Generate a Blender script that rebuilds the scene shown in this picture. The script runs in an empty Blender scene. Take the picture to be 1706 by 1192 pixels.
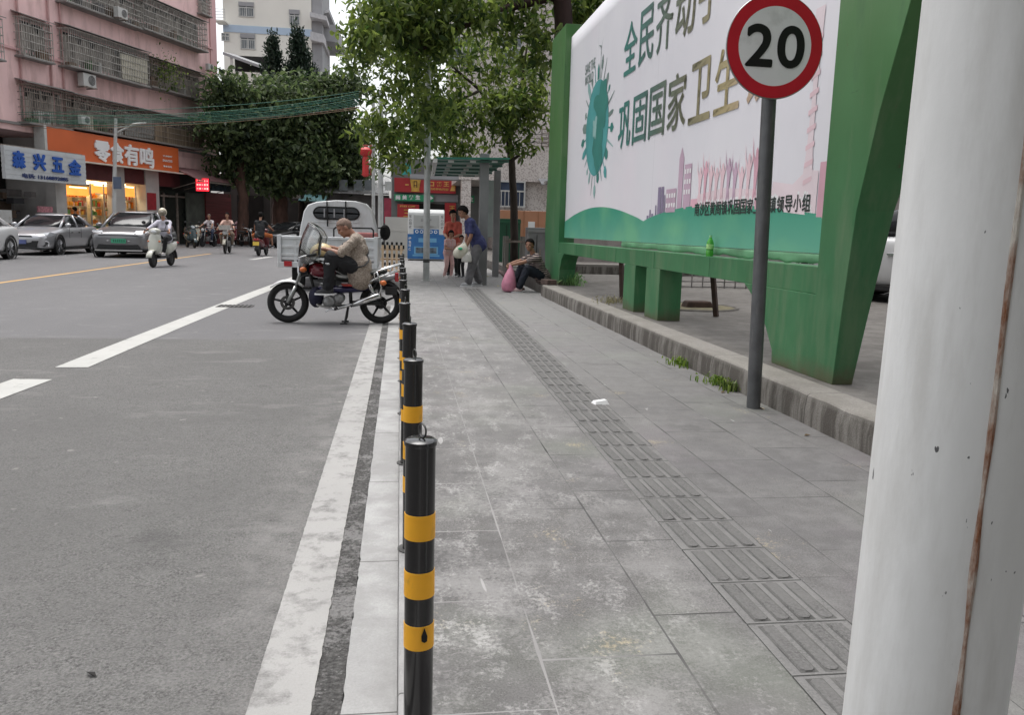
import bpy, bmesh, math, random
import numpy as np
from mathutils import Vector, Matrix, noise as mnoise
random.seed(7)
SC = bpy.context.scene
COL = SC.collection
PI = math.pi
V = Vector

# ------------------------------------------------------------------ camera
PW, PH, F = 1706.0, 1192.0, 1350.0
CX, CY = PW/2, PH/2
HC = 1.20                                   # eye height above the pavement
def _cam_rows(vp=(667, 379), roll=0.3):
    cy = V(((vp[0]-CX)/F, -(vp[1]-CY)/F, -1.0)).normalized()
    r = math.radians(roll)
    u = V((math.sin(r), math.cos(r), 0))
    cz = (u - u.dot(cy)*cy).normalized()
    cx = cy.cross(cz)
    return Matrix((cx, cy, cz))
RC = _cam_rows()
CAM = V((0, 0, HC))
cam_d = bpy.data.cameras.new('camera')
cam_d.sensor_width = 36.0
cam_d.lens = 36.0*F/PW
cam_d.clip_start = 0.05
cam_d.clip_end = 3000
cam = bpy.data.objects.new('camera', cam_d)
COL.objects.link(cam)
cam.matrix_world = Matrix.Translation(CAM) @ RC.to_4x4()
SC.camera = cam

# ------------------------------------------------------------------ daylight
SUN_EL, SUN_ROT = math.radians(76), math.radians(-30)
w = bpy.data.worlds.new('World'); SC.world = w; w.use_nodes = True
nt = w.node_tree; nt.nodes.clear()
sky = nt.nodes.new('ShaderNodeTexSky'); sky.sky_type = 'NISHITA'; sky.sun_disc = False
sky.sun_elevation = SUN_EL; sky.sun_rotation = SUN_ROT
sky.air_density = 1.2; sky.dust_density = 4.0; sky.ozone_density = 1.0
hsv = nt.nodes.new('ShaderNodeHueSaturation'); hsv.inputs['Saturation'].default_value = 0.18
bg = nt.nodes.new('ShaderNodeBackground'); bg.inputs['Strength'].default_value = 0.15
wo = nt.nodes.new('ShaderNodeOutputWorld')
nt.links.new(sky.outputs[0], hsv.inputs['Color']); nt.links.new(hsv.outputs[0], bg.inputs[0]); nt.links.new(bg.outputs[0], wo.inputs[0])
sun_d = bpy.data.lights.new('sun', 'SUN'); sun_d.energy = 0.7; sun_d.angle = math.radians(40); sun_d.color = (1.0, 0.97, 0.93)
sun = bpy.data.objects.new('sun', sun_d); COL.objects.link(sun)
_sd = V((math.sin(SUN_ROT)*math.cos(SUN_EL), math.cos(SUN_ROT)*math.cos(SUN_EL), math.sin(SUN_EL)))
sun.rotation_euler = (-_sd).to_track_quat('-Z', 'Y').to_euler()
SC.view_settings.view_transform = 'Standard'
SC.view_settings.look = 'None'
SC.view_settings.gamma = 1.0
SC.view_settings.use_curve_mapping = False
SC.view_settings.exposure = 0.84
SC.cycles.max_bounces = 6
SC.cycles.transparent_max_bounces = 12
SC.cycles.use_denoising = True

# ------------------------------------------------------------------ measuring the photograph
def ray(px, py): return RC @ V(((px-CX)/F, -(py-CY)/F, -1.0))
def G(px, py, z=0.0):
    d = ray(px, py); return CAM + d*((z-HC)/d.z)
def AY(px, py, Y):
    d = ray(px, py); return CAM + d*(Y/d.y)
def AX(px, py, X):
    d = ray(px, py); return CAM + d*(X/d.x)
def ppm(Y): return F/Y*1.0

# ------------------------------------------------------------------ helpers
class MB:
    def __init__(s): s.v = []; s.f = []; s.m = []; s.M = Matrix.Identity(4)
    def at(s, loc=(0, 0, 0), rz=0, rx=0, ry=0):
        s.M = Matrix.Translation(V(loc)) @ Matrix.Rotation(rz, 4, 'Z') @ Matrix.Rotation(ry, 4, 'Y') @ Matrix.Rotation(rx, 4, 'X'); return s
    def add(s, vs, fs, mi=0):
        b = len(s.v)
        M = s.M
        s.v += [M @ V(v) for v in vs]; s.f += [tuple(i+b for i in f) for f in fs]; s.m += [mi]*len(fs); return s
    def box(s, c, d, mi=0, rz=0, ry=0, rx=0, taper=1.0):
        x, y, z = d[0]/2, d[1]/2, d[2]/2; t = taper
        vs = [V(p) for p in ((-x,-y,-z),(x,-y,-z),(x,y,-z),(-x,y,-z),(-x*t,-y*t,z),(x*t,-y*t,z),(x*t,y*t,z),(-x*t,y*t,z))]
        if rz or ry or rx:
            R = Matrix.Rotation(rz, 3, 'Z') @ Matrix.Rotation(ry, 3, 'Y') @ Matrix.Rotation(rx, 3, 'X')
            vs = [R @ v for v in vs]
        vs = [v+V(c) for v in vs]
        return s.add(vs, [(0,3,2,1),(4,5,6,7),(0,1,5,4),(1,2,6,5),(2,3,7,6),(3,0,4,7)], mi)
    def bar(s, a, b, wd, h=None, mi=0):
        a, b = V(a), V(b); return s.tube([a, b], [wd*.7071]*2, 4, mi)
    def tube(s, pts, r, n=8, mi=0, cap=True, flat=1.0):
        pts = [V(p) for p in pts]
        if not hasattr(r, '__len__'): r = [r]*len(pts)
        t0 = (pts[1]-pts[0]).normalized()
        u = t0.orthogonal().normalized()
        if abs(t0.z) < .9: u = t0.cross(V((0,0,1))).normalized()
        vs = []; prev = t0
        for i, p in enumerate(pts):
            if i == 0: t = t0
            elif i == len(pts)-1: t = (pts[i]-pts[i-1]).normalized()
            else: t = ((pts[i+1]-pts[i]).normalized()+(pts[i]-pts[i-1]).normalized()).normalized()
            u = (prev.rotation_difference(t) @ u); u = (u - u.dot(t)*t).normalized(); prev = t
            w2 = t.cross(u)
            o = PI/n if n == 4 else 0
            for k in range(n):
                a = 2*PI*k/n + o
                vs.append(p + r[i]*(math.cos(a)*u + flat*math.sin(a)*w2))
        fs = []
        for i in range(len(pts)-1):
            for k in range(n):
                k2 = (k+1) % n
                fs.append((i*n+k, i*n+k2, (i+1)*n+k2, (i+1)*n+k))
        if cap:
            fs.append(tuple(range(n-1, -1, -1))); fs.append(tuple((len(pts)-1)*n+k for k in range(n)))
        return s.add(vs, fs, mi)
    def lathe(s, prof, n=20, c=(0, 0, 0), axis='Z', mi=0, cap=True):
        # prof: list of (radius, height along the axis)
        vs = []; c = V(c)
        for r, h in prof:
            for k in range(n):
                a = 2*PI*k/n; x, y = r*math.cos(a), r*math.sin(a)
                p = {'Z': V((x, y, h)), 'Y': V((y, h, x)), 'X': V((h, x, y))}[axis]
                vs.append(c+p)
        fs = []
        for i in range(len(prof)-1):
            for k in range(n):
                k2 = (k+1) % n
                fs.append((i*n+k, i*n+k2, (i+1)*n+k2, (i+1)*n+k))
        if cap:
            if prof[0][0] > 1e-6: fs.append(tuple(range(n-1, -1, -1)))
            if prof[-1][0] > 1e-6: fs.append(tuple((len(prof)-1)*n+k for k in range(n)))
        return s.add(vs, fs, mi)
    def ring(s, R, r, c=(0, 0, 0), axis='Z', n=24, m=8, mi=0, flat=1.0):
        prof = [(R+r*math.cos(2*PI*j/m), r*flat*math.sin(2*PI*j/m)) for j in range(m+1)]
        return s.lathe(prof, n, c, axis, mi, cap=False)
    def prism(s, poly, d0, d1, plane='XZ', mi=0):
        n = len(poly)
        def P(a, b, d): return {'XZ': (a, d, b), 'YZ': (d, a, b), 'XY': (a, b, d)}[plane]
        vs = [P(a, b, d0) for a, b in poly] + [P(a, b, d1) for a, b in poly]
        fs = [tuple(range(n)), tuple(range(2*n-1, n-1, -1))] + [(i, i+n, (i+1) % n+n, (i+1) % n) for i in range(n)]
        return s.add(vs, fs, mi)
    def ball(s, c, r, nu=14, nv=9, mi=0, rot=None, keep=None):
        if not hasattr(r, '__len__'): r = (r, r, r)
        vs = []; c = V(c)
        for j in range(nv+1):
            th = PI*j/nv
            for k in range(nu):
                a = 2*PI*k/nu
                p = V((r[0]*math.sin(th)*math.cos(a), r[1]*math.sin(th)*math.sin(a), r[2]*math.cos(th)))
                if rot is not None: p = rot @ p
                vs.append(c+p)
        fs = []
        for j in range(nv):
            for k in range(nu):
                k2 = (k+1) % nu
                q = (j*nu+k, (j+1)*nu+k, (j+1)*nu+k2, j*nu+k2)
                if keep and not keep(sum((vs[i] for i in q), V())/4-c): continue
                fs.append(q)
        return s.add(vs, fs, mi)
    def capsule(s, a, b, ra, rb, n=12, mi=0):
        a, b = V(a), V(b); s.tube([a, b], [ra, rb], n, mi); s.ball(a, ra, n, 8, mi); s.ball(b, rb, n, 8, mi); return s
    def loft(s, secs, mi=0, closed=True, cap=True):
        n = len(secs[0]); vs = [p for q in secs for p in q]; fs = []
        for i in range(len(secs)-1):
            for k in range(n if closed else n-1):
                k2 = (k+1) % n
                fs.append((i*n+k, i*n+k2, (i+1)*n+k2, (i+1)*n+k))
        if cap and closed:
            fs.append(tuple(range(n-1, -1, -1))); fs.append(tuple((len(secs)-1)*n+k for k in range(n)))
        return s.add(vs, fs, mi)
    def mesh(s, name):
        me = bpy.data.meshes.new(name)
        me.from_pydata([tuple(v) for v in s.v], [], s.f)
        return me
    def build(s, name, mats, parent=None, smooth=False, bevel=0, subd=0, fix=True):
        me = s.mesh(name)
        if not isinstance(mats, (list, tuple)): mats = [mats]
        for m in mats: me.materials.append(m)
        if len(mats) > 1: me.polygons.foreach_set('material_index', s.m)
        if fix:
            bm = bmesh.new(); bm.from_mesh(me)
            bmesh.ops.remove_doubles(bm, verts=bm.verts, dist=1e-5)
            bmesh.ops.recalc_face_normals(bm, faces=bm.faces); bm.to_mesh(me); bm.free()
        if smooth:
            me.polygons.foreach_set('use_smooth', [True]*len(me.polygons))
            if smooth != 'all':
                me.set_sharp_from_angle(angle=math.radians(38))
        o = bpy.data.objects.new(name, me); COL.objects.link(o)
        if parent is not None: o.parent = parent
        if bevel:
            b = o.modifiers.new('bevel', 'BEVEL'); b.width = bevel; b.segments = 2; b.limit_method = 'ANGLE'; b.angle_limit = math.radians(40)
        if subd:
            m = o.modifiers.new('subdivision', 'SUBSURF'); m.levels = subd; m.render_levels = subd
        return o

def tag(o, label=None, cat=None, group=None, kind=None):
    if label: o['label'] = label
    if cat: o['category'] = cat
    if group: o['group'] = group
    if kind: o['kind'] = kind
    return o
def thing(name, label, cat, loc=(0, 0, 0), rz=0, group=None):
    o = bpy.data.objects.new(name, None); COL.objects.link(o)
    o.location = loc; o.rotation_euler = (0, 0, rz); o.empty_display_size = .2
    return tag(o, label, cat, group)
def struct(name, mb, m, **k):
    return tag(mb.build(name, m, **k), kind='structure')
def dup(o, loc=None, rz=None, label=None, parent=None):
    c = o.copy(); COL.objects.link(c)
    if parent is not None: c.parent = parent
    if loc is not None: c.location = loc
    if rz is not None: c.rotation_euler = (0, 0, rz)
    if label: c['label'] = label
    for ch in list(o.children): dup(ch, parent=c)
    return c
def remesh(mb, name, mat, vox, parent=None, smooth_it=3):
    me = mb.mesh(name)
    o = bpy.data.objects.new(name, me); COL.objects.link(o)
    r = o.modifiers.new('r', 'REMESH'); r.mode = 'VOXEL'; r.voxel_size = vox; r.use_smooth_shade = True
    if smooth_it:
        sm = o.modifiers.new('s', 'SMOOTH'); sm.factor = .5; sm.iterations = smooth_it
    bpy.context.view_layer.update()
    dg = bpy.context.evaluated_depsgraph_get()
    m2 = bpy.data.meshes.new_from_object(o.evaluated_get(dg))
    o.modifiers.clear(); o.data = m2; bpy.data.meshes.remove(me)
    m2.name = name; m2.materials.clear(); m2.materials.append(mat)
    m2.polygons.foreach_set('use_smooth', [True]*len(m2.polygons))
    if parent is not None: o.parent = parent
    return o
def text(name, body, M, w_, h_, mat, parent=None, depth=0.0, bold=0.0, keep_aspect=False, res=3, fat=0.0):
    cu = bpy.data.curves.new(name, 'FONT'); cu.body = body; cu.offset = bold; cu.resolution_u = res
    if depth: cu.extrude = .5
    o = bpy.data.objects.new(name, cu); COL.objects.link(o)
    bpy.context.view_layer.update()
    dg = bpy.context.evaluated_depsgraph_get()
    me = bpy.data.meshes.new_from_object(o.evaluated_get(dg))
    COL.objects.unlink(o); bpy.data.objects.remove(o)
    xs = [v.co.x for v in me.vertices]; ys = [v.co.y for v in me.vertices]
    x0, x1, y0, y1 = min(xs), max(xs), min(ys), max(ys)
    sx, sy = w_/(x1-x0), h_/(y1-y0)
    if keep_aspect: sx = sy = min(sx, sy)
    for v in me.vertices:
        z = (v.co.z+.5)*depth if depth else 0
        v.co = M @ V(((v.co.x-(x0+x1)/2)*sx, (v.co.y-(y0+y1)/2)*sy, z))
    if fat:        # heavier strokes: the same glyph laid down five times, a hair apart
        n_ = len(me.vertices); vv = [v.co.copy() for v in me.vertices]; ff = [tuple(p.vertices) for p in me.polygons]
        rx, ry, nz_ = M.col[0].xyz, M.col[1].xyz, M.col[2].xyz; V2, F2 = [], []
        for i_, (a_, b_) in enumerate(((0, 0), (fat, 0), (-fat, 0), (0, fat), (0, -fat), (fat*.7, fat*.7), (-fat*.7, fat*.7), (fat*.7, -fat*.7), (-fat*.7, -fat*.7))):
            V2 += [v+rx*a_+ry*b_+nz_*.0004*i_ for v in vv]; F2 += [tuple(q+i_*n_ for q in f) for f in ff]
        me = bpy.data.meshes.new(name); me.from_pydata([tuple(v) for v in V2], [], F2)
    me.materials.clear(); me.materials.append(mat)
    o = bpy.data.objects.new(name, me); COL.objects.link(o)
    if parent is not None: o.parent = parent
    return o
def frame_M(o, right, up):
    r = V(right).normalized(); u = V(up); u = (u-u.dot(r)*r).normalized(); n = r.cross(u)
    M = Matrix.Identity(4)
    for i in range(3): M[i][0], M[i][1], M[i][2], M[i][3] = r[i], u[i], n[i], o[i]
    return M

# ------------------------------------------------------------------ materials
MC = {}
def mat(name, col, rough=.6, metal=0.0, var=.12, scale=4.0, bump=0.0, bscale=60.0, dirt=None, coat=0.0, emit=0.0, alpha=1.0, trans=0.0, spec=.5, stretch=None):
    if name in MC: return MC[name]
    m = bpy.data.materials.new(name); m.use_nodes = True; MC[name] = m
    nt = m.node_tree; N = nt.nodes; L = nt.links
    b = N['Principled BSDF']
    tc = N.new('ShaderNodeTexCoord')
    mp = N.new('ShaderNodeMapping'); L.new(tc.outputs['Object'], mp.inputs[0])
    if stretch: mp.inputs['Scale'].default_value = stretch
    nz = N.new('ShaderNodeTexNoise'); nz.inputs['Scale'].default_value = scale; nz.inputs['Detail'].default_value = 6
    L.new(mp.outputs[0], nz.inputs['Vector'])
    rp = N.new('ShaderNodeValToRGB')
    c = V(col[:3])
    rp.color_ramp.elements[0].position = .3; rp.color_ramp.elements[1].position = .7
    rp.color_ramp.elements[0].color = (*[max(0, x*(1-var)) for x in c], 1)
    rp.color_ramp.elements[1].color = (*[min(1, x*(1+var)) for x in c], 1)
    L.new(nz.outputs['Fac'], rp.inputs[0])
    out = rp.outputs[0]
    if dirt:
        dcol, lo, hi, dsc = dirt[:4]
        mp2 = N.new('ShaderNodeMapping'); L.new(tc.outputs['Object'], mp2.inputs[0])
        if len(dirt) > 4: mp2.inputs['Scale'].default_value = dirt[4]
        n2 = N.new('ShaderNodeTexNoise'); n2.inputs['Scale'].default_value = dsc; n2.inputs['Detail'].default_value = 8; n2.inputs['Roughness'].default_value = .65
        L.new(mp2.outputs[0], n2.inputs['Vector'])
        mr = N.new('ShaderNodeMapRange'); mr.inputs[1].default_value = lo; mr.inputs[2].default_value = hi
        L.new(n2.outputs['Fac'], mr.inputs[0])
        mx = N.new('ShaderNodeMix'); mx.data_type = 'RGBA'
        L.new(mr.outputs[0], mx.inputs['Factor']); L.new(out, mx.inputs['A']); mx.inputs['B'].default_value = (*dcol, 1)
        out = mx.outputs['Result']
    L.new(out, b.inputs['Base Color'])
    b.inputs['Roughness'].default_value = rough; b.inputs['Metallic'].default_value = metal
    b.inputs['Specular IOR Level'].default_value = spec
    if coat: b.inputs['Coat Weight'].default_value = coat; b.inputs['Coat Roughness'].default_value = .06
    if emit:
        L.new(out, b.inputs['Emission Color']); b.inputs['Emission Strength'].default_value = emit
    if trans: b.inputs['Transmission Weight'].default_value = trans
    if alpha < 1: b.inputs['Alpha'].default_value = alpha
    if bump:
        n3 = N.new('ShaderNodeTexNoise'); n3.inputs['Scale'].default_value = bscale; n3.inputs['Detail'].default_value = 4
        L.new(mp.outputs[0], n3.inputs['Vector'])
        bp = N.new('ShaderNodeBump'); bp.inputs['Strength'].default_value = bump; bp.inputs['Distance'].default_value = .02
        L.new(n3.outputs['Fac'], bp.inputs['Height']); L.new(bp.outputs[0], b.inputs['Normal'])
    return m

class NG:      # tiny node-graph writer for the ground shaders
    def __init__(s, name, rough=.85):
        s.m = bpy.data.materials.new(name); s.m.use_nodes = True; s.N = s.m.node_tree.nodes; s.L = s.m.node_tree.links
        s.b = s.N['Principled BSDF']; s.b.inputs['Roughness'].default_value = rough
        s.tc = s.N.new('ShaderNodeTexCoord').outputs['Object']
        sp = s.N.new('ShaderNodeSeparateXYZ'); s.L.new(s.tc, sp.inputs[0]); s.x, s.y, s.z = sp.outputs
    def setin(s, i, v):
        if hasattr(v, 'is_output'): s.L.new(v, i)
        else: i.default_value = v
    def math(s, op, a, b=0.0, c=0.0):
        n = s.N.new('ShaderNodeMath'); n.operation = op
        s.setin(n.inputs[0], a); s.setin(n.inputs[1], b); s.setin(n.inputs[2], c); return n.outputs[0]
    def noise(s, scale, detail=5, rough=.55, stretch=(1, 1, 1), off=(0, 0, 0), vec=None):
        mp = s.N.new('ShaderNodeMapping'); s.L.new(vec or s.tc, mp.inputs[0]); mp.inputs['Scale'].default_value = stretch; mp.inputs['Location'].default_value = off
        n = s.N.new('ShaderNodeTexNoise'); n.inputs['Scale'].default_value = scale; n.inputs['Detail'].default_value = detail; n.inputs['Roughness'].default_value = rough
        s.L.new(mp.outputs[0], n.inputs['Vector']); return n.outputs['Fac']
    def voro(s, scale, feature='F1'):
        n = s.N.new('ShaderNodeTexVoronoi'); n.inputs['Scale'].default_value = scale; n.feature = feature; s.L.new(s.tc, n.inputs['Vector']); return n.outputs['Distance'], n.outputs['Color'] if 'Color' in n.outputs else None
    def rng(s, v, a, b, lo=0.0, hi=1.0):
        n = s.N.new('ShaderNodeMapRange'); s.L.new(v, n.inputs[0])
        for i, q in zip((1, 2, 3, 4), (a, b, lo, hi)): n.inputs[i].default_value = q
        return n.outputs[0]
    def mix(s, f, a, b):
        n = s.N.new('ShaderNodeMix'); n.data_type = 'RGBA'
        s.setin(n.inputs['Factor'], f)
        for k, v in (('A', a), ('B', b)):
            if hasattr(v, 'is_output'): s.L.new(v, n.inputs[k])
            else: n.inputs[k].default_value = (*v, 1) if len(v) == 3 else v
        return n.outputs['Result']
    def mul(s, col, fac):
        n = s.N.new('ShaderNodeMix'); n.data_type = 'RGBA'; n.blend_type = 'MULTIPLY'; n.inputs['Factor'].default_value = 1
        s.L.new(col, n.inputs['A']); s.L.new(fac, n.inputs['B']); return n.outputs['Result']
    def bump(s, h, strength=.3, dist=.01):
        n = s.N.new('ShaderNodeBump'); n.inputs['Strength'].default_value = strength; n.inputs['Distance'].default_value = dist
        s.L.new(h, n.inputs['Height']); s.L.new(n.outputs[0], s.b.inputs['Normal'])
    def done(s, col):
        s.L.new(col, s.b.inputs['Base Color']); return s.m
# ------------------------------------------------------------------ ground surfaces
ZR = -0.08                                  # road level below the pavement
def asphalt():
    g = NG('asphalt', .9)
    fine = g.noise(120, 4, .75); mid = g.noise(14, 5, .6); big = g.noise(.7, 5, .6)
    ag, _ = g.voro(95)
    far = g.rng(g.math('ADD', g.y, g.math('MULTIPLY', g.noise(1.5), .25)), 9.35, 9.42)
    c = g.mix(g.rng(fine, .36, .64), (.05, .049, .047), (.2, .195, .188))
    c = g.mix(g.math('MULTIPLY', g.rng(ag, .0, .2, 1, 0), .4), c, (.26, .253, .243))
    c = g.mix(g.math('MULTIPLY', g.rng(mid, .42, .62), .5), c, (.15, .145, .141))
    c = g.mix(g.math('MULTIPLY', g.rng(big, .40, .62), .5), c, (.1, .097, .094))
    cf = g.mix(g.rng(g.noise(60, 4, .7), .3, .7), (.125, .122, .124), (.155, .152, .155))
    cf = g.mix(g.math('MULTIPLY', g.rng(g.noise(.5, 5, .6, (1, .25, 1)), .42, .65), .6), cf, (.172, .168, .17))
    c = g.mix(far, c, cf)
    st = g.rng(g.noise(1.3, 7, .68, (1, 2.4, 1), (3.1, 1.7, 0)), .57, .72)       # chalky dust
    c = g.mix(g.math('MULTIPLY', st, .38), c, (.3, .29, .28))
    el = g.math('MULTIPLY', g.rng(g.math('ADD', g.x, g.math('MULTIPLY', g.noise(3, 7, .7), .8)), -.35, .2), g.rng(g.noise(5, 8, .72, (1, 1, 1), (7, 7, 0)), .42, .6))
    c = g.mix(g.math('MULTIPLY', el, .55), c, (.3, .29, .28))
    sp = g.rng(g.noise(9, 2, .5), .72, .76)
    c = g.mix(g.math('MULTIPLY', sp, .5), c, (.3, .29, .27))
    oil = g.rng(g.noise(.9, 6, .6, (1, 1, 1), (9, 4, 0)), .66, .72)
    c = g.mix(g.math('MULTIPLY', oil, .35), c, (.045, .044, .043))
    g.bump(g.math('ADD', fine, g.math('MULTIPLY', ag, 1.2)), .55, .008)
    return g.done(c)
M_ASPH = asphalt()

def paving():
    g = NG('granite paving', .8)
    L0, W0 = .62, .405
    row = g.math('FLOOR', g.math('DIVIDE', g.math('ADD', g.x, .005), W0))
    fx = g.math('FRACT', g.math('DIVIDE', g.math('ADD', g.x, .005), W0))
    sh = g.math('MULTIPLY', g.math('FRACT', g.math('MULTIPLY', row, .618)), 1.0)
    yy = g.math('ADD', g.math('DIVIDE', g.y, L0), sh)
    fy = g.math('FRACT', yy); iy = g.math('FLOOR', yy)
    dx = g.math('MULTIPLY', g.math('MINIMUM', fx, g.math('SUBTRACT', 1, fx)), W0)
    dy = g.math('MULTIPLY', g.math('MINIMUM', fy, g.math('SUBTRACT', 1, fy)), L0)
    wn = g.N.new('ShaderNodeTexWhiteNoise'); wn.noise_dimensions = '2D'
    cb = g.N.new('ShaderNodeCombineXYZ'); g.L.new(row, cb.inputs[0]); g.L.new(iy, cb.inputs[1]); g.L.new(cb.outputs[0], wn.inputs['Vector'])
    rnd = wn.outputs['Value']
    jw = g.math('MULTIPLY', g.rng(g.noise(2.6, 5), .38, .68, .0005, .0062), 1.0)
    jd = g.math('MINIMUM', dx, dy)
    joint = g.math('LESS_THAN', jd, jw)
    fine = g.noise(150, 3, .8); grain = g.noise(60, 4, .8); mid = g.noise(8, 7, .68); big = g.noise(.8, 6, .62)
    c = g.mix(g.rng(fine, .34, .66), (.048, .046, .045), (.188, .18, .173))
    c = g.mix(g.math('MULTIPLY', rnd, .55), c, (.078, .074, .074))
    c = g.mix(g.math('MULTIPLY', g.rng(mid, .42, .66), .55), c, (.175, .17, .167))
    c = g.mix(g.math('MULTIPLY', g.rng(big, .5, .64), .5), c, (.08, .076, .078))
    c = g.mix(g.math('MULTIPLY', g.rng(g.noise(.9, 4, .5, (1, 1, 1), (21, 3, 0)), .54, .66), .22), c, (.17, .2, .145))
    c = g.mix(g.math('MULTIPLY', g.rng(g.noise(.8, 4, .5, (1, 1, 1), (4, 33, 0)), .54, .66), .22), c, (.2, .165, .19))
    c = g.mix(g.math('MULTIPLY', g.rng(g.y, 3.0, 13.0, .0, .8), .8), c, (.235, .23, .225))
    # chalky wear, stronger towards the kerb where the traffic dust lands
    near = g.rng(g.math('ADD', g.x, g.math('MULTIPLY', g.noise(1.0, 5), 1.3)), .75, 2.25, 1, .1)
    sp = g.math('MULTIPLY', g.math('SUBTRACT', grain, .5), .55)
    d1 = g.rng(g.math('ADD', g.noise(2.6, 9, .72, (1, .8, 1), (5, 2, 0)), sp), .47, .62)
    d2 = g.rng(g.math('ADD', g.noise(7, 8, .7, (1.3, .6, 1), (2, 9, 0)), sp), .55, .66)
    c = g.mix(g.math('MULTIPLY', d1, g.math('MULTIPLY', near, .46)), c, (.38, .37, .36))
    c = g.mix(g.math('MULTIPLY', d2, g.math('MULTIPLY', near, .42)), c, (.5, .49, .475))
    blot = g.rng(g.noise(2.1, 4, .55, (1, 1, 1), (1.3, 7.7, 0)), .62, .67)
    c = g.mix(g.math('MULTIPLY', blot, .4), c, (.065, .062, .062))
    gum = g.rng(g.noise(11, 1, .3, (1, 1, 1), (6, 6, 0)), .8, .81)
    c = g.mix(g.math('MULTIPLY', gum, .7), c, (.06, .058, .056))
    scr = g.rng(g.noise(5, 2, .5, (3, .5, 1), (2, 8, 1)), .735, .75)
    c = g.mix(g.math('MULTIPLY', scr, .5), c, (.45, .44, .43))
    yl = g.rng(g.math('ADD', g.noise(2.0, 6, .65, (1, 1, 1), (2.2, 0.4, 0)), sp), .66, .72)
    c = g.mix(g.math('MULTIPLY', yl, .45), c, (.42, .34, .2))
    jc = g.mix(g.rng(g.math('ADD', g.x, g.math('MULTIPLY', g.noise(1.3), .8)), .7, 1.3, 1, 0), (.035, .033, .032), (.3, .29, .285))
    c = g.mix(g.math('MULTIPLY', joint, g.rng(g.noise(1.7, 4, .6, (1, 1, 1), (8, 8, 1)), .32, .52, .25, .95)), c, jc)
    h = g.math('SUBTRACT', g.math('MULTIPLY', fine, .3), g.math('MULTIPLY', joint, 1.0))
    g.bump(h, .6, .006)
    return g.done(c)
M_PAVE = paving()

def worn_concrete(name, a, b, stain, line=None):
    g = NG(name, .85)
    fine = g.noise(120, 4, .7); mid = g.noise(5, 7, .65); big = g.noise(.8, 6, .6)
    c = g.mix(g.rng(fine, .3, .7), a, b)
    c = g.mix(g.math('MULTIPLY', g.rng(mid, .42, .6), .7), c, stain)
    c = g.mix(g.math('MULTIPLY', g.rng(big, .45, .6), .45), c, tuple(x*.8 for x in stain))
    if line:
        t = g.math('FRACT', g.math('DIVIDE', g.y, line))
        j = g.math('LESS_THAN', t, .006/line)
        c = g.mix(g.math('MULTIPLY', j, .85), c, (.05, .048, .045))
    g.bump(fine, .35, .006)
    return g.done(c)
M_GUT = worn_concrete('gutter concrete', (.33, .328, .322), (.43, .426, .42), (.25, .246, .24), 1.0)
M_KERB = worn_concrete('kerb stone', (.2, .198, .195), (.3, .297, .29), (.36, .35, .345), .98)
M_PLAZA = worn_concrete('plaza cement', (.1, .092, .084), (.165, .154, .14), (.07, .062, .054))
def wall_kerb():
    g = NG('stained step concrete', .9)
    fine = g.noise(90, 5, .7); mid = g.noise(3.5, 7, .65)
    drip = g.noise(7, 6, .7, (1, 1, .12))
    c = g.mix(g.rng(fine, .3, .7), (.17, .158, .14), (.3, .283, .258))
    c = g.mix(g.math('MULTIPLY', g.rng(mid, .4, .62), .5), c, (.16, .147, .128))
    lowz = g.rng(g.z, .16, .205, 1, 0)
    c = g.mix(g.math('MULTIPLY', g.math('MULTIPLY', g.rng(drip, .38, .55), .95), lowz), c, (.075, .066, .056))
    t = g.math('FRACT', g.math('DIVIDE', g.y, 1.62))
    c = g.mix(g.math('MULTIPLY', g.math('LESS_THAN', t, .006), .8), c, (.05, .045, .04))
    g.bump(g.math('ADD', fine, g.math('MULTIPLY', mid, 2)), .5, .012)
    return g.done(c)
M_STEP = wall_kerb()
def worn_paint(name, col, under, lo, hi, sc=7, rough=.8):
    g = NG(name, rough)
    n = g.noise(sc, 8, .72); fine = g.noise(140, 3, .7)
    c = g.mix(g.rng(fine, .25, .75), tuple(x*.86 for x in col), col)
    c = g.mix(g.math('MULTIPLY', g.rng(g.noise(2.5, 5, .6), .4, .7), .4), c, tuple(x*.72 for x in col))
    u = g.mix(g.rng(fine, .3, .7), tuple(x*.6 for x in under), tuple(x*1.35 for x in under))
    c = g.mix(g.rng(n, lo, hi), c, u)
    g.bump(fine, .35, .006)
    return g.done(c)
M_LINE = worn_paint('worn white road paint', (.37, .362, .35), (.14, .136, .132), .50, .70, 8)
M_LINE2 = worn_paint('white road paint', (.49, .485, .46), (.15, .147, .145), .58, .76)
M_YLINE = worn_paint('yellow road paint', (.58, .36, .14), (.16, .15, .14), .62, .76, 4)
M_GRIT = worn_paint('gritty joint', (.105, .1, .096), (.27, .265, .258), .5, .68, 9)

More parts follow.
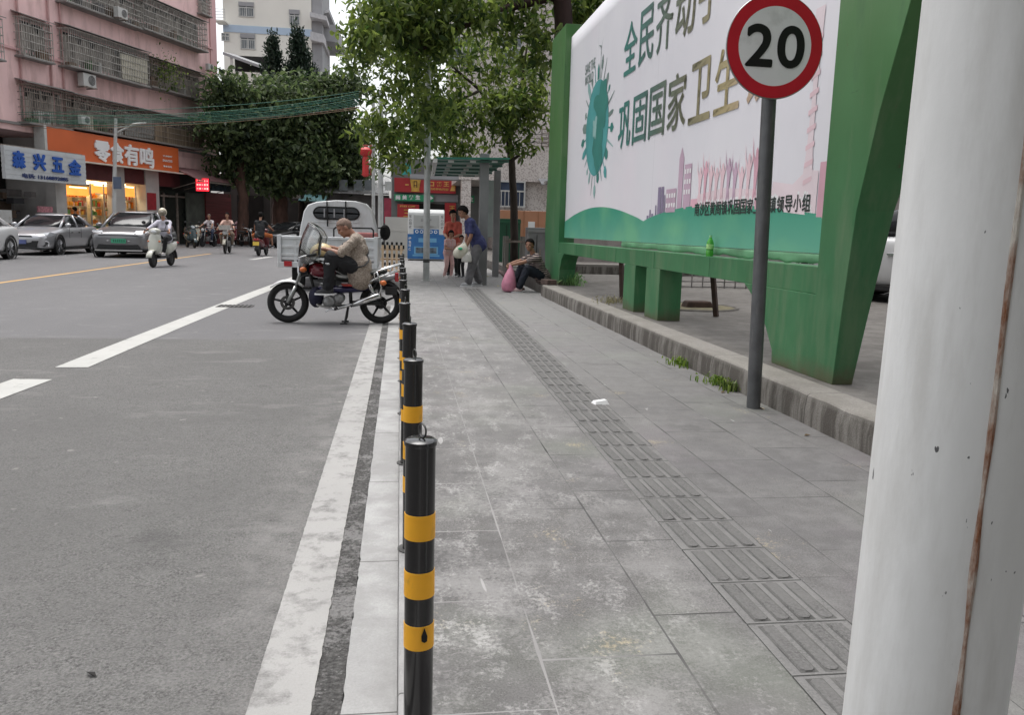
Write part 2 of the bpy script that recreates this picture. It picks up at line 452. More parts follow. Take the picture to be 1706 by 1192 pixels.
def grit():
    g = NG('crumbly grit', .95)
    d, cc = g.voro(75); n = g.noise(55, 5, .8); m = g.noise(5, 7, .7)
    sep = g.N.new('ShaderNodeSeparateColor'); g.L.new(cc, sep.inputs[0])
    c = g.mix(g.rng(n, .36, .64), (.05, .048, .046), (.165, .16, .154))
    c = g.mix(g.math('MULTIPLY', g.rng(sep.outputs[0], .72, .8), g.rng(d, .3, .1)), c, (.3, .29, .28))
    c = g.mix(g.math('MULTIPLY', g.rng(g.math('ADD', m, g.math('MULTIPLY', g.math('SUBTRACT', n, .5), .5)), .48, .6), .85), c, (.3, .292, .285))
    g.bump(g.math('ADD', n, g.math('MULTIPLY', d, -.8)), 1.0, .02)
    return g.done(c)
M_GRIT = grit()
def sheet(x0, x1, y0, y1, z, nx=1, ny=1):
    b = MB(); vs = []; fs = []
    for j in range(ny+1):
        for i in range(nx+1): vs.append((x0+(x1-x0)*i/nx, y0+(y1-y0)*j/ny, z))
    for j in range(ny):
        for i in range(nx):
            a = j*(nx+1)+i; fs.append((a, a+1, a+nx+2, a+nx+1))
    return b.add(vs, fs)
XK = 2.62                                   # face of the right-hand step
struct('ground', sheet(-900, 900, -300, 1500, ZR-.02), M_PLAZA)
struct('road', sheet(-40, -.0, -12, 160, ZR), M_ASPH)
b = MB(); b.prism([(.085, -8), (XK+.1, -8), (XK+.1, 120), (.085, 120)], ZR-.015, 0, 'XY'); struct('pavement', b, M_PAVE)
b = MB(); b.prism([(0, -8), (.083, -8), (.083, 120), (0, 120)], ZR-.015, .002, 'XY'); struct('kerb', b, M_KERB, bevel=.008)
struct('gutter', sheet(-.15, -.002, -8, 13.5, ZR+.004, 1, 40), M_GUT)
b = MB()                                    # gritty joint with a ragged edge
N = 520; vs = []; fs = []
for i in range(N+1):
    y = 1.0+12.4*i/N
    vs.append((-.232+.016*mnoise.noise((y*15, 0, 1)), y, ZR+.004)); vs.append((-.1505+.010*abs(mnoise.noise((y*17, 3, 1))), y, ZR+.004))
for i in range(N): fs.append((2*i, 2*i+1, 2*i+3, 2*i+2))
b.add(vs, fs); struct('gutter_joint', b, M_GRIT)
b = MB(); vs = []; fs = []
for i in range(N+1):
    y = 1.0+10.2*i/N
    vs.append((-.395+.004*mnoise.noise((y*26, 8, 1)), y, ZR+.008)); vs.append((-.228+.005*mnoise.noise((y*24, 0, 4)), y, ZR+.008))
for i in range(N): fs.append((2*i, 2*i+1, 2*i+3, 2*i+2))
b.add(vs, fs); struct('edge_line_marking', b, M_LINE)
# parking-lane line, a curve in the photograph
b = MB()
def strip(b, pts, w_, z):
    pts = [V(p) for p in pts]; vs = []; fs = []
    for i, p in enumerate(pts):
        t = (pts[min(i+1, len(pts)-1)]-pts[max(i-1, 0)]).normalized(); n = V((t.y, -t.x, 0))
        vs += [(*(p+n*w_/2).xy, z), (*(p-n*w_/2).xy, z)]
    for i in range(len(pts)-1): fs.append((2*i, 2*i+1, 2*i+3, 2*i+2))
    b.add(vs, fs)
pl = []
for i in range(25):
    t = i/24; y = 7.38+t*13.6
    pl.append((-2.82+.34*t**1.3, y, 0))
strip(b, pl, .27, ZR+.004)
strip(b, [(-2.9, 6.82, 0), (-3.02, 5.0, 0)], .3, ZR+.004)
struct('lane_line_marking', b, M_LINE2)
b = MB(); strip(b, [(-7.73, -5+i*2.0, 0) for i in range(21)], .13, ZR+.004); struct('centre_line_marking', b, M_YLINE)
b = MB()
for (x0, y0, x1, y1) in ((418, 433, 452, 428), (400, 408, 416, 407)):
    a, c = G(x0, y0, ZR), G(x1, y1, ZR); strip(b, [a, c], .22, ZR+.004)
a, c = G(335, 409, ZR), G(420, 405, ZR); strip(b, [a, c], .16, ZR+.004)
struct('far_lane_marking', b, M_LINE2)
# plaza slab and its step
b = MB(); b.prism([(XK+.26, -6), (60, -6), (60, 90), (XK+.26, 90)], ZR-.01, .2, 'XY'); struct('plaza', b, M_PLAZA)
b = MB(); N = 160; secs = []
for i in range(N+1):
    y = -5+20.0*i/N
    n1 = .014*mnoise.noise((y*2.3, 0, 0)); n2 = .012*mnoise.noise((y*4, 5, 0)); n3 = .006*mnoise.noise((y*13, 9, 0))
    x0 = XK+n1*.6
    secs.append([V((x0, y, -.01)), V((x0+n3, y, .1)), V((x0+.012+n2*.5, y, .19+n2*.5)), V((x0+.03, y, .204+n3)), V((XK+.262, y, .204)), V((XK+.262, y, -.01))])
b.loft(secs); struct('step_kerb', b, M_STEP, smooth=True)
# tactile guide strip: raised bars, four to a tile
def tac_x(y): return 1.08+.026*max(0, y-3)*.55
b = MB(); y = 1.05
while y < 16.5:
    xc = tac_x(y)+.17
    for k in range(4):
        x = xc-.1125+k*.075
        w2, l2, h = .0245, .265, .006
        b.at((x+random.uniform(-.002, .002), y+.15+random.uniform(-.003, .003), random.uniform(-.0025, 0)), .02+random.uniform(-.012, .012))
        b.add([(-w2, -l2/2+.012, 0), (-w2+.014, -l2/2, 0), (w2-.014, -l2/2, 0), (w2, -l2/2+.012, 0), (w2, l2/2-.012, 0), (w2-.014, l2/2, 0), (-w2+.014, l2/2, 0), (-w2, l2/2-.012, 0)]
              + [(q[0]*.82, q[1]*.985, h) for q in [(-w2, -l2/2+.012), (-w2+.014, -l2/2), (w2-.014, -l2/2), (w2, -l2/2+.012), (w2, l2/2-.012), (w2-.014, l2/2), (-w2+.014, l2/2), (-w2, l2/2-.012)]],
              [(8, 9, 10, 11, 12, 13, 14, 15)]+[(i, (i+1) % 8, (i+1) % 8+8, i+8) for i in range(8)])
    y += .3
M_TACT = worn_concrete('tactile granite', (.055, .053, .052), (.16, .155, .15), (.13, .126, .122))
tag(b.build('tactile_paving', M_TACT), kind='structure')
bo2 = MB(); y = 1.05                             # dirt and painted shadow outlining each bar
while y < 16.5:
    for k in range(4):
        x = tac_x(y)+.17-.1125+k*.075; q = random.uniform(.0015, .0045)
        bo2.at((x, y+.15, 0), .02); bo2.add([(-.0245-q, -.136, .0011), (.0245+q, -.136, .0011), (.0245+q, .134, .0011), (-.0245-q, .134, .0011)], [(0, 1, 2, 3)])
    y += .3
struct('tactile_dirt_shadow_lines', bo2, mat('bar dirt and shadow', (.085, .083, .079), .95, 0, .5, 9))
b = MB(); y = 1.05                               # sunken dark joints round each guide tile
while y < 16.5:
    x = tac_x(y)
    b.add([(x, y-.003, .0012), (x+.335, y-.003, .0012), (x+.335, y+.003, .0012), (x, y+.003, .0012)], [(0, 1, 2, 3)])
    for q in (0, .335):
        xx = x+q; x2 = tac_x(y+.3)+q; e = random.choice((.0006, .0012, .002))
        b.add([(xx-e, y+.0042, .0012), (xx+e, y+.0042, .0012), (x2+e, y+.2958, .0012), (x2-e, y+.2958, .0012)], [(0, 1, 2, 3)])
    y += .3
bt = MB(); y = 1.05
while y < 16.5:
    x = tac_x(y); x2 = tac_x(y+.3); bt.add([(x, y, .0006), (x+.335, y, .0006), (x2+.335, y+.2999, .0006), (x2, y+.2999, .0006)], [(0, 1, 2, 3)]); y += .3
struct('tactile_paving_base', bt, worn_concrete('tactile base granite', (.08, .078, .075), (.19, .185, .18), (.185, .18, .175)))
struct('tactile_joint_lines', b, mat('joint dirt', (.035, .034, .032), .95))
# drain grating let into the road
p = G(392, 511, ZR)
gt = thing('drain_grate', 'dark slotted drain grate crossing the white lane line', 'drain grate', (p.x, p.y, ZR))
b = MB(); b.box((0, 0, .008), (.52, .34, .006)); b.build('frame', mat('grate iron', (.12, .115, .11), .7), gt)
b = MB()
for i in range(8): b.box((-.22+i*.063, 0, .0135), (.03, .28, .005))
b.build('slots', mat('grate slot', (.012, .012, .012), .9), gt)
# ------------------------------------------------------------------ bollards along the kerb
M_BLK = mat('black bollard paint', (.006, .006, .0065), .22, 0, .3, 9, coat=.4, dirt=((.12, .115, .11), .6, .78, 16, (1, 1, .35)))
M_YEL = mat('yellow reflective tape', (.84, .4, .014), .5, 0, .1, 9, dirt=((.25, .15, .05), .56, .76, 14, (1, 1, .4)))
M_IRON = mat('dull iron', (.09, .088, .085), .5, .6, .3, 30)
M_HOLE = mat('lock hole', (.003, .003, .003), .8)
RB = .0345; HB = .725
def make_bollard():
    t = thing('bollard', 'x', 'bollard', (0, 0, 0))
    bands = [(.555, .495), (.418, .355), (.288, .228)]
    z = .006
    b = MB(); b.lathe([(RB, .004), (RB, HB-.006), (RB-.003, HB-.004)], 28); b.build('post', M_BLK, t, smooth=True)
    for hi, lo in bands:
        b = MB(); b.lathe([(RB+.0001, lo), (RB+.0011, lo+.0004), (RB+.0011, hi-.0004), (RB+.0001, hi)], 28, cap=False); b.build('reflective_band', M_YEL, t, smooth=True)
    b = MB(); b.lathe([(RB+.0016, HB-.012), (RB+.003, HB-.009), (RB+.003, HB-.001), (RB-.004, HB+.004), (0, HB+.005)], 28); b.build('cap', M_BLK, t, smooth=True)
    b = MB(); M0 = Matrix.Translation(V((.004, 0, HB+.022))) @ Matrix.Rotation(.5, 4, 'Z'); b.M = M0
    b.ring(.0155, .0024, axis='X', n=20, m=6); b.build('pull_ring', M_IRON, t, smooth=True)
    b = MB(); b.lathe([(.053, .0025), (.053, .006), (.036, .007)], 24, cap=True); b.build('base_plate', M_IRON, t, smooth=True)
    b = MB(); M0 = Matrix.Translation(V((.012, -RB+.0006, .262))) @ Matrix.Rotation(PI/2, 4, 'X'); b.M = M0
    b.prism([(0, .024), (.007, .004), (.0065, -.008), (0, -.012), (-.0065, -.008), (-.007, .004)], 0, .003, 'XY'); b.build('keyhole', M_HOLE, t)
    return t
bl_labels = ['nearest black bollard with three yellow bands, keyhole at its lowest band',
 'black and yellow bollard with upright pull ring, second from the nearest',
 'third black and yellow bollard from the nearest, upper yellow band showing',
 'fourth bollard from the nearest, black top just beside the motorcycle rear wheel',
 'fifth bollard from the nearest, beside the rear mudguard of the parked motorcycle',
 'sixth bollard from the nearest, beside the motorcycle tail lamp',
 'seventh bollard from the nearest, beside the end of the motorcycle luggage rack']
proto = make_bollard()
NB = 12
for k in range(NB):
    y = 1.795+1.135*k
    x = .048-.003*min(k, 6)+(random.uniform(-.004, .004) if k else 0)
    lab = bl_labels[k] if k < len(bl_labels) else ['eighth', 'ninth', 'tenth', 'eleventh', 'twelfth'][k-7]+' bollard from the nearest, in the overlapping cluster before the slatted barrier'
    o = proto if k == 0 else dup(proto)
    o.location = (x, y, 0); o['label'] = lab; o['group'] = 'striped bollards along the kerb'
    if k: o.rotation_euler = (random.uniform(-.012, .012), random.uniform(-.014, .014), random.uniform(-.6, .6))
# bare sockets beside the kerb row
b = MB()

# ------------------------------------------------------------------ near white pole
def pole_paint():
    g = NG('chalky white pole paint', .85); g.b.inputs['Specular IOR Level'].default_value = .15
    n = g.noise(2.2, 7, .62, (3, 3, .8)); f = g.noise(70, 4, .6)
    c = g.mix(g.rng(n, .3, .7), (.58, .582, .572), (.69, .692, .682))
    c = g.mix(g.math('MULTIPLY', g.rng(g.noise(6, 7, .7, (2, 2, .35), (4, 1, 0)), .45, .7), .5), c, (.43, .42, .395))
    chip = g.math('MULTIPLY', g.rng(g.noise(38, 3, .55, (1.4, 1.4, .6), (7, 3, 0)), .70, .712), g.rng(g.noise(2.2, 2, .5, (1, 1, .6), (1, 5, 2)), .5, .54))
    c = g.mix(chip, c, (.11, .11, .112))
    g.bump(g.math('ADD', n, g.math('MULTIPLY', f, .1)), .12, .02)
    return g.done(c)
def rust():
    g = NG('rusty weld', .9)
    n = g.noise(24, 6, .7, (1, 1, .35)); m = g.noise(5, 4, .6, (1, 1, .6), (2, 2, 2))
    c = g.mix(g.rng(n, .36, .6), (.47, .44, .39), (.17, .06, .022))
    c = g.mix(g.rng(n, .6, .72), c, (.05, .018, .01))
    c = g.mix(g.math('MULTIPLY', g.rng(m, .52, .62), .6), c, (.5, .44, .36))
    g.bump(n, .8, .01)
    return g.done(c)
dd = 1.36
pc = CAM + ray(1529, 1192)*dd
rad = 119/F*dd
wp = thing('steel_pole', 'thick chalky white steel pole with a rusty weld seam, closest to the viewer', 'pole', (pc.x, pc.y, 0))
b = MB(); b.lathe([(rad, 0), (rad, 6.5)], 64); b.build('shaft', pole_paint(), wp, smooth=True)
vdir = math.atan2(pc.x, pc.y)
sa = math.radians(24)
ang = math.atan2(-pc.y, -pc.x)+sa
b = MB(); pts = []; rr = []
for i in range(260):
    z = 6.3*i/259
    j = .0022*mnoise.noise((z*9, 1, 2))
    a2 = ang-.075*z+(.004*mnoise.noise((z*3, 4, 4)))/rad
    pts.append(((rad-.0005)*math.cos(a2), (rad-.0005)*math.sin(a2), z)); rr.append(.0048+j*1.2)
b.tube(pts, rr, 7); b.build('weld_seam', rust(), wp, smooth=True)
b = MB(); b.lathe([(.19, 0), (.19, .012)], 32); b.build('base_flange', M_IRON, wp)
wp.rotation_euler = (0, .014, 0)

# ------------------------------------------------------------------ speed limit sign on a grey pole
M_GREY = mat('grey steel pole', (.115, .118, .122), .45, .35, .25, 6, dirt=((.2, .195, .19), .55, .8, 9, (2, 2, .3)))
M_RED = mat('red sign film', (.55, .012, .028), .5, 0, .06, 9)
M_SWH = mat('white sign film', (.82, .82, .83), .5, 0, .05, 5, dirt=((.6, .6, .6), .55, .8, 6))
M_ALU = mat('aluminium', (.4, .4, .4), .4, .7)
p = G(1255, 680)
sg = thing('road_sign', 'round speed limit sign reading 20 in a red ring on a grey pole', 'road sign', (p.x, p.y, 0))
c = AY(1291, 77, p.y-.06)-V((p.x, p.y, 0))
rs = 84.5/F*(ray(1291, 77)*((p.y-.06)/ray(1291, 77).y)).length/ (ray(1291, 77).length)
top = AY(1279, 160, p.y)-V((p.x, p.y, 0))
b = MB(); b.tube([(0, 0, 0), (top.x*.5, 0, 1.2), (top.x, 0, c.z+.18)], .048, 22); b.build('pole', M_GREY, sg, smooth=True)
disc = bpy.data.objects.new('disc', None)
def sdisc(name, prof, m, parent, n=64):
    b = MB(); b.M = Matrix.Translation(c); b.lathe(prof, n, axis='Y'); return b.build(name, m, parent, smooth=True)
plate = sdisc('plate', [(0, .012), (rs, .012), (rs+.003, .006), (rs, 0), (0, 0)], M_ALU, sg)
sdisc('red_ring', [(rs*.755, -.0012), (rs*.985, -.0012), (rs*.985, -.003), (rs*.755, -.003), (rs*.755, -.0012)], M_RED, plate)
sdisc('white_face', [(0, -.0008), (rs*.7545, -.0008), (rs*.7545, -.0024), (0, -.0024)], M_SWH, plate)
def digits(body, cx, w_, h_):
    M = frame_M(c+V((cx, -.0036, 0)), (1, 0, 0), (0, 0, 1))
    return text('numeral', body, M, w_, h_, mat('black sign film', (.006, .006, .006), .5), plate, bold=.0, res=16, fat=2.2*rs/84.5)
k = rs/84.5
digits('2', -27*k, 44*k, 64*k); digits('0', 28*k, 44*k, 64*k)
b = MB(); b.box((c.x-.02, .034, c.z), (.16, .075, .03)); b.build('clamp', M_ALU, sg)

# ------------------------------------------------------------------ street lamp pole on the pavement
p = G(710, 468)
M_GALV = mat('pale galvanised', (.44, .45, .44), .5, .2, .14, 5, dirt=((.3, .31, .26), .56, .75, 8))
lp = thing('lamp_pole', 'slim pale steel lamp pole standing mid pavement with a dark band', 'pole', (p.x, p.y, 0))
b = MB(); b.lathe([(.075, 0), (.072, 2.0), (.055, 10.0)], 18); b.build('shaft', M_GALV, lp, smooth=True)
b = MB(); b.lathe([(.0765, .42), (.0765, .5)], 18, cap=False); b.build('dark_band', mat('dark tape', (.06, .06, .06), .7), lp)
b = MB(); b.lathe([(.12, 0), (.12, .01), (.078, .012)], 18); b.build('base_plate', M_GALV, lp)

# ------------------------------------------------------------------ green billboard
def green_paint():
    g = NG('green billboard paint', .5)
    n = g.noise(1.6, 6, .6); st = g.noise(4, 6, .65, (1, 1, .18)); f = g.noise(60, 4, .6)
    c = g.mix(g.rng(n, .3, .7), (.028, .135, .05), (.05, .185, .076))
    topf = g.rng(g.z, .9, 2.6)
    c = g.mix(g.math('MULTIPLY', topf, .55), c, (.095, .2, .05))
    c = g.mix(g.math('MULTIPLY', g.rng(st, .5, .68), .42), c, (.16, .22, .125))
    c = g.mix(g.math('MULTIPLY', g.rng(g.noise(3, 7, .7, (1, 1, .3), (9, 2, 2)), .58, .7), .45), c, (.03, .085, .04))
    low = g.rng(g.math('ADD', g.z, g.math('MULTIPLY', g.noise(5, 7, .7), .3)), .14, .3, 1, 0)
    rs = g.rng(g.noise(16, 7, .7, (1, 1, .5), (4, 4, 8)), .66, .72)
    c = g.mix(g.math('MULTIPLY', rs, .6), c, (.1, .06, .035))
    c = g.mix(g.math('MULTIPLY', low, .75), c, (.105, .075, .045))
    sc = g.rng(g.noise(9, 3, .6, (1, .5, 2.4), (3, 3, 3)), .7, .76)
    c = g.mix(g.math('MULTIPLY', sc, .55), c, (.03, .1, .04))
    g.bump(st, .1, .02)
    return g.done(c)
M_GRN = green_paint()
XB = 2.97
bb = thing('billboard', 'long green steel billboard with a white banner showing a globe, slogan and skyline', 'billboard', (XB, 10, .2))
BO = V((XB, 10, .2))
def shape(name, poly, x0, x1, m=None, parent=bb, taper=None, bevel=.004):
    # poly in world (y, z); extruded from x0 to x1 (offsets from the face plane)
    b = MB(); n = len(poly)
    P0 = [V((x0, y-BO.y, z-BO.z)) for y, z in poly]
    P1 = [V(((x1 if not taper else taper(z)), y-BO.y, z-BO.z)) for y, z in poly]
    b.add(P0+P1, [tuple(range(n)), tuple(range(2*n-1, n-1, -1))]+[(i, i+n, (i+1) % n+n, (i+1) % n) for i in range(n)])
    return b.build(name, m or M_GRN, parent, bevel=bevel)
np_ = [(5.17, .2), (5.13, .7), (5.06, 1.39), (4.9, 2.0), (4.68, 2.61), (4.3, 3.5), (3.9, 4.7), (5.5, 4.7), (5.5, .87), (5.5, .8), (6.74, .8), (6.62, .74), (6.45, .64), (6.3, .52), (6.2, .4), (6.12, .3), (6.11, .2)]
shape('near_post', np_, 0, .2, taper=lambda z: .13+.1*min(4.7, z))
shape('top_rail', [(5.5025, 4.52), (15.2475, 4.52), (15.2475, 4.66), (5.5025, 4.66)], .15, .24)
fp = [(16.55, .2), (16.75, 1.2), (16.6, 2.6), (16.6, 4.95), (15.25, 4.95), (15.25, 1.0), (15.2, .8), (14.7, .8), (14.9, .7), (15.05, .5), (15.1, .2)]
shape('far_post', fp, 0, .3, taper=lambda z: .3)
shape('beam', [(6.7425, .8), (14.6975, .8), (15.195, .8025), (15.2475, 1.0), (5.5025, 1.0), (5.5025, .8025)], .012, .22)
for y0, y1, x1 in ((10.1, 10.62, .2), (9.1, 9.62, .28)):
    shape('leg', [(y1, .2), (y1, .797), (y0, .797), (y0, .2)], .008, x1)
for y in (7.6, 9.35, 11.1, 12.6, 13.7):
    b = MB(); b.box((-.0-.0, 0, 0), (.003, .008, .195)); 
    b = MB(); b.box((.0115, y-BO.y, .9-BO.z), (.003, .007, .19)); b.build('weld_joint', mat('dark joint green', (.03, .12, .05), .8), bb)  # thin dark green strip at each beam joint
# banner with its lower edge sagging and curling
def banner_mat():
    g = NG('printed banner', .45)
    fold = g.noise(1.3, 4, .6, (1, 1, .35)); n = g.noise(.5, 3)
    c = g.mix(g.rng(n, .3, .7), (.7, .69, .73), (.77, .76, .79))
    pk = g.rng(g.noise(.45, 3, .5, (1, 1, 1), (0, 4, 2)), .5, .7)
    c = g.mix(g.math('MULTIPLY', pk, .4), c, (.78, .68, .74))
    seam = g.math('LESS_THAN', g.math('ABSOLUTE', g.math('SUBTRACT', g.math('FRACT', g.math('DIVIDE', g.math('ADD', g.y, 1.7), 3.2)), .5)), .0012)
    c = g.mix(g.math('MULTIPLY', seam, .5), c, (.4, .4, .42))
    g.bump(fold, .35, .05)
    return g.done(c)
XF = .115
def bwave(y, z):       # gentle slack in the sheet
    t = max(0, 1-(z-1.05)/.7)
    return .003*mnoise.noise((y*1.1, z*.6, 3))+.014*t*mnoise.noise((y*3.0, z*1.4, 7))
def surf(name, cols, m, parent, off=0.0, y0=None):
    """cols: list of (y, zlow, zhigh); a printed field lying on the sheet"""
    b = MB(); vs = []; fs = []; K = 14
    for y, a, c_ in cols:
        for j in range(K+1):
            z = a+(c_-a)*j/K
            vs.append((XF+bwave(y, z)-off, y-BO.y, z-BO.z))
    for i in range(len(cols)-1):
        for j in range(K):
            q = i*(K+1)+j; fs.append((q, q+1, q+K+2, q+K+1))
    b.add(vs, fs); return b.build(name, m, parent, smooth='all')
def lin(a, b_, n): return [a+(b_-a)*i/n for i in range(n+1)]
ban = surf('banner', [(y, 1.09, 4.72) for y in lin(5.49, 15.3, 160)], banner_mat(), bb)
ban.modifiers.new('thickness', 'SOLIDIFY').thickness = .003; ban.modifiers['thickness'].offset = -1
def hill(y):
    if y > 10.2: return 1.36+.24*math.sin(PI*min(1, max(0, (y-10.2)/5.2)))**.9 if y < 15.4 else 1.36
    t = (10.2-y)/4.7
    return 1.36+.15*math.sin(PI*t**.85) if t < 1 else 1.36
def hill_mat():
    g = NG('printed green hills', .45)
    n = g.noise(.6, 4, .6); f = g.rng(g.z, .9-.2, 1.5-.2)
    c = g.mix(f, (.16, .43, .31), (.045, .3, .2))
    c = g.mix(g.math('MULTIPLY', g.rng(g.noise(.9, 3, .5, (1, 1, 2), (2, 2, 2)), .45, .7), .5), c, (.2, .5, .25))
    return g.done(c)
surf('hills_print', [(y, 1.0925, hill(y)) for y in lin(5.495, 15.25, 160)], hill_mat(), ban, .008)
# curled hem hanging below
b = MB(); vs = []; fs = []; cols = lin(5.6, 11.2, 90); K = 4
for y in cols:
    lo = 1.012+.022*mnoise.noise((y*2.2, 1, 5))+.015*mnoise.noise((y*7, 2, 5))
    for j in range(K+1):
        z = 1.0895+(lo-1.0895)*j/K
        vs.append((XF-.004-.010*math.sin(PI*j/K)*(.5+mnoise.noise((y*3, j, 2)))+bwave(y, z), y-BO.y, z-BO.z))
for i in range(len(cols)-1):
    for j in range(K):
        q = i*(K+1)+j; fs.append((q, q+1, q+K+2, q+K+1))
b.add(vs, fs); hem = b.build('hem', mat('pale green hem', (.13, .32, .17), .5, 0, .3, 3), ban, smooth='all')
hem.modifiers.new('thickness', 'SOLIDIFY').thickness = .003
# writing and prints. The sheet faces -X: text runs towards -Y
def bpt(y, z, off=.006): return V((XF+bwave(y, z)-off-.002, y-BO.y, z-BO.z))
def slogan_mat():
    g = NG('slogan ink', .5)
    r = g.N.new('ShaderNodeValToRGB'); L = r.color_ramp
    g.L.new(g.rng(g.y, -3.6, 1.8), r.inputs[0])
    L.elements[0].position = 0; L.elements[0].color = (.62, .2, .22, 1)
    L.elements[1].position = 1; L.elements[1].color = (.02, .2, .17, 1)
    for pos, c in ((.1, (.55, .4, .3)), (.24, (.4, .33, .17)), (.45, (.16, .16, .1)), (.72, (.06, .14, .12))):
        e = L.elements.new(pos); e.color = (*c, 1)
    c = g.mix(.02, r.outputs[0], (.5, .5, .5))
    return g.done(c)
M_SLO = slogan_mat()
def btext(name, s, y0, y1, z0, z1, m, bold=.0, off=.008, shear=0.0):
    yc, zc = (y0+y1)/2, (z0+z1)/2
    M = frame_M(bpt(yc, zc, off), (0, -1, 0), (0, 0, 1))
    o = text(name, s, M, abs(y0-y1), z1-z0, m, ban, fat=bold)
    for v in o.data.vertices:      # lay the ink on the slack sheet
        v.co.x = XF+bwave(v.co.y+BO.y, v.co.z+BO.z)-off-.002
    return o
y = 11.62
for ch in '巩固国家卫生镇':
    btext('slogan_character', ch, y, y-.61, 2.38, 2.99, M_SLO, .009); y -= .725
y = 11.5
for ch in '全民齐动手':
    btext('slogan_character', ch, y, y-.62, 3.36, 4.03, M_SLO, .009); y -= .725
M_WH = mat('white ink', (.78, .78, .78), .5, 0, .03)
M_INK = mat('dark ink', (.02, .035, .03), .5, 0, .1)
y = 8.35
for ch in '南沙区黄阁镇巩固国家卫生镇领导小组':
    btext('caption_character', ch, y, y-.128, 1.405, 1.535, M_INK, .0028, .0095)
    btext('caption_outline', ch, y+.012, y-.140, 1.388, 1.552, M_WH, .011, .0055); y -= .1465
def flat(name, poly, m, off=.006, parent=None):
    b = MB(); b.add([bpt(y, z, off) for y, z in poly], [tuple(range(len(poly)))]); return b.build(name, m, parent or ban)
def blob(cy, cz, ry, rz_, n=36, wob=0.0, seed=0):
    return [(cy+ry*(1+wob*mnoise.noise((math.cos(2*PI*i/n)*1.7, math.sin(2*PI*i/n)*1.7, seed)))*math.cos(2*PI*i/n), cz+rz_*(1+wob*mnoise.noise((math.cos(2*PI*i/n)*1.7, math.sin(2*PI*i/n)*1.7, seed)))*math.sin(2*PI*i/n)) for i in range(n)]
M_T1 = mat('teal ink', (.07, .3, .3), .5, 0, .15, 2); M_T2 = mat('deep green ink', (.035, .2, .17), .5, 0, .12, 3); M_T3 = mat('grey green ink', (.17, .24, .22), .5); M_T4 = mat('pale teal ink', (.25, .42, .4), .5)
EY, EZ, ER = 12.98, 2.84, .74
flat('globe_print', blob(EY, EZ, ER, ER, 48), M_T1, .006)
flat('continent_print', blob(EY-.24, EZ+.3, .4, .33, 40, .6, 2), M_T2, .0085)
flat('continent_print', blob(EY-.16, EZ-.33, .35, .36, 40, .6, 5), M_T2, .0085)
flat('continent_print', blob(EY+.1, EZ+.02, .16, .14, 30, .9, 8), M_T4, .009)
for i in range(26):                # little trees, houses and windmills round the globe
    a = 2*PI*i/26+.1; R0 = ER+.012; ln = random.uniform(.14, .36); w2 = random.uniform(.03, .08)
    dy, dz = math.cos(a), math.sin(a)
    def q(r, s_): return (EY+dy*(R0+r)-dz*s_, EZ+dz*(R0+r)+dy*s_)
    m_ = random.choice([M_T2, M_T3, M_T4, M_T1])
    if i % 3 == 0: flat('house_print', [q(0, -w2), q(ln*.7, -w2), q(ln, 0), q(ln*.7, w2), q(0, w2)], m_)
    elif i % 3 == 1:
        flat('tree_print', [q(0, -.012), q(ln*.4, -.012), q(ln*.5, -w2), q(ln*.8, -w2*1.1), q(ln*1.1, 0), q(ln*.8, w2*1.1), q(ln*.5, w2), q(ln*.4, .012), q(0, .012)], m_)
    else: flat('mast_print', [q(0, -.02), q(ln*1.3, -.006), q(ln*1.3, .006), q(0, .02)], m_)
for k, a in enumerate((0.3, 2.4, 4.5)):
    y0, z0 = EY-.1, EZ+1.22
    flat('windmill_print', [(y0, z0-.01), (y0+.2*math.cos(a), z0+.2*math.sin(a)), (y0+.02*math.cos(a+1.5), z0+.02*math.sin(a+1.5))], M_T3, .0075)
flat('windmill_print', [(y0-.012, z0-.5), (y0+.012, z0-.5), (y0+.005, z0), (y0-.005, z0)], M_T3, .0062)
btext('caption_word', 'SAVE THE', EY+.98, EY+.28, EZ+.98, EZ+1.14, M_T3, .003); btext('caption_word', 'WORLD', EY+.98, EY+.38, EZ+.80, EZ+.95, M_T3, .003)
M_P = [mat('purple ink', (.24, .2, .3), .5, 0, .1), mat('mauve ink', (.5, .36, .45), .5, 0, .12, 2), mat('rose ink', (.66, .38, .45), .5, 0, .15, 2), mat('pale rose ink', (.74, .54, .58), .5, 0, .1, 2), mat('blush ink', (.75, .64, .67), .5, 0, .06, 2)]
def tower(y0, y1, z1, m, wins=None, off=.0058):
    zb = hill((y0+y1)/2)-.02
    f_ = flat('building_print', [(y0, zb), (y0, z1), (y1, z1), (y1, zb)], m, off)
    if wins:
        for r in range(wins[1]):
            b = MB()
            for c_ in range(wins[0]):
                yy = y0+(y1-y0)*(c_+.5)/wins[0]; zz = z1-.05-r*.11; s_ = abs(y1-y0)/wins[0]*.3
                b.add([bpt(yy-s_, zz, off+.002), bpt(yy-s_, zz-.05, off+.002), bpt(yy+s_, zz-.05, off+.002), bpt(yy+s_, zz, off+.002)], [(0, 1, 2, 3)])
            b.build('window_print', M_WH, f_)
for y0, y1, z1 in ((10.06, 9.98, 1.43), (9.95, 9.9, 1.5), (9.87, 9.79, 1.45), (9.72, 9.68, 1.55), (9.64, 9.52, 1.76), (9.5, 9.42, 1.76), (9.4, 9.36, 1.66)): tower(y0, y1, z1, M_P[0])
tower(9.33, 8.98, 1.72, M_P[1], (4, 2)); tower(8.93, 8.78, 2.04, M_P[1]); flat('spire_print', [(8.93, 2.04), (8.86, 2.16), (8.78, 2.04)], M_P[1]); tower(8.74, 8.52, 1.96, M_P[1], (3, 3)); tower(8.5, 8.3, 1.58, M_P[2])
random.seed(11)
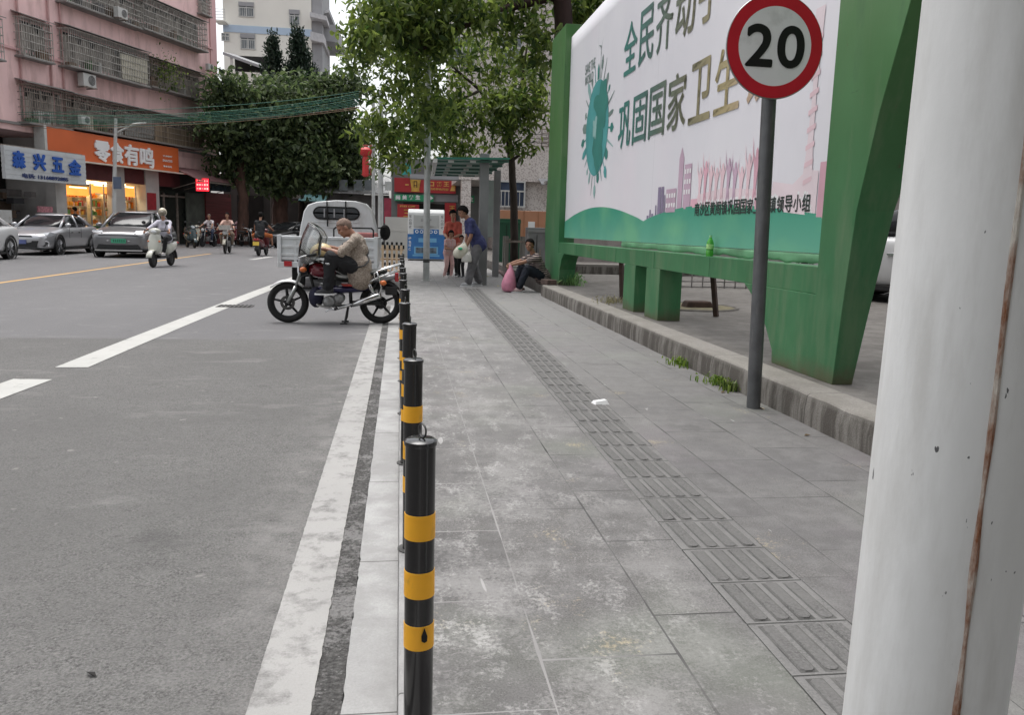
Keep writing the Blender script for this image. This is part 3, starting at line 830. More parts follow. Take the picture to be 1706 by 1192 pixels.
for i in range(11):                # crowd of leaping figures
    y0 = 8.25-i*.15; zb = hill(y0)-.03; h = random.uniform(.42, .56) + (.05 if i > 7 else 0)
    m_ = random.choice(M_P[1:4]); s = h/.5; o_ = .0064+.0004*(i % 3)
    flat('figure_print', [(y0+.05, zb), (y0+.03, zb+.16*s), (y0+.045, zb+.3*s), (y0+.09, zb+.40*s), (y0+.1, zb+.53*s), (y0+.075, zb+.41*s), (y0+.03, zb+.35*s), (y0+.022, zb+.42*s), (y0, zb+.44*s), (y0-.022, zb+.42*s), (y0-.03, zb+.35*s), (y0-.07, zb+.42*s), (y0-.085, zb+.52*s), (y0-.07, zb+.37*s), (y0-.04, zb+.3*s), (y0-.02, zb+.16*s), (y0-.06, zb), (y0-.03, zb), (y0, zb+.13*s), (y0+.025, zb)], m_, o_)
flat('haze_print', [(8.4, hill(8.4)-.02), (8.3, 1.62), (7.6, 1.66), (6.7, 1.6), (6.6, hill(6.6)-.02)], M_P[4], .0052)
flat('haze_print', [(6.62, hill(6.6)-.02), (6.55, 1.66), (6.2, 1.62), (5.98, 1.72), (5.8, 1.7), (5.8, hill(5.8)-.02)], M_P[4], .0052)
tw = [(6.08, 1.45), (6.01, 1.9), (5.99, 2.3), (6.04, 2.9), (5.9, 2.9), (5.93, 2.3), (5.92, 1.9), (5.86, 1.45)]
flat('tower_print', tw, M_P[4], .0056)
for k in range(9): flat('tower_print', [(6.03, 1.6+k*.13), (6.03, 1.64+k*.13), (5.9, 1.67+k*.13), (5.9, 1.63+k*.13)], M_P[3], .0064)
for y0, y1, z1 in ((5.78, 5.66, 1.76), (5.62, 5.505, 1.8), (5.7, 5.55, 1.6)): tower(y0, y1, z1, M_P[2], off=.0056+.0004*z1)
# leaning struts behind the board
M_STR = mat('rusty strut', (.05, .028, .02), .8, 0, .4, 8)
for (a, b_) in (((1172, 455), (1193, 528)), ((1022, 432), (1036, 500))):
    Yb = 8.9 if a[0] > 1100 else 12.4
    pb = G(*b_, .2); pa = V((XB+.2, pb.y-.1, 1.4)) if False else AY(a[0], a[1], pb.y)
    d_ = (pa-pb); d_.x += .12; top_ = pb+d_*1.25
    b = MB(); b.tube([pb-BO, top_-BO], .038, 4); b.build('strut', M_STR, bb)
# bottle standing on the beam
p = AX(1180, 412, XB+.03); 
bt = thing('bottle', 'bright green plastic drink bottle standing on the billboard beam', 'bottle', (XB+.048, p.y, 1.0))
k = 38/F*p.y/.20
b = MB(); b.lathe([(0, 0), (.034, 0), (.036, .012), (.036, .05), (.032, .06), (.036, .07), (.036, .12), (.03, .145), (.014, .175), (.012, .185)], 18)
b.build('shell', mat('green plastic', (.1, .5, .06), .2, 0, .2, 20, trans=.35), bt, smooth=True)
b = MB(); b.lathe([(.014, .186), (.014, .204), (0, .205)], 14); b.build('cap', mat('pale green cap', (.3, .62, .3), .4), bt, smooth=True)
b = MB(); b.lathe([(.0366, .072), (.0366, .118)], 18, cap=False); b.build('label', mat('bottle label', (.35, .62, .22), .5, 0, .4, 30), bt)
# ------------------------------------------------------------------ the pink apartment block across the street
FD = V((.35, .937, 0)).normalized(); FN = V((FD.y, -FD.x, 0))       # along the front, and out of it
FO = V((-14.5, 42.0, ZR))
def FP(px, py, off=0.0):          # photo point -> (u along the front, z above the road) on the plane off metres in front
    d = ray(px, py); o = FO+FN*off
    t = (o-CAM).dot(FN)/d.dot(FN); p = CAM+d*t
    return ((p-FO).dot(FD), p.z-ZR)
FRZ = math.atan2(FD.y, FD.x)      # local frame: x along the front, y INTO the building, z up
def fu(px, off=0.0, py=300): return FP(px, py, off)[0]
M_PINK = mat('pink wall tiles', (.86, .59, .575), .7, 0, .07, .8, .15, 40, dirt=((.52, .33, .31), .5, .74, 1.3, (1.2, 1.2, .28)))
M_PINK2 = mat('light pink wall', (.7, .43, .43), .7, 0, .06, 1)
M_CONC = mat('grey concrete', (.22, .21, .2), .85, 0, .2, 3)
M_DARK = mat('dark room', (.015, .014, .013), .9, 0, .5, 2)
M_BAR = mat('rusty steel bars', (.42, .4, .37), .6, .2, .35, 6)
M_BARD = mat('dark rusty bars', (.25, .21, .18), .7, .1, .4, 6)
M_CURT = mat('faded curtains', (.27, .25, .225), .9, 0, .75, 2.2, stretch=(1, 1, .15))
M_GLASSD = mat('dim window glass', (.035, .04, .042), .12, 0, .3, 1.5)
M_WHT = mat('white enamel', (.52, .52, .5), .5, 0, .08, 4, dirt=((.3, .27, .23), .58, .75, 7))
M_CREAM = mat('cream sheet', (.6, .57, .46), .7, 0, .1, 3)
UL, UR = -14.0, fu(366)
HB_ = 17.0
pk = thing('apartment_block', 'pink tiled apartment block with caged bay windows above the shops', 'building', FO, FRZ)
GFH = FP(200, 232)[1]             # ceiling of the ground floor
b = MB(); b.prism([(UL, 0), (UR, 0), (UR, 12), (UL, 12)], GFH-.35, HB_, 'XY'); b.build('upper_wall', M_PINK, pk)
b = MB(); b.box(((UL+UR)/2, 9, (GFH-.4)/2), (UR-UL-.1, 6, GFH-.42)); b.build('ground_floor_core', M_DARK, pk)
b = MB(); b.box((UR-.32, -.035, (GFH+HB_)/2+.1), (.62, .06, HB_-GFH-.5)); b.build('corner_strip', M_PINK2, pk)
for i, z in enumerate((GFH, GFH+3.05, GFH+6.1, GFH+9.15)):
    b = MB(); b.box(((UL+UR)/2-.2, -.05, z-.06), (UR-UL-.4, .1, .1)); b.build('floor_ledge', M_PINK2 if i else M_CONC, pk)
def bay(tl, tr, bl, br, depth=.55, seg=None, curtain=True, deco=False, dark=False, plants=False):
    u0 = (fu(tl[0], depth, tl[1])+fu(bl[0], depth, bl[1]))/2; u1 = (fu(tr[0], depth, tr[1])+fu(br[0], depth, br[1]))/2
    z1 = (FP(*tl, depth)[1]+FP(*tr, depth)[1])/2; z0 = (FP(*bl, depth)[1]+FP(*br, depth)[1])/2
    w_ = u1-u0
    wb = MB(); wb.box(((u0+u1)/2, -.012, (z0+z1)/2+.05), (w_-.3, .02, z1-z0-.25)); wd = wb.build('window', M_GLASSD, pk)
    b = MB()
    nn = max(2, int(w_/1.1))
    for i in range(nn+1): b.box((u0+.15+(w_-.3)*i/nn, -.035, (z0+z1)/2+.05), (.055, .025, z1-z0-.25))
    b.box(((u0+u1)/2, -.036, z0+(z1-z0)*.66), (w_-.36, .022, .05)); b.build('frame', M_WHT, wd)
    if curtain:
        b = MB(); n = int(w_*9); vs = []
        for i in range(n+1):
            vs += [(u0+.12+(w_-.24)*i/n, -.09-.03*(i % 2), z0+.1), (u0+.12+(w_-.24)*i/n, -.09-.03*(i % 2), z1-.2-.25*(mnoise.noise((i*.25, z0, 0)) > .1))]
        b.add(vs, [(2*i, 2*i+2, 2*i+3, 2*i+1) for i in range(n)])
        b.build('curtain', M_CURT, wd)
    cg = MB(); d = depth; r = .011
    sp = .125
    n = int(w_/sp)
    for i in range(n+1):
        u = u0+w_*i/n
        cg.box((u, -d, (z0+z1)/2), (.02, .02, z1-z0))
        cg.box((u, -d/2, z1), (.018, d, .018))
    for i in range(1, 4):
        v = -d*i/4
        for u in (u0, u1): cg.box((u, v, (z0+z1)/2), (.016, .016, z1-z0))
    rows = 5
    for j in range(rows+1):
        z = z0+(z1-z0)*j/rows
        cg.box(((u0+u1)/2, -d-.021, z), (w_, .02, .028))
        for u in (u0, u1): cg.box((u, -d/2, z), (.02, d, .028))
    if deco:
        m_ = int(w_/.5)
        for i in range(m_):
            c_ = u0+w_*(i+.5)/m_
            cg.tube([(c_-.2, -d-.034, z1-.42), (c_, -d-.034, z1-.06), (c_+.2, -d-.034, z1-.42)], .012, 4)
            cg.tube([(c_, -d-.034, z1-.06), (c_, -d-.034, z1-.45)], .012, 4)
    cg.build('cage', M_BARD if dark else M_BAR, wd)
    b = MB(); b.box(((u0+u1)/2, -d/2-.02, z0-.05), (w_+.08, d+.08, .06)); b.build('tray', M_CONC, wd)
    b = MB(); b.add([(u0-.1, -.0, z1+.22), (u1+.1, -.0, z1+.22), (u1+.1, -d-.12, z1+.06), (u0-.1, -d-.12, z1+.06), (u0-.1, 0, z1+.25), (u1+.1, 0, z1+.25), (u1+.1, -d-.12, z1+.09), (u0-.1, -d-.12, z1+.09)],
                    [(0, 1, 2, 3), (7, 6, 5, 4), (0, 4, 5, 1), (1, 5, 6, 2), (2, 6, 7, 3), (3, 7, 4, 0)]); b.build('hood', M_CONC, wd)
    GD = [M_WHT, mat('green goods', (.06, .13, .05), .8), mat('brown goods', (.16, .1, .06), .8), mat('grey goods', (.1, .1, .11), .7)]
    rs_ = random.Random(int(u0*100)+int(z0))
    k = 0
    uu = u0+.4
    while uu < u1-.3:          # boxes, pots and washing stored behind the bars
        hh = rs_.uniform(.12, .5); ww = rs_.uniform(.16, .5)
        if rs_.random() < .6: MB().box((uu, -d*.55, z0+.02+hh/2), (ww, .26, hh)).build('storage_box', GD[rs_.randrange(4)], wd)
        uu += ww+rs_.uniform(.05, .5)
    return wd, (u0, u1, z0, z1)
bay((240, -8), (350, 44), (238, 42), (340, 86), .6, deco=True)
bay((108, -38), (240, -8), (108, 4), (235, 42), .5, curtain=True)
bay((33, 27), (88, 42), (40, 92), (88, 103), .4)
wc, ex = bay((112, 47), (247, 88), (118, 111), (250, 142), .6)
bay((252, 98), (356, 130), (252, 143), (336, 164), .55, dark=True, deco=False)
bay((35, 139), (116, 154), (58, 203), (120, 216), .5, dark=True)
wd2, ex2 = bay((122, 160), (340, 206), (128, 215), (336, 246), .6, deco=True, dark=True)
bay((-90, 10), (5, 26), (-90, 82), (5, 92), .5)
bay((336, -10), (352, 0), (336, 22), (352, 25), .3)
# light boards behind the bars
def panel(name, q, off, m, parent=pk, th=.03):
    (x0, y0), (x1, y1), (x2, y2), (x3, y3) = q
    pts = [FP(x0, y0, off), FP(x1, y1, off), FP(x2, y2, off), FP(x3, y3, off)]
    b = MB(); b.prism([(u, z) for u, z in pts], -off, -off+th, 'XZ'); return b.build(name, m, parent)
pn = panel('shutter_board', [(201, 88), (246, 101), (246, 140), (204, 130)], .57, M_CREAM, wc)
pn = panel('shutter_board', [(133, 190), (155, 192), (157, 217), (135, 213)], .57, M_CREAM, wd2)
panel('shutter_board', [(208, 190), (256, 197), (256, 231), (209, 225)], .57, mat('grey shutter', (.3, .31, .3), .6, 0, .3, 14, stretch=(.1, .1, 1)), wd2)
panel('plank_screen', [(258, 207), (340, 222), (338, 247), (258, 236)], .615, mat('brown slat screen', (.16, .12, .08), .8, 0, .6, 9, stretch=(1, 1, .05)), wd2)
# air conditioners hung on the wall
M_FAN = mat('fan grille', (.1, .1, .1), .6)
ac0 = None
def aircon(px, py, wpx, label, off=.35):
    u, z = FP(px, py, off)
    p = FO+FD*u+FN*off+V((0, 0, z))
    s = wpx/42.0*1.0
    global ac0
    if ac0 is None:
        t = thing('air_conditioner', label, 'air conditioner', p, FRZ, 'air conditioner units on the pink block')
        b = MB(); b.box((0, 0, 0), (.86, .34, .62)); b.build('casing', M_WHT, t, bevel=.02)
        b = MB(); b.M = Matrix.Translation(V((.12, -.172, .01))); b.lathe([(.0, -.004), (.235, -.004), (.235, 0)], 24, axis='Y'); fr = b.build('fan_grille', M_FAN, t)
        b = MB(); b.M = Matrix.Translation(V((.12, -.182, .01)))
        for rr in (.06, .12, .18, .235): b.ring(rr, .005, axis='Y', n=20, m=4)
        b.build('guard', M_WHT, fr)
        b = MB(); b.box((-.3, .0, -.34), (.05, .6, .05)); b.box((.3, .0, -.34), (.05, .6, .05)); b.box((0, -.17, -.3345), (.9, .03, .03)); b.build('bracket', M_BARD, t)
        ac0 = t
    else: t = dup(ac0, p, FRZ, label)
    t.scale = (s, s, s); return t
aircon(145, 134, 40, 'white air conditioner hung on the pink wall under the large third floor cage', .4)
aircon(201, 22, 32, 'white air conditioner set in the top cage row', .75)
aircon(349, 112, 24, 'small white air conditioner on the corner end of the pink block', .35)
aircon(70, 196, 34, 'grubby air conditioner behind the lower left window cage', .3)
aircon(140, 200, 26, 'air conditioner low in the long second floor cage', .78)
# drain pipes
b = MB()
for px in (29, 100, 80):
    u = fu(px, 0, 60)
    b = MB(); b.tube([(u, -.08, GFH+.2), (u, -.08, HB_-.5)], .045, 8); b.build('drain_pipe', mat('faded pink pipe', (.5, .3, .29), .6), pk)
# ground floor bays, pillars, shutters
M_PIL = mat('pale pillar', (.5, .49, .47), .7, 0, .1, 2)
M_LOWW = mat('dim wall', (.06, .058, .054), .9, 0, .3, 1.5)
M_FASC = mat('dark red fascia', (.11, .028, .03), .6, 0, .25, 2)
zf = FP(200, 262)[1]
for px0, px1 in ((90, 108), (190, 206), (241, 263)):
    u0, u1 = fu(px0), fu(px1)
    b = MB(); b.box(((u0+u1)/2, .2, (GFH-.36)/2), (u1-u0, .5, GFH-.36)); b.build('pillar', M_PIL, pk)
uS0, uS1 = fu(108), fu(241)
zl = FP(150, 300)[1]
b = MB(); b.box(((fu(80)+fu(300))/2, .12, (zl+GFH-.3)/2), (fu(300)-fu(80), .2, GFH-.34-zl)); b.build('fascia', M_FASC, pk)
# party walls, infill and the snack shop interior
for px in (101, 250):
    b = MB(); b.box((fu(px), 3.2, (GFH-.38)/2), (.16, 5.4, GFH-.38)); b.build('party_wall', M_PIL, pk)
b = MB(); b.box(((fu(-140)+fu(100))/2, 2.9, (GFH-.38)/2), (fu(100)-fu(-140)-.2, .1, GFH-.38)); b.build('hardware_back_wall', M_DARK, pk)
b = MB(); b.box(((fu(255)+UR)/2+.1, .75, (GFH-.38)/2), (UR-fu(255)-.1, .2, GFH-.38)); b.build('infill_wall', M_LOWW, pk)
b = MB(); b.box(((fu(296)+UR)/2, .04, (FP(320, 283)[1]+GFH-.36)/2), (UR-fu(296), .07, GFH-.36-FP(320, 283)[1])); b.build('low_front_wall', M_PINK, pk)
b = MB()
b.box(((uS0+uS1)/2, 4.5, 1.7), (uS1-uS0-.1, .1, 3.4)); b.build('shop_back_wall', mat('shop wall', (.55, .38, .2), .8), pk)
b = MB(); b.box(((uS0+uS1)/2, 2.3, zl+.05), (uS1-uS0-.2, 4.4, .05)); b.build('shop_ceiling', mat('shop ceiling', (.5, .45, .38), .8), pk)
M_LIT = mat('shop ceiling light', (1.0, .75, .42), .5, 0, .02, 1, emit=5.0)
for i in range(3):
    u = uS0+(uS1-uS0)*(i+.5)/3
    b = MB(); b.box((u, 1.8, zl-.02), (1.5, 1.6, .04)); b.build('ceiling_light', M_LIT, pk)
M_OR = mat('lit orange header', (.85, .3, .05), .5, 0, .12, 2, emit=.9)
for (a, c_, y0, y1) in ((110, 146, 310, 326), (152, 180, 307, 322), (203, 223, 309, 328)):
    u0, u1 = fu(a, -.5), fu(c_, -.5); z1, z0 = FP((a+c_)/2, y0, -.5)[1], FP((a+c_)/2, y1, -.5)[1]
    b = MB(); b.box(((u0+u1)/2, .5, (z0+z1)/2), (u1-u0, .06, z1-z0)); hd = b.build('header_panel', M_OR, pk)
    b = MB(); b.box(((u0+u1)/2, .466, z0+(z1-z0)*.85), ((u1-u0)*.8, .004, (z1-z0)*.12)); b.build('header_stripe', mat('lit cream', (1, .85, .6), .5, emit=1.5), hd)
GOODS = [mat('goods '+n, c, .6, 0, .3, 8) for n, c in (('red', (.5, .06, .04)), ('yellow', (.7, .45, .06)), ('brown', (.3, .14, .05)), ('green', (.1, .28, .08)), ('white', (.65, .6, .52)), ('orange', (.65, .25, .05)))]
for i, (a, c_) in enumerate(((112, 146), (153, 171), (174, 189), (207, 236))):
    u0, u1 = fu(a, -.9), fu(c_, -.9)
    sh = MB()
    for k in range(6): sh.box(((u0+u1)/2, 1.25, .2+k*.42), (u1-u0, .4, .03))
    for u in (u0, u1): sh.box((u, 1.25, 1.25), (.03, .42, 2.4))
    so = sh.build('goods_shelf', M_CREAM, pk)
    g_ = MB(); rr = random.Random(i)
    for k in range(6):
        u = u0+.06
        while u < u1-.1:
            wv = rr.uniform(.08, .2); hv = rr.uniform(.16, .33); g_.box((u+wv/2, 1.15+rr.uniform(-.05, .05), .215+k*.42+hv/2), (wv*.92, .2, hv), rr.randrange(6)); u += wv
    g_.build('packets', GOODS, so)
for px in (149, 171, 186, 224):
    u = fu(px); b = MB(); b.box((u, -.02, 1.5), (.05, .05, 3.0)); b.build('door_post', M_ALU, pk)
# red notice on the pillar wall, dark shops to the right
panel('red_notice', [(245, 321), (260, 322), (261, 350), (246, 350)], .07, mat('red notice', (.35, .03, .04), .5, 0, .2, 6), pk)
def fbox(name, px0, px1, py0, py1, off, m, parent=pk, th=.08):
    pm = (px0+px1)/2
    u0, u1 = fu(px0, off, (py0+py1)/2), fu(px1, off, (py0+py1)/2); z1, z0 = FP(pm, py0, off)[1], FP(pm, py1, off)[1]
    b = MB(); b.box(((u0+u1)/2, -off+th/2, (max(z0, 0)+z1)/2), (u1-u0, th, z1-max(z0, 0))); return b.build(name, m, parent)
fbox('shop_window', 266, 312, 318, 420, -.4, mat('dark shop glass', (.03, .035, .03), .2, 0, .5, 1))
for px in (275, 297): fbox('mullion', px-1, px+1, 322, 420, -.3, M_BARD)
fbox('transom', 268, 312, 326, 329, -.28, M_BARD)
fbox('side_wall', 312, 342, 322, 420, -.2, mat('dull green wall', (.12, .13, .11), .8, 0, .3, 2))
fbox('roller_shutter', 344, 386, 322, 420, -.1, mat('red roller shutter', (.17, .035, .035), .6, 0, .35, 16, stretch=(.03, .03, 1)))
# hardware shop interior under the blue sign: dark, cluttered
u0, u1 = fu(-60), fu(88)
b = MB(); rr = random.Random(5)
for i in range(44):
    MB().box((rr.uniform(u0, u1), rr.uniform(.6, 2.2), rr.uniform(.2, 2.4)), (rr.uniform(.2, .8), .4, rr.uniform(.1, .5))).build('goods_crate', [M_DARK, mat('hw grey', (.06, .06, .065), .7), mat('hw brown', (.07, .045, .03), .8), mat('hw red', (.12, .03, .035), .7), mat('hw pale', (.16, .15, .145), .7)][rr.randrange(5)], pk)
fbox('counter_poster', 64, 88, 344, 354, .05, mat('pink poster', (.5, .22, .25), .6, 0, .4, 12))
fbox('ceiling_slab', -120, 400, 228, 236, .06, M_CONC, th=.5) if False else None
# building to the right end continues as a low annex with a tin awning
aw = thing('tin_awning', 'faded pink tin awning over the dark shops right of the orange sign', 'awning', FO, FRZ)
u0, u1 = fu(292, .3), fu(392, 1.2); za = FP(340, 284, .2)[1]; zb_ = FP(340, 301, 1.6)[1]
b = MB(); n = 60; vs = []
for i in range(n+1):
    u = u0+(u1-u0)*i/n; q = .025*math.cos(i*PI)
    vs += [(u, -.01, za+q), (u, -1.7, zb_+q)]
b.add(vs, [(2*i, 2*i+2, 2*i+3, 2*i+1) for i in range(n)]); o = b.build('sheet', mat('faded tin', (.28, .15, .15), .6, 0, .2, 2), aw); o.modifiers.new('t', 'SOLIDIFY').thickness = .012
b = MB(); b.box(((u0+u1)/2, -1.66, zb_-.07), (u1-u0, .05, .09)); b.build('front_rail', M_BARD, aw)
b = MB()
for k in range(5): 
    u = u0+.1+(u1-u0-.2)*k/4; b.tube([(u, -.02, zb_-.5), (u, -1.6, zb_-.1)], .02, 6)
b.build('braces', M_BARD, aw)
ledp = FP(338, 308, 1.55)
led = thing('led_sign', 'square red glowing LED sign hanging under the tin awning', 'lit sign', FO+FD*ledp[0]+FN*1.55+V((0, 0, ledp[1])), -.15)
sz = 21/F*(FO+FD*ledp[0]).y
b = MB(); b.box((0, 0, 0), (sz, .12, sz*.95)); b.build('box', mat('sign case', (.03, .01, .01), .5), led)
b = MB(); b.box((0, -.0645, 0), (sz*.94, .008, sz*.89)); b.build('screen', mat('red LED glow', (1, .015, .03), .5, 0, .02, 1, emit=1.6), led)
b = MB(); rr = random.Random(3)
for r_ in range(3):
    for k in range(5): b.box((-sz*.36+k*sz*.18, -.0705, sz*(.28-r_*.28)), (sz*rr.uniform(.05, .13), .003, sz*rr.uniform(.04, .16)))
b.build('led_pattern', mat('pale LED', (1, .35, .3), .5, 0, .02, 1, emit=1.3), led)
dsn = panel('dark_sign', [(352, 302), (386, 303), (384, 320), (352, 318)], 1.3, mat('dark blue signboard', (.035, .05, .065), .4, 0, .6, 5), aw, .06)

# shop signs
osg = thing('shop_sign', 'long orange shop sign with four white characters on the pink block', 'shop sign', FO, FRZ)
OFF = .55
u0, z1a = FP(77, 213, OFF); u1, z1b = FP(297, 245, OFF); _, z0b = FP(294, 287, OFF); 
zt, zb_ = (z1a+z1b)/2, z0b
b = MB(); b.box(((u0+u1)/2, -.3, (zt+zb_)/2), (u1-u0, .5, zt-zb_)); b.build('board', mat('orange sign board', (.62, .13, .035), .45, 0, .05, 1), osg, bevel=.02)
b = MB(); b.box(((u0+u1)/2-.1, -.62, zb_-.05), (u1-u0+.8, .35, .06)); b.build('light_strip', mat('pale strip', (.75, .68, .58), .5), osg)
b = MB(); b.box((u0-.09, -.31, (zt+zb_)/2), (.14, .54, zt-zb_+.1)); b.build('end_trim', M_WHT, osg)
M_SW = mat('white acrylic letter', (.8, .8, .8), .4, 0, .02)
def ftext(name, s, q, off, m, parent, depth=.06, bold=.03, fat=0.0):
    (xa, ya), (xb, yb) = q          # left-top, right-bottom in photo pixels
    ua, za_ = FP(xa, ya, off); ub, zb2 = FP(xb, yb, off)
    M = frame_M(V(((ua+ub)/2, -off, (za_+zb2)/2)), (1, 0, 0), (0, 0, 1))
    return text(name, s, M, ub-ua, za_-zb2, m, parent, depth, bold, fat=fat)
for ch, q in zip('零食有鸣', (((156, 234), (182, 270)), ((183, 237), (205, 272)), ((206, 240), (230, 276)), ((232, 245), (255, 280)))):
    ftext('sign_character', ch, q, OFF+.01, M_SW, osg, .07, 0, .032)
for s, q in (('YUMMY', ((271, 258), (287, 263))), ('SNACKS', ((271, 265), (287, 271))), ('零食有鸣', ((272, 275), (286, 280)))):
    ftext('small_lettering', s, q, OFF+.008, M_SW, osg, .01, .02)
bsg = thing('shop_sign', 'white ribbed shop sign with blue characters above the hardware shop', 'shop sign', FO, FRZ)
OFF2 = 1.2
u0, z1a = FP(6, 241, OFF2); u1, z1b = FP(142, 263, OFF2); _, z0a = FP(10, 297, OFF2); _, z0b = FP(144, 309, OFF2)
zt, zb_ = (z1a+z1b)/2+.05, (z0a+z0b)/2
b = MB(); n = 14; h = (zt-zb_)/n
for i in range(n): b.box(((u0+u1)/2, -OFF2+.08+.01*(i % 2), zb_+h*(i+.5)), (u1-u0, .16, h*.985))
b.build('ribbed_board', mat('white ribbed panel', (.55, .57, .58), .45, 0, .05, 2, dirt=((.4, .4, .38), .55, .8, 3, (1, 1, .3))), bsg)
b = MB(); b.box(((u0+u1)/2, -OFF2+.3, zt+.02), (u1-u0, .3, .05)); b.tube([(u0+.4, -OFF2+.16, zt-.3), (u0+.4, -.02, zt+.1)], .03, 6); b.tube([(u1-.4, -OFF2+.16, zt-.3), (u1-.4, -.02, zt+.1)], .03, 6); b.build('bracket', M_BARD, bsg)
M_BLU = mat('blue acrylic letter', (.02, .1, .42), .4, 0, .1)
def ptext(s, x0, x1, yt, yb_, parent, off, m, depth, bold, name='sign_character'): return ftext(name, s, ((x0, yt), (x1, yb_)), off, m, parent, depth, bold)
for ch, q in zip('森兴五金', (((20, 251), (41, 280)), ((55, 256), (75, 284)), ((86, 262), (105, 287)), ((114, 266), (134, 292)))):
    ftext('sign_character', ch, q, OFF2+.012, M_BLU, bsg, .05, 0, .03)
ftext('phone_lettering', '电话: 13168892885', ((37, 288), (114, 303)), OFF2+.012, mat('dark blue letter', (.02, .04, .15), .4), bsg, .01, .03)
# small white poster and clutter under the blue sign
fbox('bundle', 0, 20, 350, 372, .6, M_WHT, pk, .4)
# ------------------------------------------------------------------ far street lamp, cables, lantern posts
p = G(194, 420, ZR); p = p*(37/p.y); p.z = ZR
fl = thing('street_lamp', 'white street lamp with a single outstretched arm before the snack shop', 'street lamp', (p.x, p.y, ZR))
def rel(px, py, Y, o): return AY(px, py, Y)-V(o)
tp = rel(193, 197, p.y, p)
b = MB(); b.tube([(0, 0, 0), (0, 0, 2), tp], [.1, .09, .06], 12); b.build('pole', M_WHT, fl, smooth=True)
b = MB(); b.tube([rel(194, 221, p.y, p), rel(212, 212, p.y, p), rel(226, 207, p.y, p)], .035, 8); b.tube([rel(194, 213, p.y, p), rel(212, 210, p.y, p)], .025, 8); b.build('arm', M_WHT, fl)
hd = rel(231, 206, p.y, p); b = MB(); b.M = Matrix.Translation(hd) @ Matrix.Rotation(-.15, 4, 'Y'); b.ball((0, 0, 0), (.32, .12, .05)); b.build('lamp_head', M_WHT, fl, smooth=True)
ns = rel(195, 305, p.y, p); b = MB(); b.box(ns+V((.05, -.12, 0)), (.32, .03, .5)); b.build('plate', mat('blue grey plate', (.1, .13, .2), .5), fl)
# overhead cable bundle
M_CG = [mat('green cable', (.015, .13, .09), .5), mat('pale green cable', (.07, .22, .15), .5), mat('dark cable', (.012, .014, .015), .5), mat('pinkish cable', (.3, .16, .12), .5), mat('tan cable', (.3, .2, .13), .5)]
def cable(pts, r, m, label, grp):
    b = MB(); P = [V(q) for q in pts]
    full = []
    n = 26
    for i in range(n+1):
        t = i/n
        # quadratic through three points
        full.append(P[0]*(1-t)*(1-2*t)+P[1]*4*t*(1-t)+P[2]*t*(2*t-1))
    o = b.tube(full, r, 5).build('overhead_cable', m, smooth='all'); tag(o, label, 'cable', grp); return o
YP = 33.0
def cb(a, m_, c, Ya, Yc): return [AY(a[0], a[1], Ya), AY(m_[0], m_[1], (Ya+Yc)/2*.985), AY(c[0], c[1], Yc)]
rr = random.Random(4)
ends = [(152, 0), (155, 1), (158, 0), (161, 0), (164, 1), (167, 0), (169, 0), (172, 1), (175, 0), (178, 3), (181, 4)]
order = ['topmost', 'second from the top', 'third from the top', 'fourth from the top', 'fifth from the top', 'middle', 'fifth from the bottom', 'fourth from the bottom', 'third from the bottom', 'next to the lowest', 'lowest']
cn = ['dark green', 'pale green', 'dark', 'pinkish', 'tan']
for i, (ye, k) in enumerate(ends):
    ya = 188+i*2.6+rr.uniform(-1.5, 1.5); ym = 190.5+i*2.5 if i else 183
    if k == 3: ya, ym = 210, 208
    if k == 4: ya, ym = 214, 211.5
    cable(cb((60+rr.uniform(-40, 40), ya), (345, ym-6 if i else 178), (598, ye), 37.5, YP), .0105, M_CG[k], '%s cable, %s of the bundle strung across the trees' % (cn[k], order[i]), 'cables across the street')
# posts with red lantern ornaments
def lantern_post(px, Y, top, bot, label, orn=True, r=.07):
    g0 = AY(px, bot, Y); t = thing('lantern_post', label, 'lamp post', (g0.x, Y, 0))
    o = V((g0.x, Y, 0)); tz = AY(px, top, Y).z
    b = MB(); b.tube([(0, 0, 0), (0, 0, tz)], [r, r*.8], 12); b.build('pole', M_GALV, t, smooth=True)
    return t, o
M_LAN = mat('red lantern', (.5, .03, .03), .5, 0, .12, 8)
lpst, o = lantern_post(622, 31, 150, 434, 'pale post with a red lantern and tassel ornament on its left side')
def rp(px, py): return AY(px, py, 31)-o
c = rp(609, 254); k = 31/F
b = MB(); b.M = Matrix.Translation(c); b.lathe([(.02, 9*k), (5*k, 8*k), (10*k, 4*k), (10*k, 0), (8*k, -4*k), (4*k, -6*k), (.02, -6*k)], 16); ln_ = b.build('lantern', M_LAN, lpst, smooth=True)
b = MB(); b.M = Matrix.Translation(c); b.lathe([(4*k, -6.2*k), (5*k, -10*k), (5.2*k, -36*k), (3*k, -38*k)], 12); b.build('tassel', M_LAN, ln_, smooth=True)
b = MB()
for y_ in (242, 291): b.tube([rp(602, y_), rp(622, y_)], .02, 6)
b.tube([rp(618, 242), rp(618, 291)], .02, 6); b.build('bracket', mat('red bracket', (.35, .05, .03), .5), lpst)
b = MB()
for a, c_ in (((622, 283), (655, 283)), ((622, 285), (652, 297)), ((652, 280), (652, 299))): b.tube([rp(*a), rp(*c_)], .025, 6)
b.build('cross_arm', M_GALV, lpst)
q, o2 = lantern_post(634, 29, 150, 436, 'thick bare pale post just right of the red lantern post', r=.1)
b = MB(); b.box(AY(647, 310, 29)-o2, (.24, .18, .3)); b.build('meter_box', M_GALV, q)
b = MB(); b.box(AY(641, 309, 29)-o2, (.2, .05, .05)); b.build('box_arm', M_GALV, q)
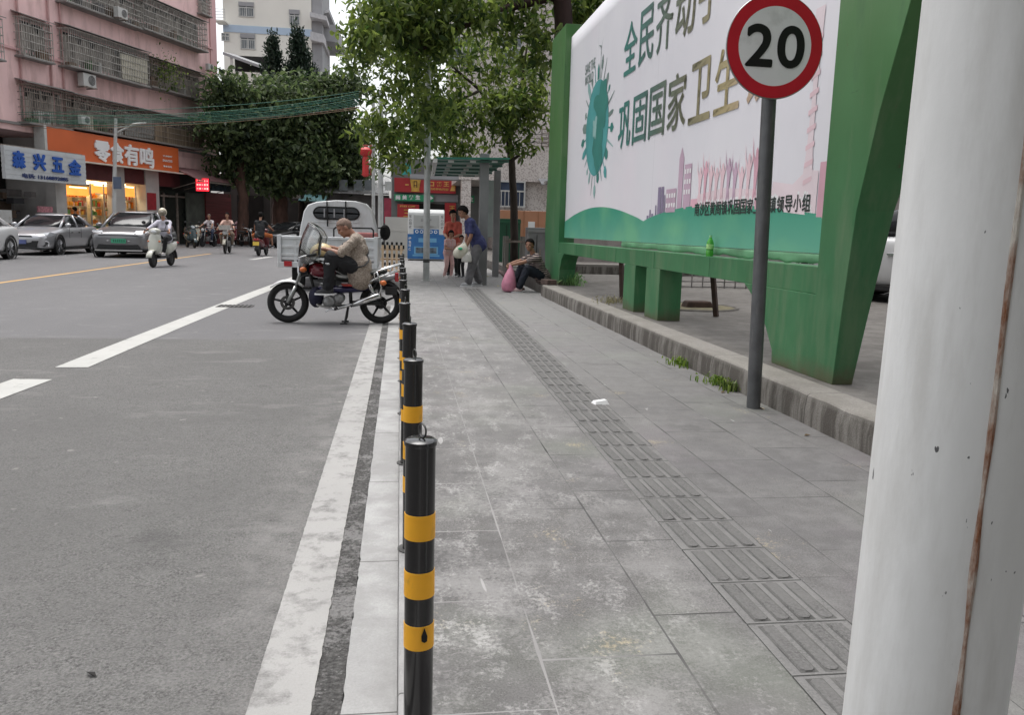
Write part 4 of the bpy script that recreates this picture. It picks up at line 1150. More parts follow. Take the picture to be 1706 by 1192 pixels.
# ------------------------------------------------------------------ buildings at the end of the street
M_PALE = mat('pale rendered wall', (.74, .72, .66), .8, 0, .04, .5)
M_PALEB = mat('pale blue band', (.42, .52, .64), .8, 0, .05, 1)
M_FROST = mat('dull pane', (.16, .18, .19), .2, 0, .3, 2)
M_GREYW = mat('grey render', (.3, .3, .31), .8, 0, .1, 1)
YA = 75.0
def W(px, py, Y): return AY(px, py, Y)
pa = thing('apartment_block', 'pale cream apartment block with a light blue band behind the dark trees', 'building', (W(450, 300, YA).x, YA, 0))
ao = V((W(450, 300, YA).x, YA, 0))
xl, xr = W(372, 50, YA).x, W(519, 50, YA).x
ztop = W(450, -60, YA).z
b = MB(); b.prism([(xl-ao.x, 0), (xr-ao.x, 0), (xr-ao.x, 14), (xl-ao.x, 14)], ZR, ztop, 'XY'); b.build('wall', M_PALE, pa)
zb0, zb1 = W(450, 57, YA).z, W(450, 45, YA).z
b = MB(); b.box(((xl+xr)/2-ao.x, -.03, (zb0+zb1)/2), (xr-xl+.02, .06, zb1-zb0)); b.build('blue_band', M_PALEB, pa)
def win(parent, org, px0, px1, py0, py1, Y, cols=2, hood=True, wall=M_WHT, glass=M_FROST, name='window'):
    a, c = W(px0, py0, Y)-org, W(px1, py1, Y)-org
    w_, h_ = c.x-a.x, a.z-c.z
    b = MB(); b.box(((a.x+c.x)/2, -.02, (a.z+c.z)/2), (w_, .04, h_)); wn = b.build(name, glass, parent)
    b = MB(); t = .07
    for i in range(cols+1): b.box((a.x+w_*i/cols, -.06, (a.z+c.z)/2), (t, .04, h_+t))
    for z in (a.z, c.z, c.z+h_*.62): b.box(((a.x+c.x)/2, -.061, z), (w_+t, .036, t))
    b.build('frame', wall, wn)
    b = MB()
    for i in range(int(w_/.18)): b.box((a.x+.1+i*.18, -.1, c.z+h_*.31), (.03, .02, h_*.6))
    if b.v: b.build('grille', wall, wn)
    if hood:
        b = MB(); b.box(((a.x+c.x)/2, -.11, a.z-h_*.14), (w_+.05, .06, h_*.28)); b.build('blind', M_GREYW, wn)
for q in ((398, 423, 3, 28), (482, 499, 16, 42), (401, 425, 56, 82), (398, 423, -48, -22), (482, 499, -40, -12)): win(pa, ao, *q, YA)
win(pa, ao, 369.5, 382, 55, 68, YA, 2, False)
# balcony at its left end
for zpx in (41, -14):
    a = W(364, zpx, YA)-ao; c = W(381, zpx-2.5, YA)-ao
    b = MB(); b.box(((a.x+c.x)/2, -.7, a.z+.06), (c.x-a.x, 1.4, .12)); sl = b.build('balcony_slab', M_PALE, pa)
    b = MB()
    for k in range(4): b.box(((a.x+c.x)/2, -1.36, a.z+.3+k*.22), (c.x-a.x, .04, .04))
    b.box((a.x+.03, -1.36, a.z+.55), (.05, .05, .9)); b.box((c.x-.03, -1.36, a.z+.55), (.05, .05, .9)); b.build('railing', M_WHT, sl)
# stepped eaves on its right flank
b = MB(); x = xr-ao.x+.02
for (px0, px1, py0, py1, dy, m_) in ((519, 545, 27, 36, -1.5, 0), (519, 540, 57, 72, -1.2, 0), (545, 560, 30, 60, 1.5, 1)):
    a, c = W(px0, py0, YA)-ao, W(px1, py1, YA)-ao
    b.add([(x, dy, a.z), (c.x, dy+1, a.z), (c.x, dy+7, a.z), (x, dy+7, a.z), (x, dy, c.z), (c.x, dy+1, c.z), (c.x, dy+7, c.z), (x, dy+7, c.z)], [(0, 1, 2, 3), (7, 6, 5, 4), (0, 4, 5, 1), (1, 5, 6, 2), (2, 6, 7, 3), (3, 7, 4, 0)], m_)
b.build('side_balcony', [mat('grey white parapet', (.5, .49, .5), .8), M_GREYW], pa)
b = MB(); a = W(519, 110, YA)-ao; c = W(536, 0, YA)-ao
b.box(((x+c.x)/2, 4, ztop/2), (c.x-x, 7.8, ztop)); b.build('side_wall', M_GREYW, pa)
b = MB()
q = [W(540, 22, YA+2)-ao, W(548, 20, YA+2)-ao, W(577, 92, YA+9)-ao, W(560, 92, YA+9)-ao]
b.add([tuple(p_) for p_ in q]+[(p_.x, p_.y+.6, p_.z+.4) for p_ in q], [(0, 1, 2, 3), (7, 6, 5, 4), (0, 4, 5, 1), (1, 5, 6, 2), (2, 6, 7, 3), (3, 7, 4, 0)]); b.build('stair_soffit', M_GREYW, pa)
# shed with a dark open roof left of the trees
sh = thing('open_shed', 'grey roofed open shed on a terrace between the pink and cream blocks', 'shed', (W(400, 130, 66).x, 66, 0)); so = V((W(400, 130, 66).x, 66, 0))
a, c = W(371, 86, 66)-so, W(432, 108, 66)-so
b = MB(); b.add([(a.x, 0, a.z), (c.x, 0, c.z), (c.x, 5, c.z+.8), (a.x, 5, a.z+.8), (a.x, 0, a.z-.2), (c.x, 0, c.z-.2), (c.x, 5, c.z+.6), (a.x, 5, a.z+.6)], [(0, 1, 2, 3), (7, 6, 5, 4), (0, 4, 5, 1), (1, 5, 6, 2), (2, 6, 7, 3), (3, 7, 4, 0)]); b.build('roof', M_GREYW, sh)
b = MB(); pz = W(385, 118, 66)-so
b.box((pz.x, .2, (a.z+pz.z)/2-.2), (.16, .16, a.z-pz.z)); b.build('post', M_WHT, sh)
b = MB(); b.box(((a.x+c.x)/2, 2.6, pz.z/2), (c.x-a.x, 5, pz.z)); b.build('terrace', M_PALE, sh)
b = MB(); b.box(((a.x+c.x)/2, 4.6, pz.z+1), (c.x-a.x, .1, 2)); b.build('back_wall', M_DARK, sh)
# ---- low grey houses seen under the trees and behind the truck
YL = 58.0
lh = thing('shophouse', 'low dark grey shophouse in the shade under the banyan trees', 'building', (W(470, 400, YL).x, YL, 0)); lo = V((W(470, 400, YL).x, YL, 0))
a, c = W(370, 235, YL)-lo, W(600, 235, YL)-lo
M_LOW = mat('shade darkened grey wall', (.07, .068, .065), .9, 0, .35, 1, stretch=(1, 1, .3))  # tree shade put into the wall colour
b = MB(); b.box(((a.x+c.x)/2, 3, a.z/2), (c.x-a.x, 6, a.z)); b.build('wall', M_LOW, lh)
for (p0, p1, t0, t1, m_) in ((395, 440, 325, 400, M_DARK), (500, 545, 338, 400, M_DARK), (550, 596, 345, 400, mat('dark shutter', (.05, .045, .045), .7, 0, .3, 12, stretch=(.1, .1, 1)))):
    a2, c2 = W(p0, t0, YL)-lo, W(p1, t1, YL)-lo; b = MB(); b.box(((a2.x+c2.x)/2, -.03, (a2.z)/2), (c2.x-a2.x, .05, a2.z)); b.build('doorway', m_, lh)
ab = thing('shop_awning', 'blue green canvas awning with a white end under the trees', 'awning', W(515, 330, YL-2)); oo = V(W(515, 330, YL-2))
p0, p1, p2, p3 = [W(*q)-oo for q in ((500, 322, YL-.2), (546, 326, YL-.2), (541, 336, YL-3), (497, 334, YL-3))]
b = MB(); b.add([p0, p1, p2, p3]+[p_-V((0, 0, .06)) for p_ in (p0, p1, p2, p3)], [(0, 1, 2, 3), (7, 6, 5, 4), (0, 4, 5, 1), (1, 5, 6, 2), (2, 6, 7, 3), (3, 7, 4, 0)]); b.build('canvas', mat('blue green canvas', (.03, .11, .12), .7), ab)
b = MB(); a2 = W(485, 323, YL-3)-oo; c2 = W(500, 331, YL-3)-oo; b.box(((a2.x+c2.x)/2, (a2.y+c2.y)/2, (a2.z+c2.z)/2), (c2.x-a2.x, .3, a2.z-c2.z)); b.build('end_box', M_WHT, ab)
gs = thing('shophouse', 'small grey tin roofed shophouse seen above the truck cab', 'building', (W(600, 330, 52).x, 52, 0)); go = V((W(600, 330, 52).x, 52, 0))
a, c = W(548, 322, 52)-go, W(648, 322, 52)-go
b = MB(); b.box(((a.x+c.x)/2, 3, a.z/2), (c.x-a.x, 5, a.z)); b.build('wall', mat('grey brown wall', (.16, .15, .145), .85, 0, .25, 1.5), gs)
r0 = W(560, 300, 52)-go
b = MB(); b.add([(a.x-.2, -.4, a.z), (c.x, -.4, a.z), (c.x, 3, r0.z+.3), (a.x-.2, 3, r0.z+.3), (a.x-.2, -.4, a.z+.1), (c.x, -.4, a.z+.1), (c.x, 3, r0.z+.4), (a.x-.2, 3, r0.z+.4)], [(3, 2, 1, 0), (4, 5, 6, 7), (0, 1, 5, 4), (1, 2, 6, 5), (2, 3, 7, 6), (3, 0, 4, 7)]); b.build('roof', mat('grey tin roof', (.3, .3, .3), .6, 0, .3, 8, stretch=(1, .1, 1)), gs)
for i, px in enumerate((566, 590, 608)):
    a2 = W(px, 300, 52)-go; c2 = W(px+14, 318, 52)-go; b = MB(); b.box(((a2.x+c2.x)/2, -.45, (a2.z+c2.z)/2), (c2.x-a2.x, .06, a2.z-c2.z)); b.build('window', M_FROST, gs)
# ---- shops to the right with red and green signboards
YS = 46.0
ss = thing('shophouse', 'shophouse behind the red and green signboards', 'building', (W(700, 400, YS).x, YS, 0)); so2 = V((W(700, 400, YS).x, YS, 0))
a, c = W(652, 262, YS)-so2, W(800, 262, YS)-so2
b = MB(); b.box(((a.x+c.x)/2, 3.2, a.z/2), (c.x-a.x, 6, a.z)); b.build('wall', mat('grey green wall', (.17, .18, .175), .8, 0, .2, 1.2), ss)
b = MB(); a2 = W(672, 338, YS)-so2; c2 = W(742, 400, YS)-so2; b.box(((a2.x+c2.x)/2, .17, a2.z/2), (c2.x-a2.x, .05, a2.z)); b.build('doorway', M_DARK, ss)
b = MB(); a2 = W(690, 322, YS)-so2; c2 = W(763, 337, YS)-so2; b.box(((a2.x+c2.x)/2, .14, (a2.z+c2.z)/2), (c2.x-a2.x, .06, a2.z-c2.z)); b.build('grey_lintel', M_GREYW, ss)
def signboard(label, q, Y, m, off=0.0, cat='shop sign', th=.2):
    x0, x1, y0, y1 = q; a_, c_ = W(x0, y0, Y), W(x1, y1, Y); o_ = V(((a_.x+c_.x)/2, Y-off, (a_.z+c_.z)/2))
    t = thing('shop_sign', label, cat, o_)
    b = MB(); b.box((0, 0, 0), (c_.x-a_.x, th, a_.z-c_.z)); b.build('board', m, t); return t, o_, th
def stext(t, o_, th, s, q, Y, m, bold=.03, name='sign_character'):
    x0, x1, y0, y1 = q; a_, c_ = W(x0, y0, Y)-o_, W(x1, y1, Y)-o_
    M = frame_M(V(((a_.x+c_.x)/2, -th/2-.006, (a_.z+c_.z)/2)), (1, 0, 0), (0, 0, 1))
    return text(name, s, M, c_.x-a_.x, a_.z-c_.z, m, t, .012, bold)
M_RS = mat('red signboard', (.42, .03, .035), .5, 0, .12, 1); M_GS = mat('green signboard', (.03, .3, .14), .5, 0, .1, 1); M_GOLD = mat('gold lettering', (.75, .45, .12), .5); M_GOLD2 = mat('gold emblem', (.6, .36, .07), .5, 0, .3, 4)
t, o_, th = signboard('wide red shop sign with a gold cup emblem, over the green sign', (657, 759, 296, 323), YS, M_RS)
for ch, x in zip('一口熊王', (676, 714, 727, 739)): stext(t, o_, th, ch, (x, x+9, 303, 311), YS, M_GOLD) if ch != '一' else stext(t, o_, th, '一', (675, 681, 307, 309), YS, M_GOLD)
stext(t, o_, th, '风味特色招牌', (715, 747, 313, 318), YS, M_GOLD, .02)
a_ = W(692, 308, YS)-o_; k = YS/F
b = MB(); b.prism([(a_.x-9*k, a_.z+10*k), (a_.x+9*k, a_.z+10*k), (a_.x+6*k, a_.z-8*k), (a_.x+7*k, a_.z-11*k), (a_.x-7*k, a_.z-11*k), (a_.x-6*k, a_.z-8*k)], -th/2-.03, -th/2-.002, 'XZ'); em = b.build('cup_emblem', M_GOLD2, t)
b = MB()
for dx in (-2.2, 2.2): b.box((a_.x+dx*k, -th/2-.036, a_.z), (1.3*k, .008, 9*k))
b.box((a_.x, -th/2-.036, a_.z+5.2*k), (5.6*k, .0085, 1.2*k)); b.box((a_.x, -th/2-.0365, a_.z-1*k), (3*k, .0085, 1.0*k)); b.build('emblem_mark', mat('dark emblem', (.08, .03, .01), .5), em)
b = MB(); a_ = W(754, 309, YS)-o_; b.prism([(a_.x-4*k, a_.z-9*k), (a_.x+2*k, a_.z+9*k), (a_.x+4*k, a_.z+9*k), (a_.x+4*k, a_.z-9*k)], -th/2-.02, -th/2-.002, 'XZ'); b.build('end_mark', M_GOLD, t)
t, o_, th = signboard('green shop sign with white characters and an arrow', (657, 722, 323.5, 336.5), YS, M_GS)
for ch, x in zip('尚美养生', (659, 670, 681, 692)): stext(t, o_, th, ch, (x, x+8, 325, 333), YS, M_SW, .05)
a_ = W(717, 330, YS)-o_; b = MB(); b.prism([(a_.x-5*k, a_.z-1.2*k), (a_.x, a_.z-1.2*k), (a_.x, a_.z-3.5*k), (a_.x+4.5*k, a_.z), (a_.x, a_.z+3.5*k), (a_.x, a_.z+1.2*k), (a_.x-5*k, a_.z+1.2*k)], -th/2-.02, -th/2-.002, 'XZ'); b.build('arrow', M_SW, t)
t, o_, th = signboard('red wall poster left of the dark doorway, below the green sign', (662, 698, 340, 366), YS, M_RS, .1, 'poster', .05)
stext(t, o_, th, '招牌 口味', (666, 692, 342, 346), YS, M_GOLD, .02); stext(t, o_, th, '王', (672, 690, 349, 362), YS, M_GOLD2, .02)
t, o_, th = signboard('narrow red poster right of the dark doorway', (741, 759, 338, 372), YS, M_RS, .1, 'poster', .05)
stext(t, o_, th, '王', (748, 758, 343, 352), YS, M_GOLD2, .02)
t, o_, th = signboard('teal hanging sign tilted above the red shop sign', (668, 684, 272, 291), YS-1, mat('teal sign', (.05, .4, .38), .5), 0, 'sign', .1); t.rotation_euler = (0, -.15, .25)
t, o_, th = signboard('small green sign right of the tiled column', (779, 790, 326, 338), YS-1.5, M_GS, 0, 'sign', .1); stext(t, o_, th, '生', (781, 788, 328, 336), YS-1.5, M_SW, .04)
t, o_, th = signboard('red banner sign behind the lantern posts', (640, 652, 330, 372), YS+2, mat('pinkish red cloth', (.42, .06, .1), .6, 0, .3, 2), 0, 'sign', .1)
# dark awning above red sign
# ---- white mosaic tiled block on the right
def mosaic():
    g = NG('white mosaic tile', .45)
    v, c_ = g.voro(20.0)
    n = g.N.new('ShaderNodeSeparateColor'); g.L.new(c_, n.inputs[0])
    dark = g.rng(n.outputs[0], .70, .72)
    big = g.noise(.4, 4)
    c = g.mix(g.rng(big, .3, .7), (.56, .51, .48), (.66, .61, .57))
    c = g.mix(g.math('MULTIPLY', dark, .6), c, (.25, .2, .18))
    return g.done(c)
M_MOS = mosaic()
YM = 40.0
mo = V((W(850, 400, YM).x, YM, 0))
mb_ = thing('apartment_block', 'white speckled mosaic tile block behind the green canopy', 'building', mo)
x0, x1 = W(768, 100, YM).x-mo.x, W(1010, 100, YM).x-mo.x+14
zg = W(800, 300, YM).z
b = MB(); b.prism([(x0, 0), (x1, 0), (x1, 12), (x0, 12)], zg, 16, 'XY'); b.build('upper_wall', M_MOS, mb_)
xw = W(838, 300, YM).x-mo.x
b = MB(); b.prism([(xw, .3), (x1-.1, .3), (x1-.1, 11.8), (xw, 11.8)], 0, zg-.004, 'XY'); b.build('ground_wall', M_MOS, mb_)
b = MB(); b.box((W(768, 300, YM).x-mo.x+.26, .3, zg/2), (16*YM/F, .5, zg-.01)); b.build('column', M_MOS, mb_)
b = MB(); b.box((W(736, 298, YM).x-mo.x-.2, .6, W(736, 295, YM).z), (2.6, 1.0, .2)); b.build('porch_beam', M_GREYW, mb_)
win(mb_, mo, 832, 873, 302, 345, YM-.0, 2, False, M_WHT, mat('blue dim glass', (.05, .065, .1), .15, 0, .5, 1.2))
win(mb_, mo, 748, 790, 60, 110, YM, 2, False)
win(mb_, mo, 830, 868, 60, 110, YM, 2, False)
win(mb_, mo, 830, 868, 165, 215, YM, 2, False)
for i, zpx in enumerate((222, 229, 236)):
    b = MB(); a2 = W(868, zpx, YM-.5)-mo; c2 = W(912, zpx+3, YM-.5)-mo; b.tube([a2, c2], .015, 6); b.build('wall_cable', M_DARK, mb_)
a2 = W(903, 215, YM-.4)-mo; c2 = W(914, 244, YM-.4)-mo
b = MB()
for x_ in (a2.x, c2.x): b.box((x_, a2.y, (a2.z+c2.z)/2), (.06, .06, a2.z-c2.z))
for k in range(5): b.box(((a2.x+c2.x)/2, a2.y, c2.z+(a2.z-c2.z)*k/4), (c2.x-a2.x, .05, .05))
b.build('cage', M_BARD, mb_)
for (x_, y_) in ((903, 302),):
    a2 = W(x_, y_, YM-.5)-mo; b = MB(); b.add([(a2.x-.1, -1.0, a2.z-.2), (a2.x+1, -1.0, a2.z-.2), (a2.x+1, -.02, a2.z+.1), (a2.x-.1, -.02, a2.z+.1), (a2.x-.1, -1.0, a2.z-.15), (a2.x+1, -1.0, a2.z-.15), (a2.x+1, -.02, a2.z+.15), (a2.x-.1, -.02, a2.z+.15)], [(3, 2, 1, 0), (4, 5, 6, 7), (0, 1, 5, 4), (1, 2, 6, 5), (2, 3, 7, 6), (3, 0, 4, 7)]); b.build('window_hood', M_GREYW, mb_)
# unseen block added behind the viewer to darken faces towards the camera
bh = thing('apartment_block', 'unseen tall dark brown block added behind the viewpoint to cut sky light', 'building', (14, -14, 0))
b = MB(); b.box((0, -5, 16), (46, 10, 32.2)); b.build('wall', mat('dark brown light blocker', (.075, .066, .06), .85, 0, .15, 1), bh)
for i in range(12):
    for j in range(7):
        b = MB(); b.box((-20+i*3.6, .005, 3.5+j*3.5), (1.6, .05, 1.5)); b.build('window', M_GLASSD, bh)
# ------------------------------------------------------------------ trees
def leaf_mat(name, c0, c1, trans=.45, rough=.45, spec=.35):
    m = bpy.data.materials.new(name); m.use_nodes = True; nt = m.node_tree; N = nt.nodes; L = nt.links
    b = N['Principled BSDF']; o = N['Material Output']
    ge = N.new('ShaderNodeNewGeometry'); rp = N.new('ShaderNodeValToRGB')
    rp.color_ramp.elements[0].color = (*c0, 1); rp.color_ramp.elements[1].color = (*c1, 1)
    L.new(ge.outputs['Random Per Island'], rp.inputs[0])
    L.new(rp.outputs[0], b.inputs['Base Color']); b.inputs['Roughness'].default_value = rough; b.inputs['Specular IOR Level'].default_value = spec
    t = N.new('ShaderNodeBsdfTranslucent'); hs = N.new('ShaderNodeHueSaturation'); hs.inputs['Value'].default_value = 1.7; hs.inputs['Saturation'].default_value = 1.1
    L.new(rp.outputs[0], hs.inputs['Color']); L.new(hs.outputs[0], t.inputs[0])
    mx = N.new('ShaderNodeMixShader'); mx.inputs[0].default_value = trans
    L.new(b.outputs[0], mx.inputs[1]); L.new(t.outputs[0], mx.inputs[2]); L.new(mx.outputs[0], o.inputs[0])
    return m
def leaves_np(pts, nrm, size, rng, droop=.35, fold=.25, asp=.42, clump=1):
    """pts (n,3); one folded pointed leaf per point (6 vertices, 4 triangles as 2 quads)."""
    n = len(pts)
    d = rng.normal(size=(n, 3)); d[:, 2] -= droop*2; d /= np.linalg.norm(d, axis=1)[:, None]
    u = rng.normal(size=(n, 3)); u[:, 2] += 1.2; u += nrm*.8; u -= (u*d).sum(1)[:, None]*d; u /= np.linalg.norm(u, axis=1)[:, None]
    s = np.cross(d, u)
    L = size*rng.uniform(.45, 1.4, n)[:, None]; Wd = L*asp*rng.uniform(.8, 1.15, n)[:, None]
    base = pts
    mid1 = base+d*L*.35-u*L*.03; tip = base+d*L-u*L*.16
    l1 = base+d*L*.33+s*Wd*.5+u*Wd*fold; r1 = base+d*L*.33-s*Wd*.5+u*Wd*fold
    l2 = base+d*L*.7+s*Wd*.36+u*(Wd*fold*.8-L*.06); r2 = base+d*L*.7-s*Wd*.36+u*(Wd*fold*.8-L*.06)
    m2 = base+d*L*.68-u*L*.07
    v = np.stack([base, l1, l2, tip, r2, r1, mid1, m2], 1).reshape(-1, 3)
    i = np.arange(n)*8
    q = []
    f = np.concatenate([np.stack([i, i+6, i+7, i+1], 1)[:, [0, 1, 3]],])
    quads = np.concatenate([np.stack([i+1, i+6, i+7, i+2], 1), np.stack([i+6, i+5, i+4, i+7], 1)])
    tris = np.concatenate([np.stack([i, i+6, i+1], 1), np.stack([i, i+5, i+6], 1), np.stack([i+2, i+7, i+3], 1), np.stack([i+7, i+4, i+3], 1)])
    return v, quads, tris
def np_mesh(name, v, quads, tris, mat_, parent):
    me = bpy.data.meshes.new(name)
    nq, ntri = len(quads), len(tris)
    me.vertices.add(len(v)); me.vertices.foreach_set('co', v.astype(np.float32).ravel())
    me.loops.add(nq*4+ntri*3); me.polygons.add(nq+ntri)
    me.loops.foreach_set('vertex_index', np.concatenate([quads.ravel(), tris.ravel()]).astype(np.int32))
    st = np.concatenate([np.arange(nq)*4, nq*4+np.arange(ntri)*3]); me.polygons.foreach_set('loop_start', st.astype(np.int32))
    me.update(calc_edges=True); me.materials.append(mat_)
    o = bpy.data.objects.new(name, me); COL.objects.link(o)
    if parent is not None: o.parent = parent
    return o
def crown(parent, org, blobs, nleaf, size, m, seed, cluster=14, csize=.3, droop=.4, shell=.55, name='crown', asp=.42):
    """blobs: (px, py, rx_px, ry_px, Y, weight). Leaves gather in clumps on and in the blobs."""
    rng = np.random.default_rng(seed)
    P, Nn = [], []
    tw = sum(b[5]*b[2]*b[3] for b in blobs)
    for px, py, rx, ry, Y, wt in blobs:
        c = AY(px, py, Y); k = Y/F
        n = max(1, int(nleaf/cluster*wt*rx*ry/tw))
        d = rng.normal(size=(n, 3)); d /= np.linalg.norm(d, axis=1)[:, None]
        r = (shell+(1-shell)*rng.uniform(0, 1, n))**1.0 * rng.uniform(.75, 1.12, n)
        inner = rng.uniform(0, 1, n) < .25; r[inner] *= rng.uniform(.2, .8, inner.sum())
        sc = np.array([rx*k, (rx+ry)*.5*k, ry*k])
        cc = np.array(c)+d*sc*r[:, None]
        pts = np.repeat(cc, cluster, 0)+rng.normal(size=(n*cluster, 3))*csize*np.array([1, 1, .7])
        P.append(pts); Nn.append(np.repeat(d, cluster, 0))
    P = np.concatenate(P)-np.array(org); Nn = np.concatenate(Nn)
    v, q, t = leaves_np(P, Nn, size, rng, droop, asp=asp)
    return np_mesh(name, v, q, t, m, parent)
M_BARK = mat('dark bark', (.04, .03, .024), .9, 0, .4, 7, .6, 30, stretch=(1, 1, .3))
M_BARKB = mat('brown bark', (.11, .06, .045), .9, 0, .35, 6, .5, 20, stretch=(1, 1, .25))
def trunk(parent, org, paths, m=M_BARK):
    b = MB()
    for pts, r0, r1 in paths:
        pts = [V(p)-V(org) for p in pts]; full = []; rr = []
        n = 5
        for i in range(len(pts)-1):
            for j in range(n):
                t = j/n; p = pts[i].lerp(pts[i+1], t)
                p += V((mnoise.noise(p*1.7), mnoise.noise(p*1.7+V((5, 0, 0))), 0))*r0*.5*(1 if (i or j) else 0); full.append(p)
        full.append(pts[-1]); N_ = len(full)
        rr = [r0+(r1-r0)*i/(N_-1) for i in range(N_)]
        b.tube(full, rr, 10)
    return b.build('trunk', m, parent, smooth='all')
M_LF1 = leaf_mat('street tree leaf', (.028, .058, .015), (.18, .225, .062), .48)
M_LF2 = leaf_mat('banyan leaf', (.018, .036, .016), (.14, .185, .08), .35)
M_LF3 = leaf_mat('cypress leaf', (.012, .026, .018), (.035, .06, .035), .15)
M_LF4 = leaf_mat('light leaf', (.07, .13, .02), (.17, .24, .05), .45)
# street tree beyond the canopy
YT = 22.5
o = V((AY(856, 440, YT).x, YT, .2))
t1 = thing('street_tree', 'leafy street tree with a dark leaning trunk rising beside the green canopy', 'tree', o)
bl = [(650, 35, 62, 55, 21, 1), (600, 85, 38, 34, 20, .8), (690, 110, 55, 50, 22, 1.1), (765, 95, 60, 50, 23, .55), (640, 212, 45, 32, 19, 1.0), (660, 258, 36, 24, 19, .8), (740, 185, 58, 52, 22, 1.2), (765, 240, 55, 26, 23, 1.0), (835, 185, 55, 45, 22, 1.25), (880, 165, 38, 60, 22, 1.1), (845, 110, 60, 45, 23, .8), (715, 10, 60, 30, 21, 1.0), (655, 160, 40, 30, 21, .5), (860, 235, 40, 22, 22, .6), (700, 225, 40, 35, 21, 1.0)]
crown(t1, o, bl+[(715, 190, 40, 45, 18.2, .9), (690, 60, 60, 50, 18.2, .8)], 10500, .19, M_LF1, 3, 12, .2)
trunk(t1, o, [((AY(857, 440, YT), AY(856, 330, YT), AY(852, 270, YT), AY(845, 215, YT)), .12, .085), ((AY(852, 268, YT), AY(866, 258, YT)), .05, .04),
              ((AY(846, 220, YT), AY(800, 150, YT), AY(730, 90, YT)), .07, .02), ((AY(846, 220, YT), AY(870, 140, YT), AY(880, 60, YT)), .07, .02), ((AY(800, 150, YT), AY(740, 180, YT-.5), AY(660, 215, YT-2.5)), .04, .012), ((AY(760, 120, YT), AY(680, 110, YT), AY(600, 85, YT-1.5)), .035, .01)])
# tree rising behind the far end of the billboard
Y2 = 19.0
o = V((AY(934, 430, Y2).x, Y2, .2))
t2 = thing('street_tree', 'tree with a thick straight dark trunk right behind the far billboard post', 'tree', o)
bl = [(640, 20, 45, 34, 17.5, .9), (715, 45, 55, 40, 18, 1.0), (790, 15, 60, 26, 18, .8), (860, 20, 45, 30, 19, .6), (895, 70, 28, 55, 18.5, .8), (965, 25, 34, 30, 19.5, 1.2), (990, -10, 40, 30, 19.5, 1.2), (700, -40, 120, 40, 18, .6), (880, -50, 90, 40, 19, .6), (610, 60, 30, 26, 17, .8), (820, 60, 45, 30, 19, .35)]
crown(t2, o, bl, 5600, .2, M_LF1, 8, 10, .2)
trunk(t2, o, [((AY(933, 436, Y2), AY(934, 300, Y2), AY(934, 150, Y2), AY(934, 10, Y2), AY(930, -120, Y2)), .25, .2), ((AY(932, -10, Y2), AY(840, 15, Y2-.3), AY(745, 55, Y2-.8), AY(690, 88, Y2-1.2)), .11, .03), ((AY(860, 8, Y2), AY(790, -20, Y2), AY(650, 15, Y2-1)), .07, .015)], mat('dark reddish bark', (.035, .016, .014), .85, 0, .35, 5, .4, 20, stretch=(1, 1, .3)))
# unseen tree added behind the viewpoint to keep sky light off
def tree_at(label, base, blobs3, n, size, m, seed, limbs):
    o = V(base); t = thing('street_tree', label, 'tree', o); rng = np.random.default_rng(seed); P = []
    for c, r in blobs3:
        k = n//len(blobs3)//14
        d = rng.normal(size=(k, 3)); d /= np.linalg.norm(d, axis=1)[:, None]
        cc = np.array(c)-np.array(base)+d*np.array(r)*rng.uniform(.4, 1.05, k)[:, None]
        P.append(np.repeat(cc, 14, 0)+rng.normal(size=(k*14, 3))*.24)
    P = np.concatenate(P); v, q, tr = leaves_np(P, P*0, size, rng, .4); np_mesh('crown', v, q, tr, m, t)
    trunk(t, o, limbs)
    return t
tree_at('unseen spreading tree added on the plaza edge behind the viewpoint to block sky light', (4.2, -5.6, .2), [((3.5, -5.5, 5.6), (2.6, 2.6, 1.3)), ((5.8, -4.6, 5.8), (2.4, 2.2, 1.4)), ((1.6, -7.2, 4.2), (2.6, 1.4, 2.0)), ((6.2, -7.0, 4.6), (2.8, 1.4, 2.2)), ((4.2, -6, 7.4), (2.8, 2.6, 1.4)), ((3.6, -8.0, 3.4), (3.2, 1.2, 1.9))], 10500, .3, M_LF1, 77,
        [((V((4.2, -5.6, .2)), V((4.2, -5.5, 2.4)), V((4.1, -5.4, 5.6))), .2, .1), ((V((4.2, -5.5, 3.2)), V((5.6, -4.6, 5.4))), .1, .04), ((V((4.2, -5.5, 2.6)), V((2.0, -6.8, 4.2))), .1, .04), ((V((4.2, -5.5, 2.6)), V((6, -6.8, 4.4))), .1, .04)])
# banyans across the road
def btree(label, base, blobs, n, seed, trunks, m=M_LF2, size=.34, cl=16, cs=.42):
    Y = base[2]; o = V((AY(base[0], 420, Y).x, Y, ZR))
    t = thing('banyan_tree', label, 'tree', o)
    crown(t, o, blobs, n, size, m, seed, cl, cs, .25, .6, asp=.5)
    trunk(t, o, [([V((AY(a[0], 420, Y).x, Y, ZR)) if a[1] > 415 else AY(*a, Y) for a in tr], r0, r1) for tr, r0, r1 in trunks], M_BARKB)
btree('broad dark tree pressed against the right corner of the pink block', (405, 0, 50), [(385, 165, 40, 40, 49, 1), (365, 205, 34, 30, 48, .9), (410, 210, 50, 45, 50, 1), (390, 255, 45, 28, 50, .8), (425, 166, 35, 28, 50, 1), (375, 140, 24, 22, 48, .7), (380, 280, 40, 16, 50, .7)], 6500, 21, [(((405, 420), (405, 330), (400, 260)), .35, .2), (((403, 330), (380, 250)), .16, .06)])
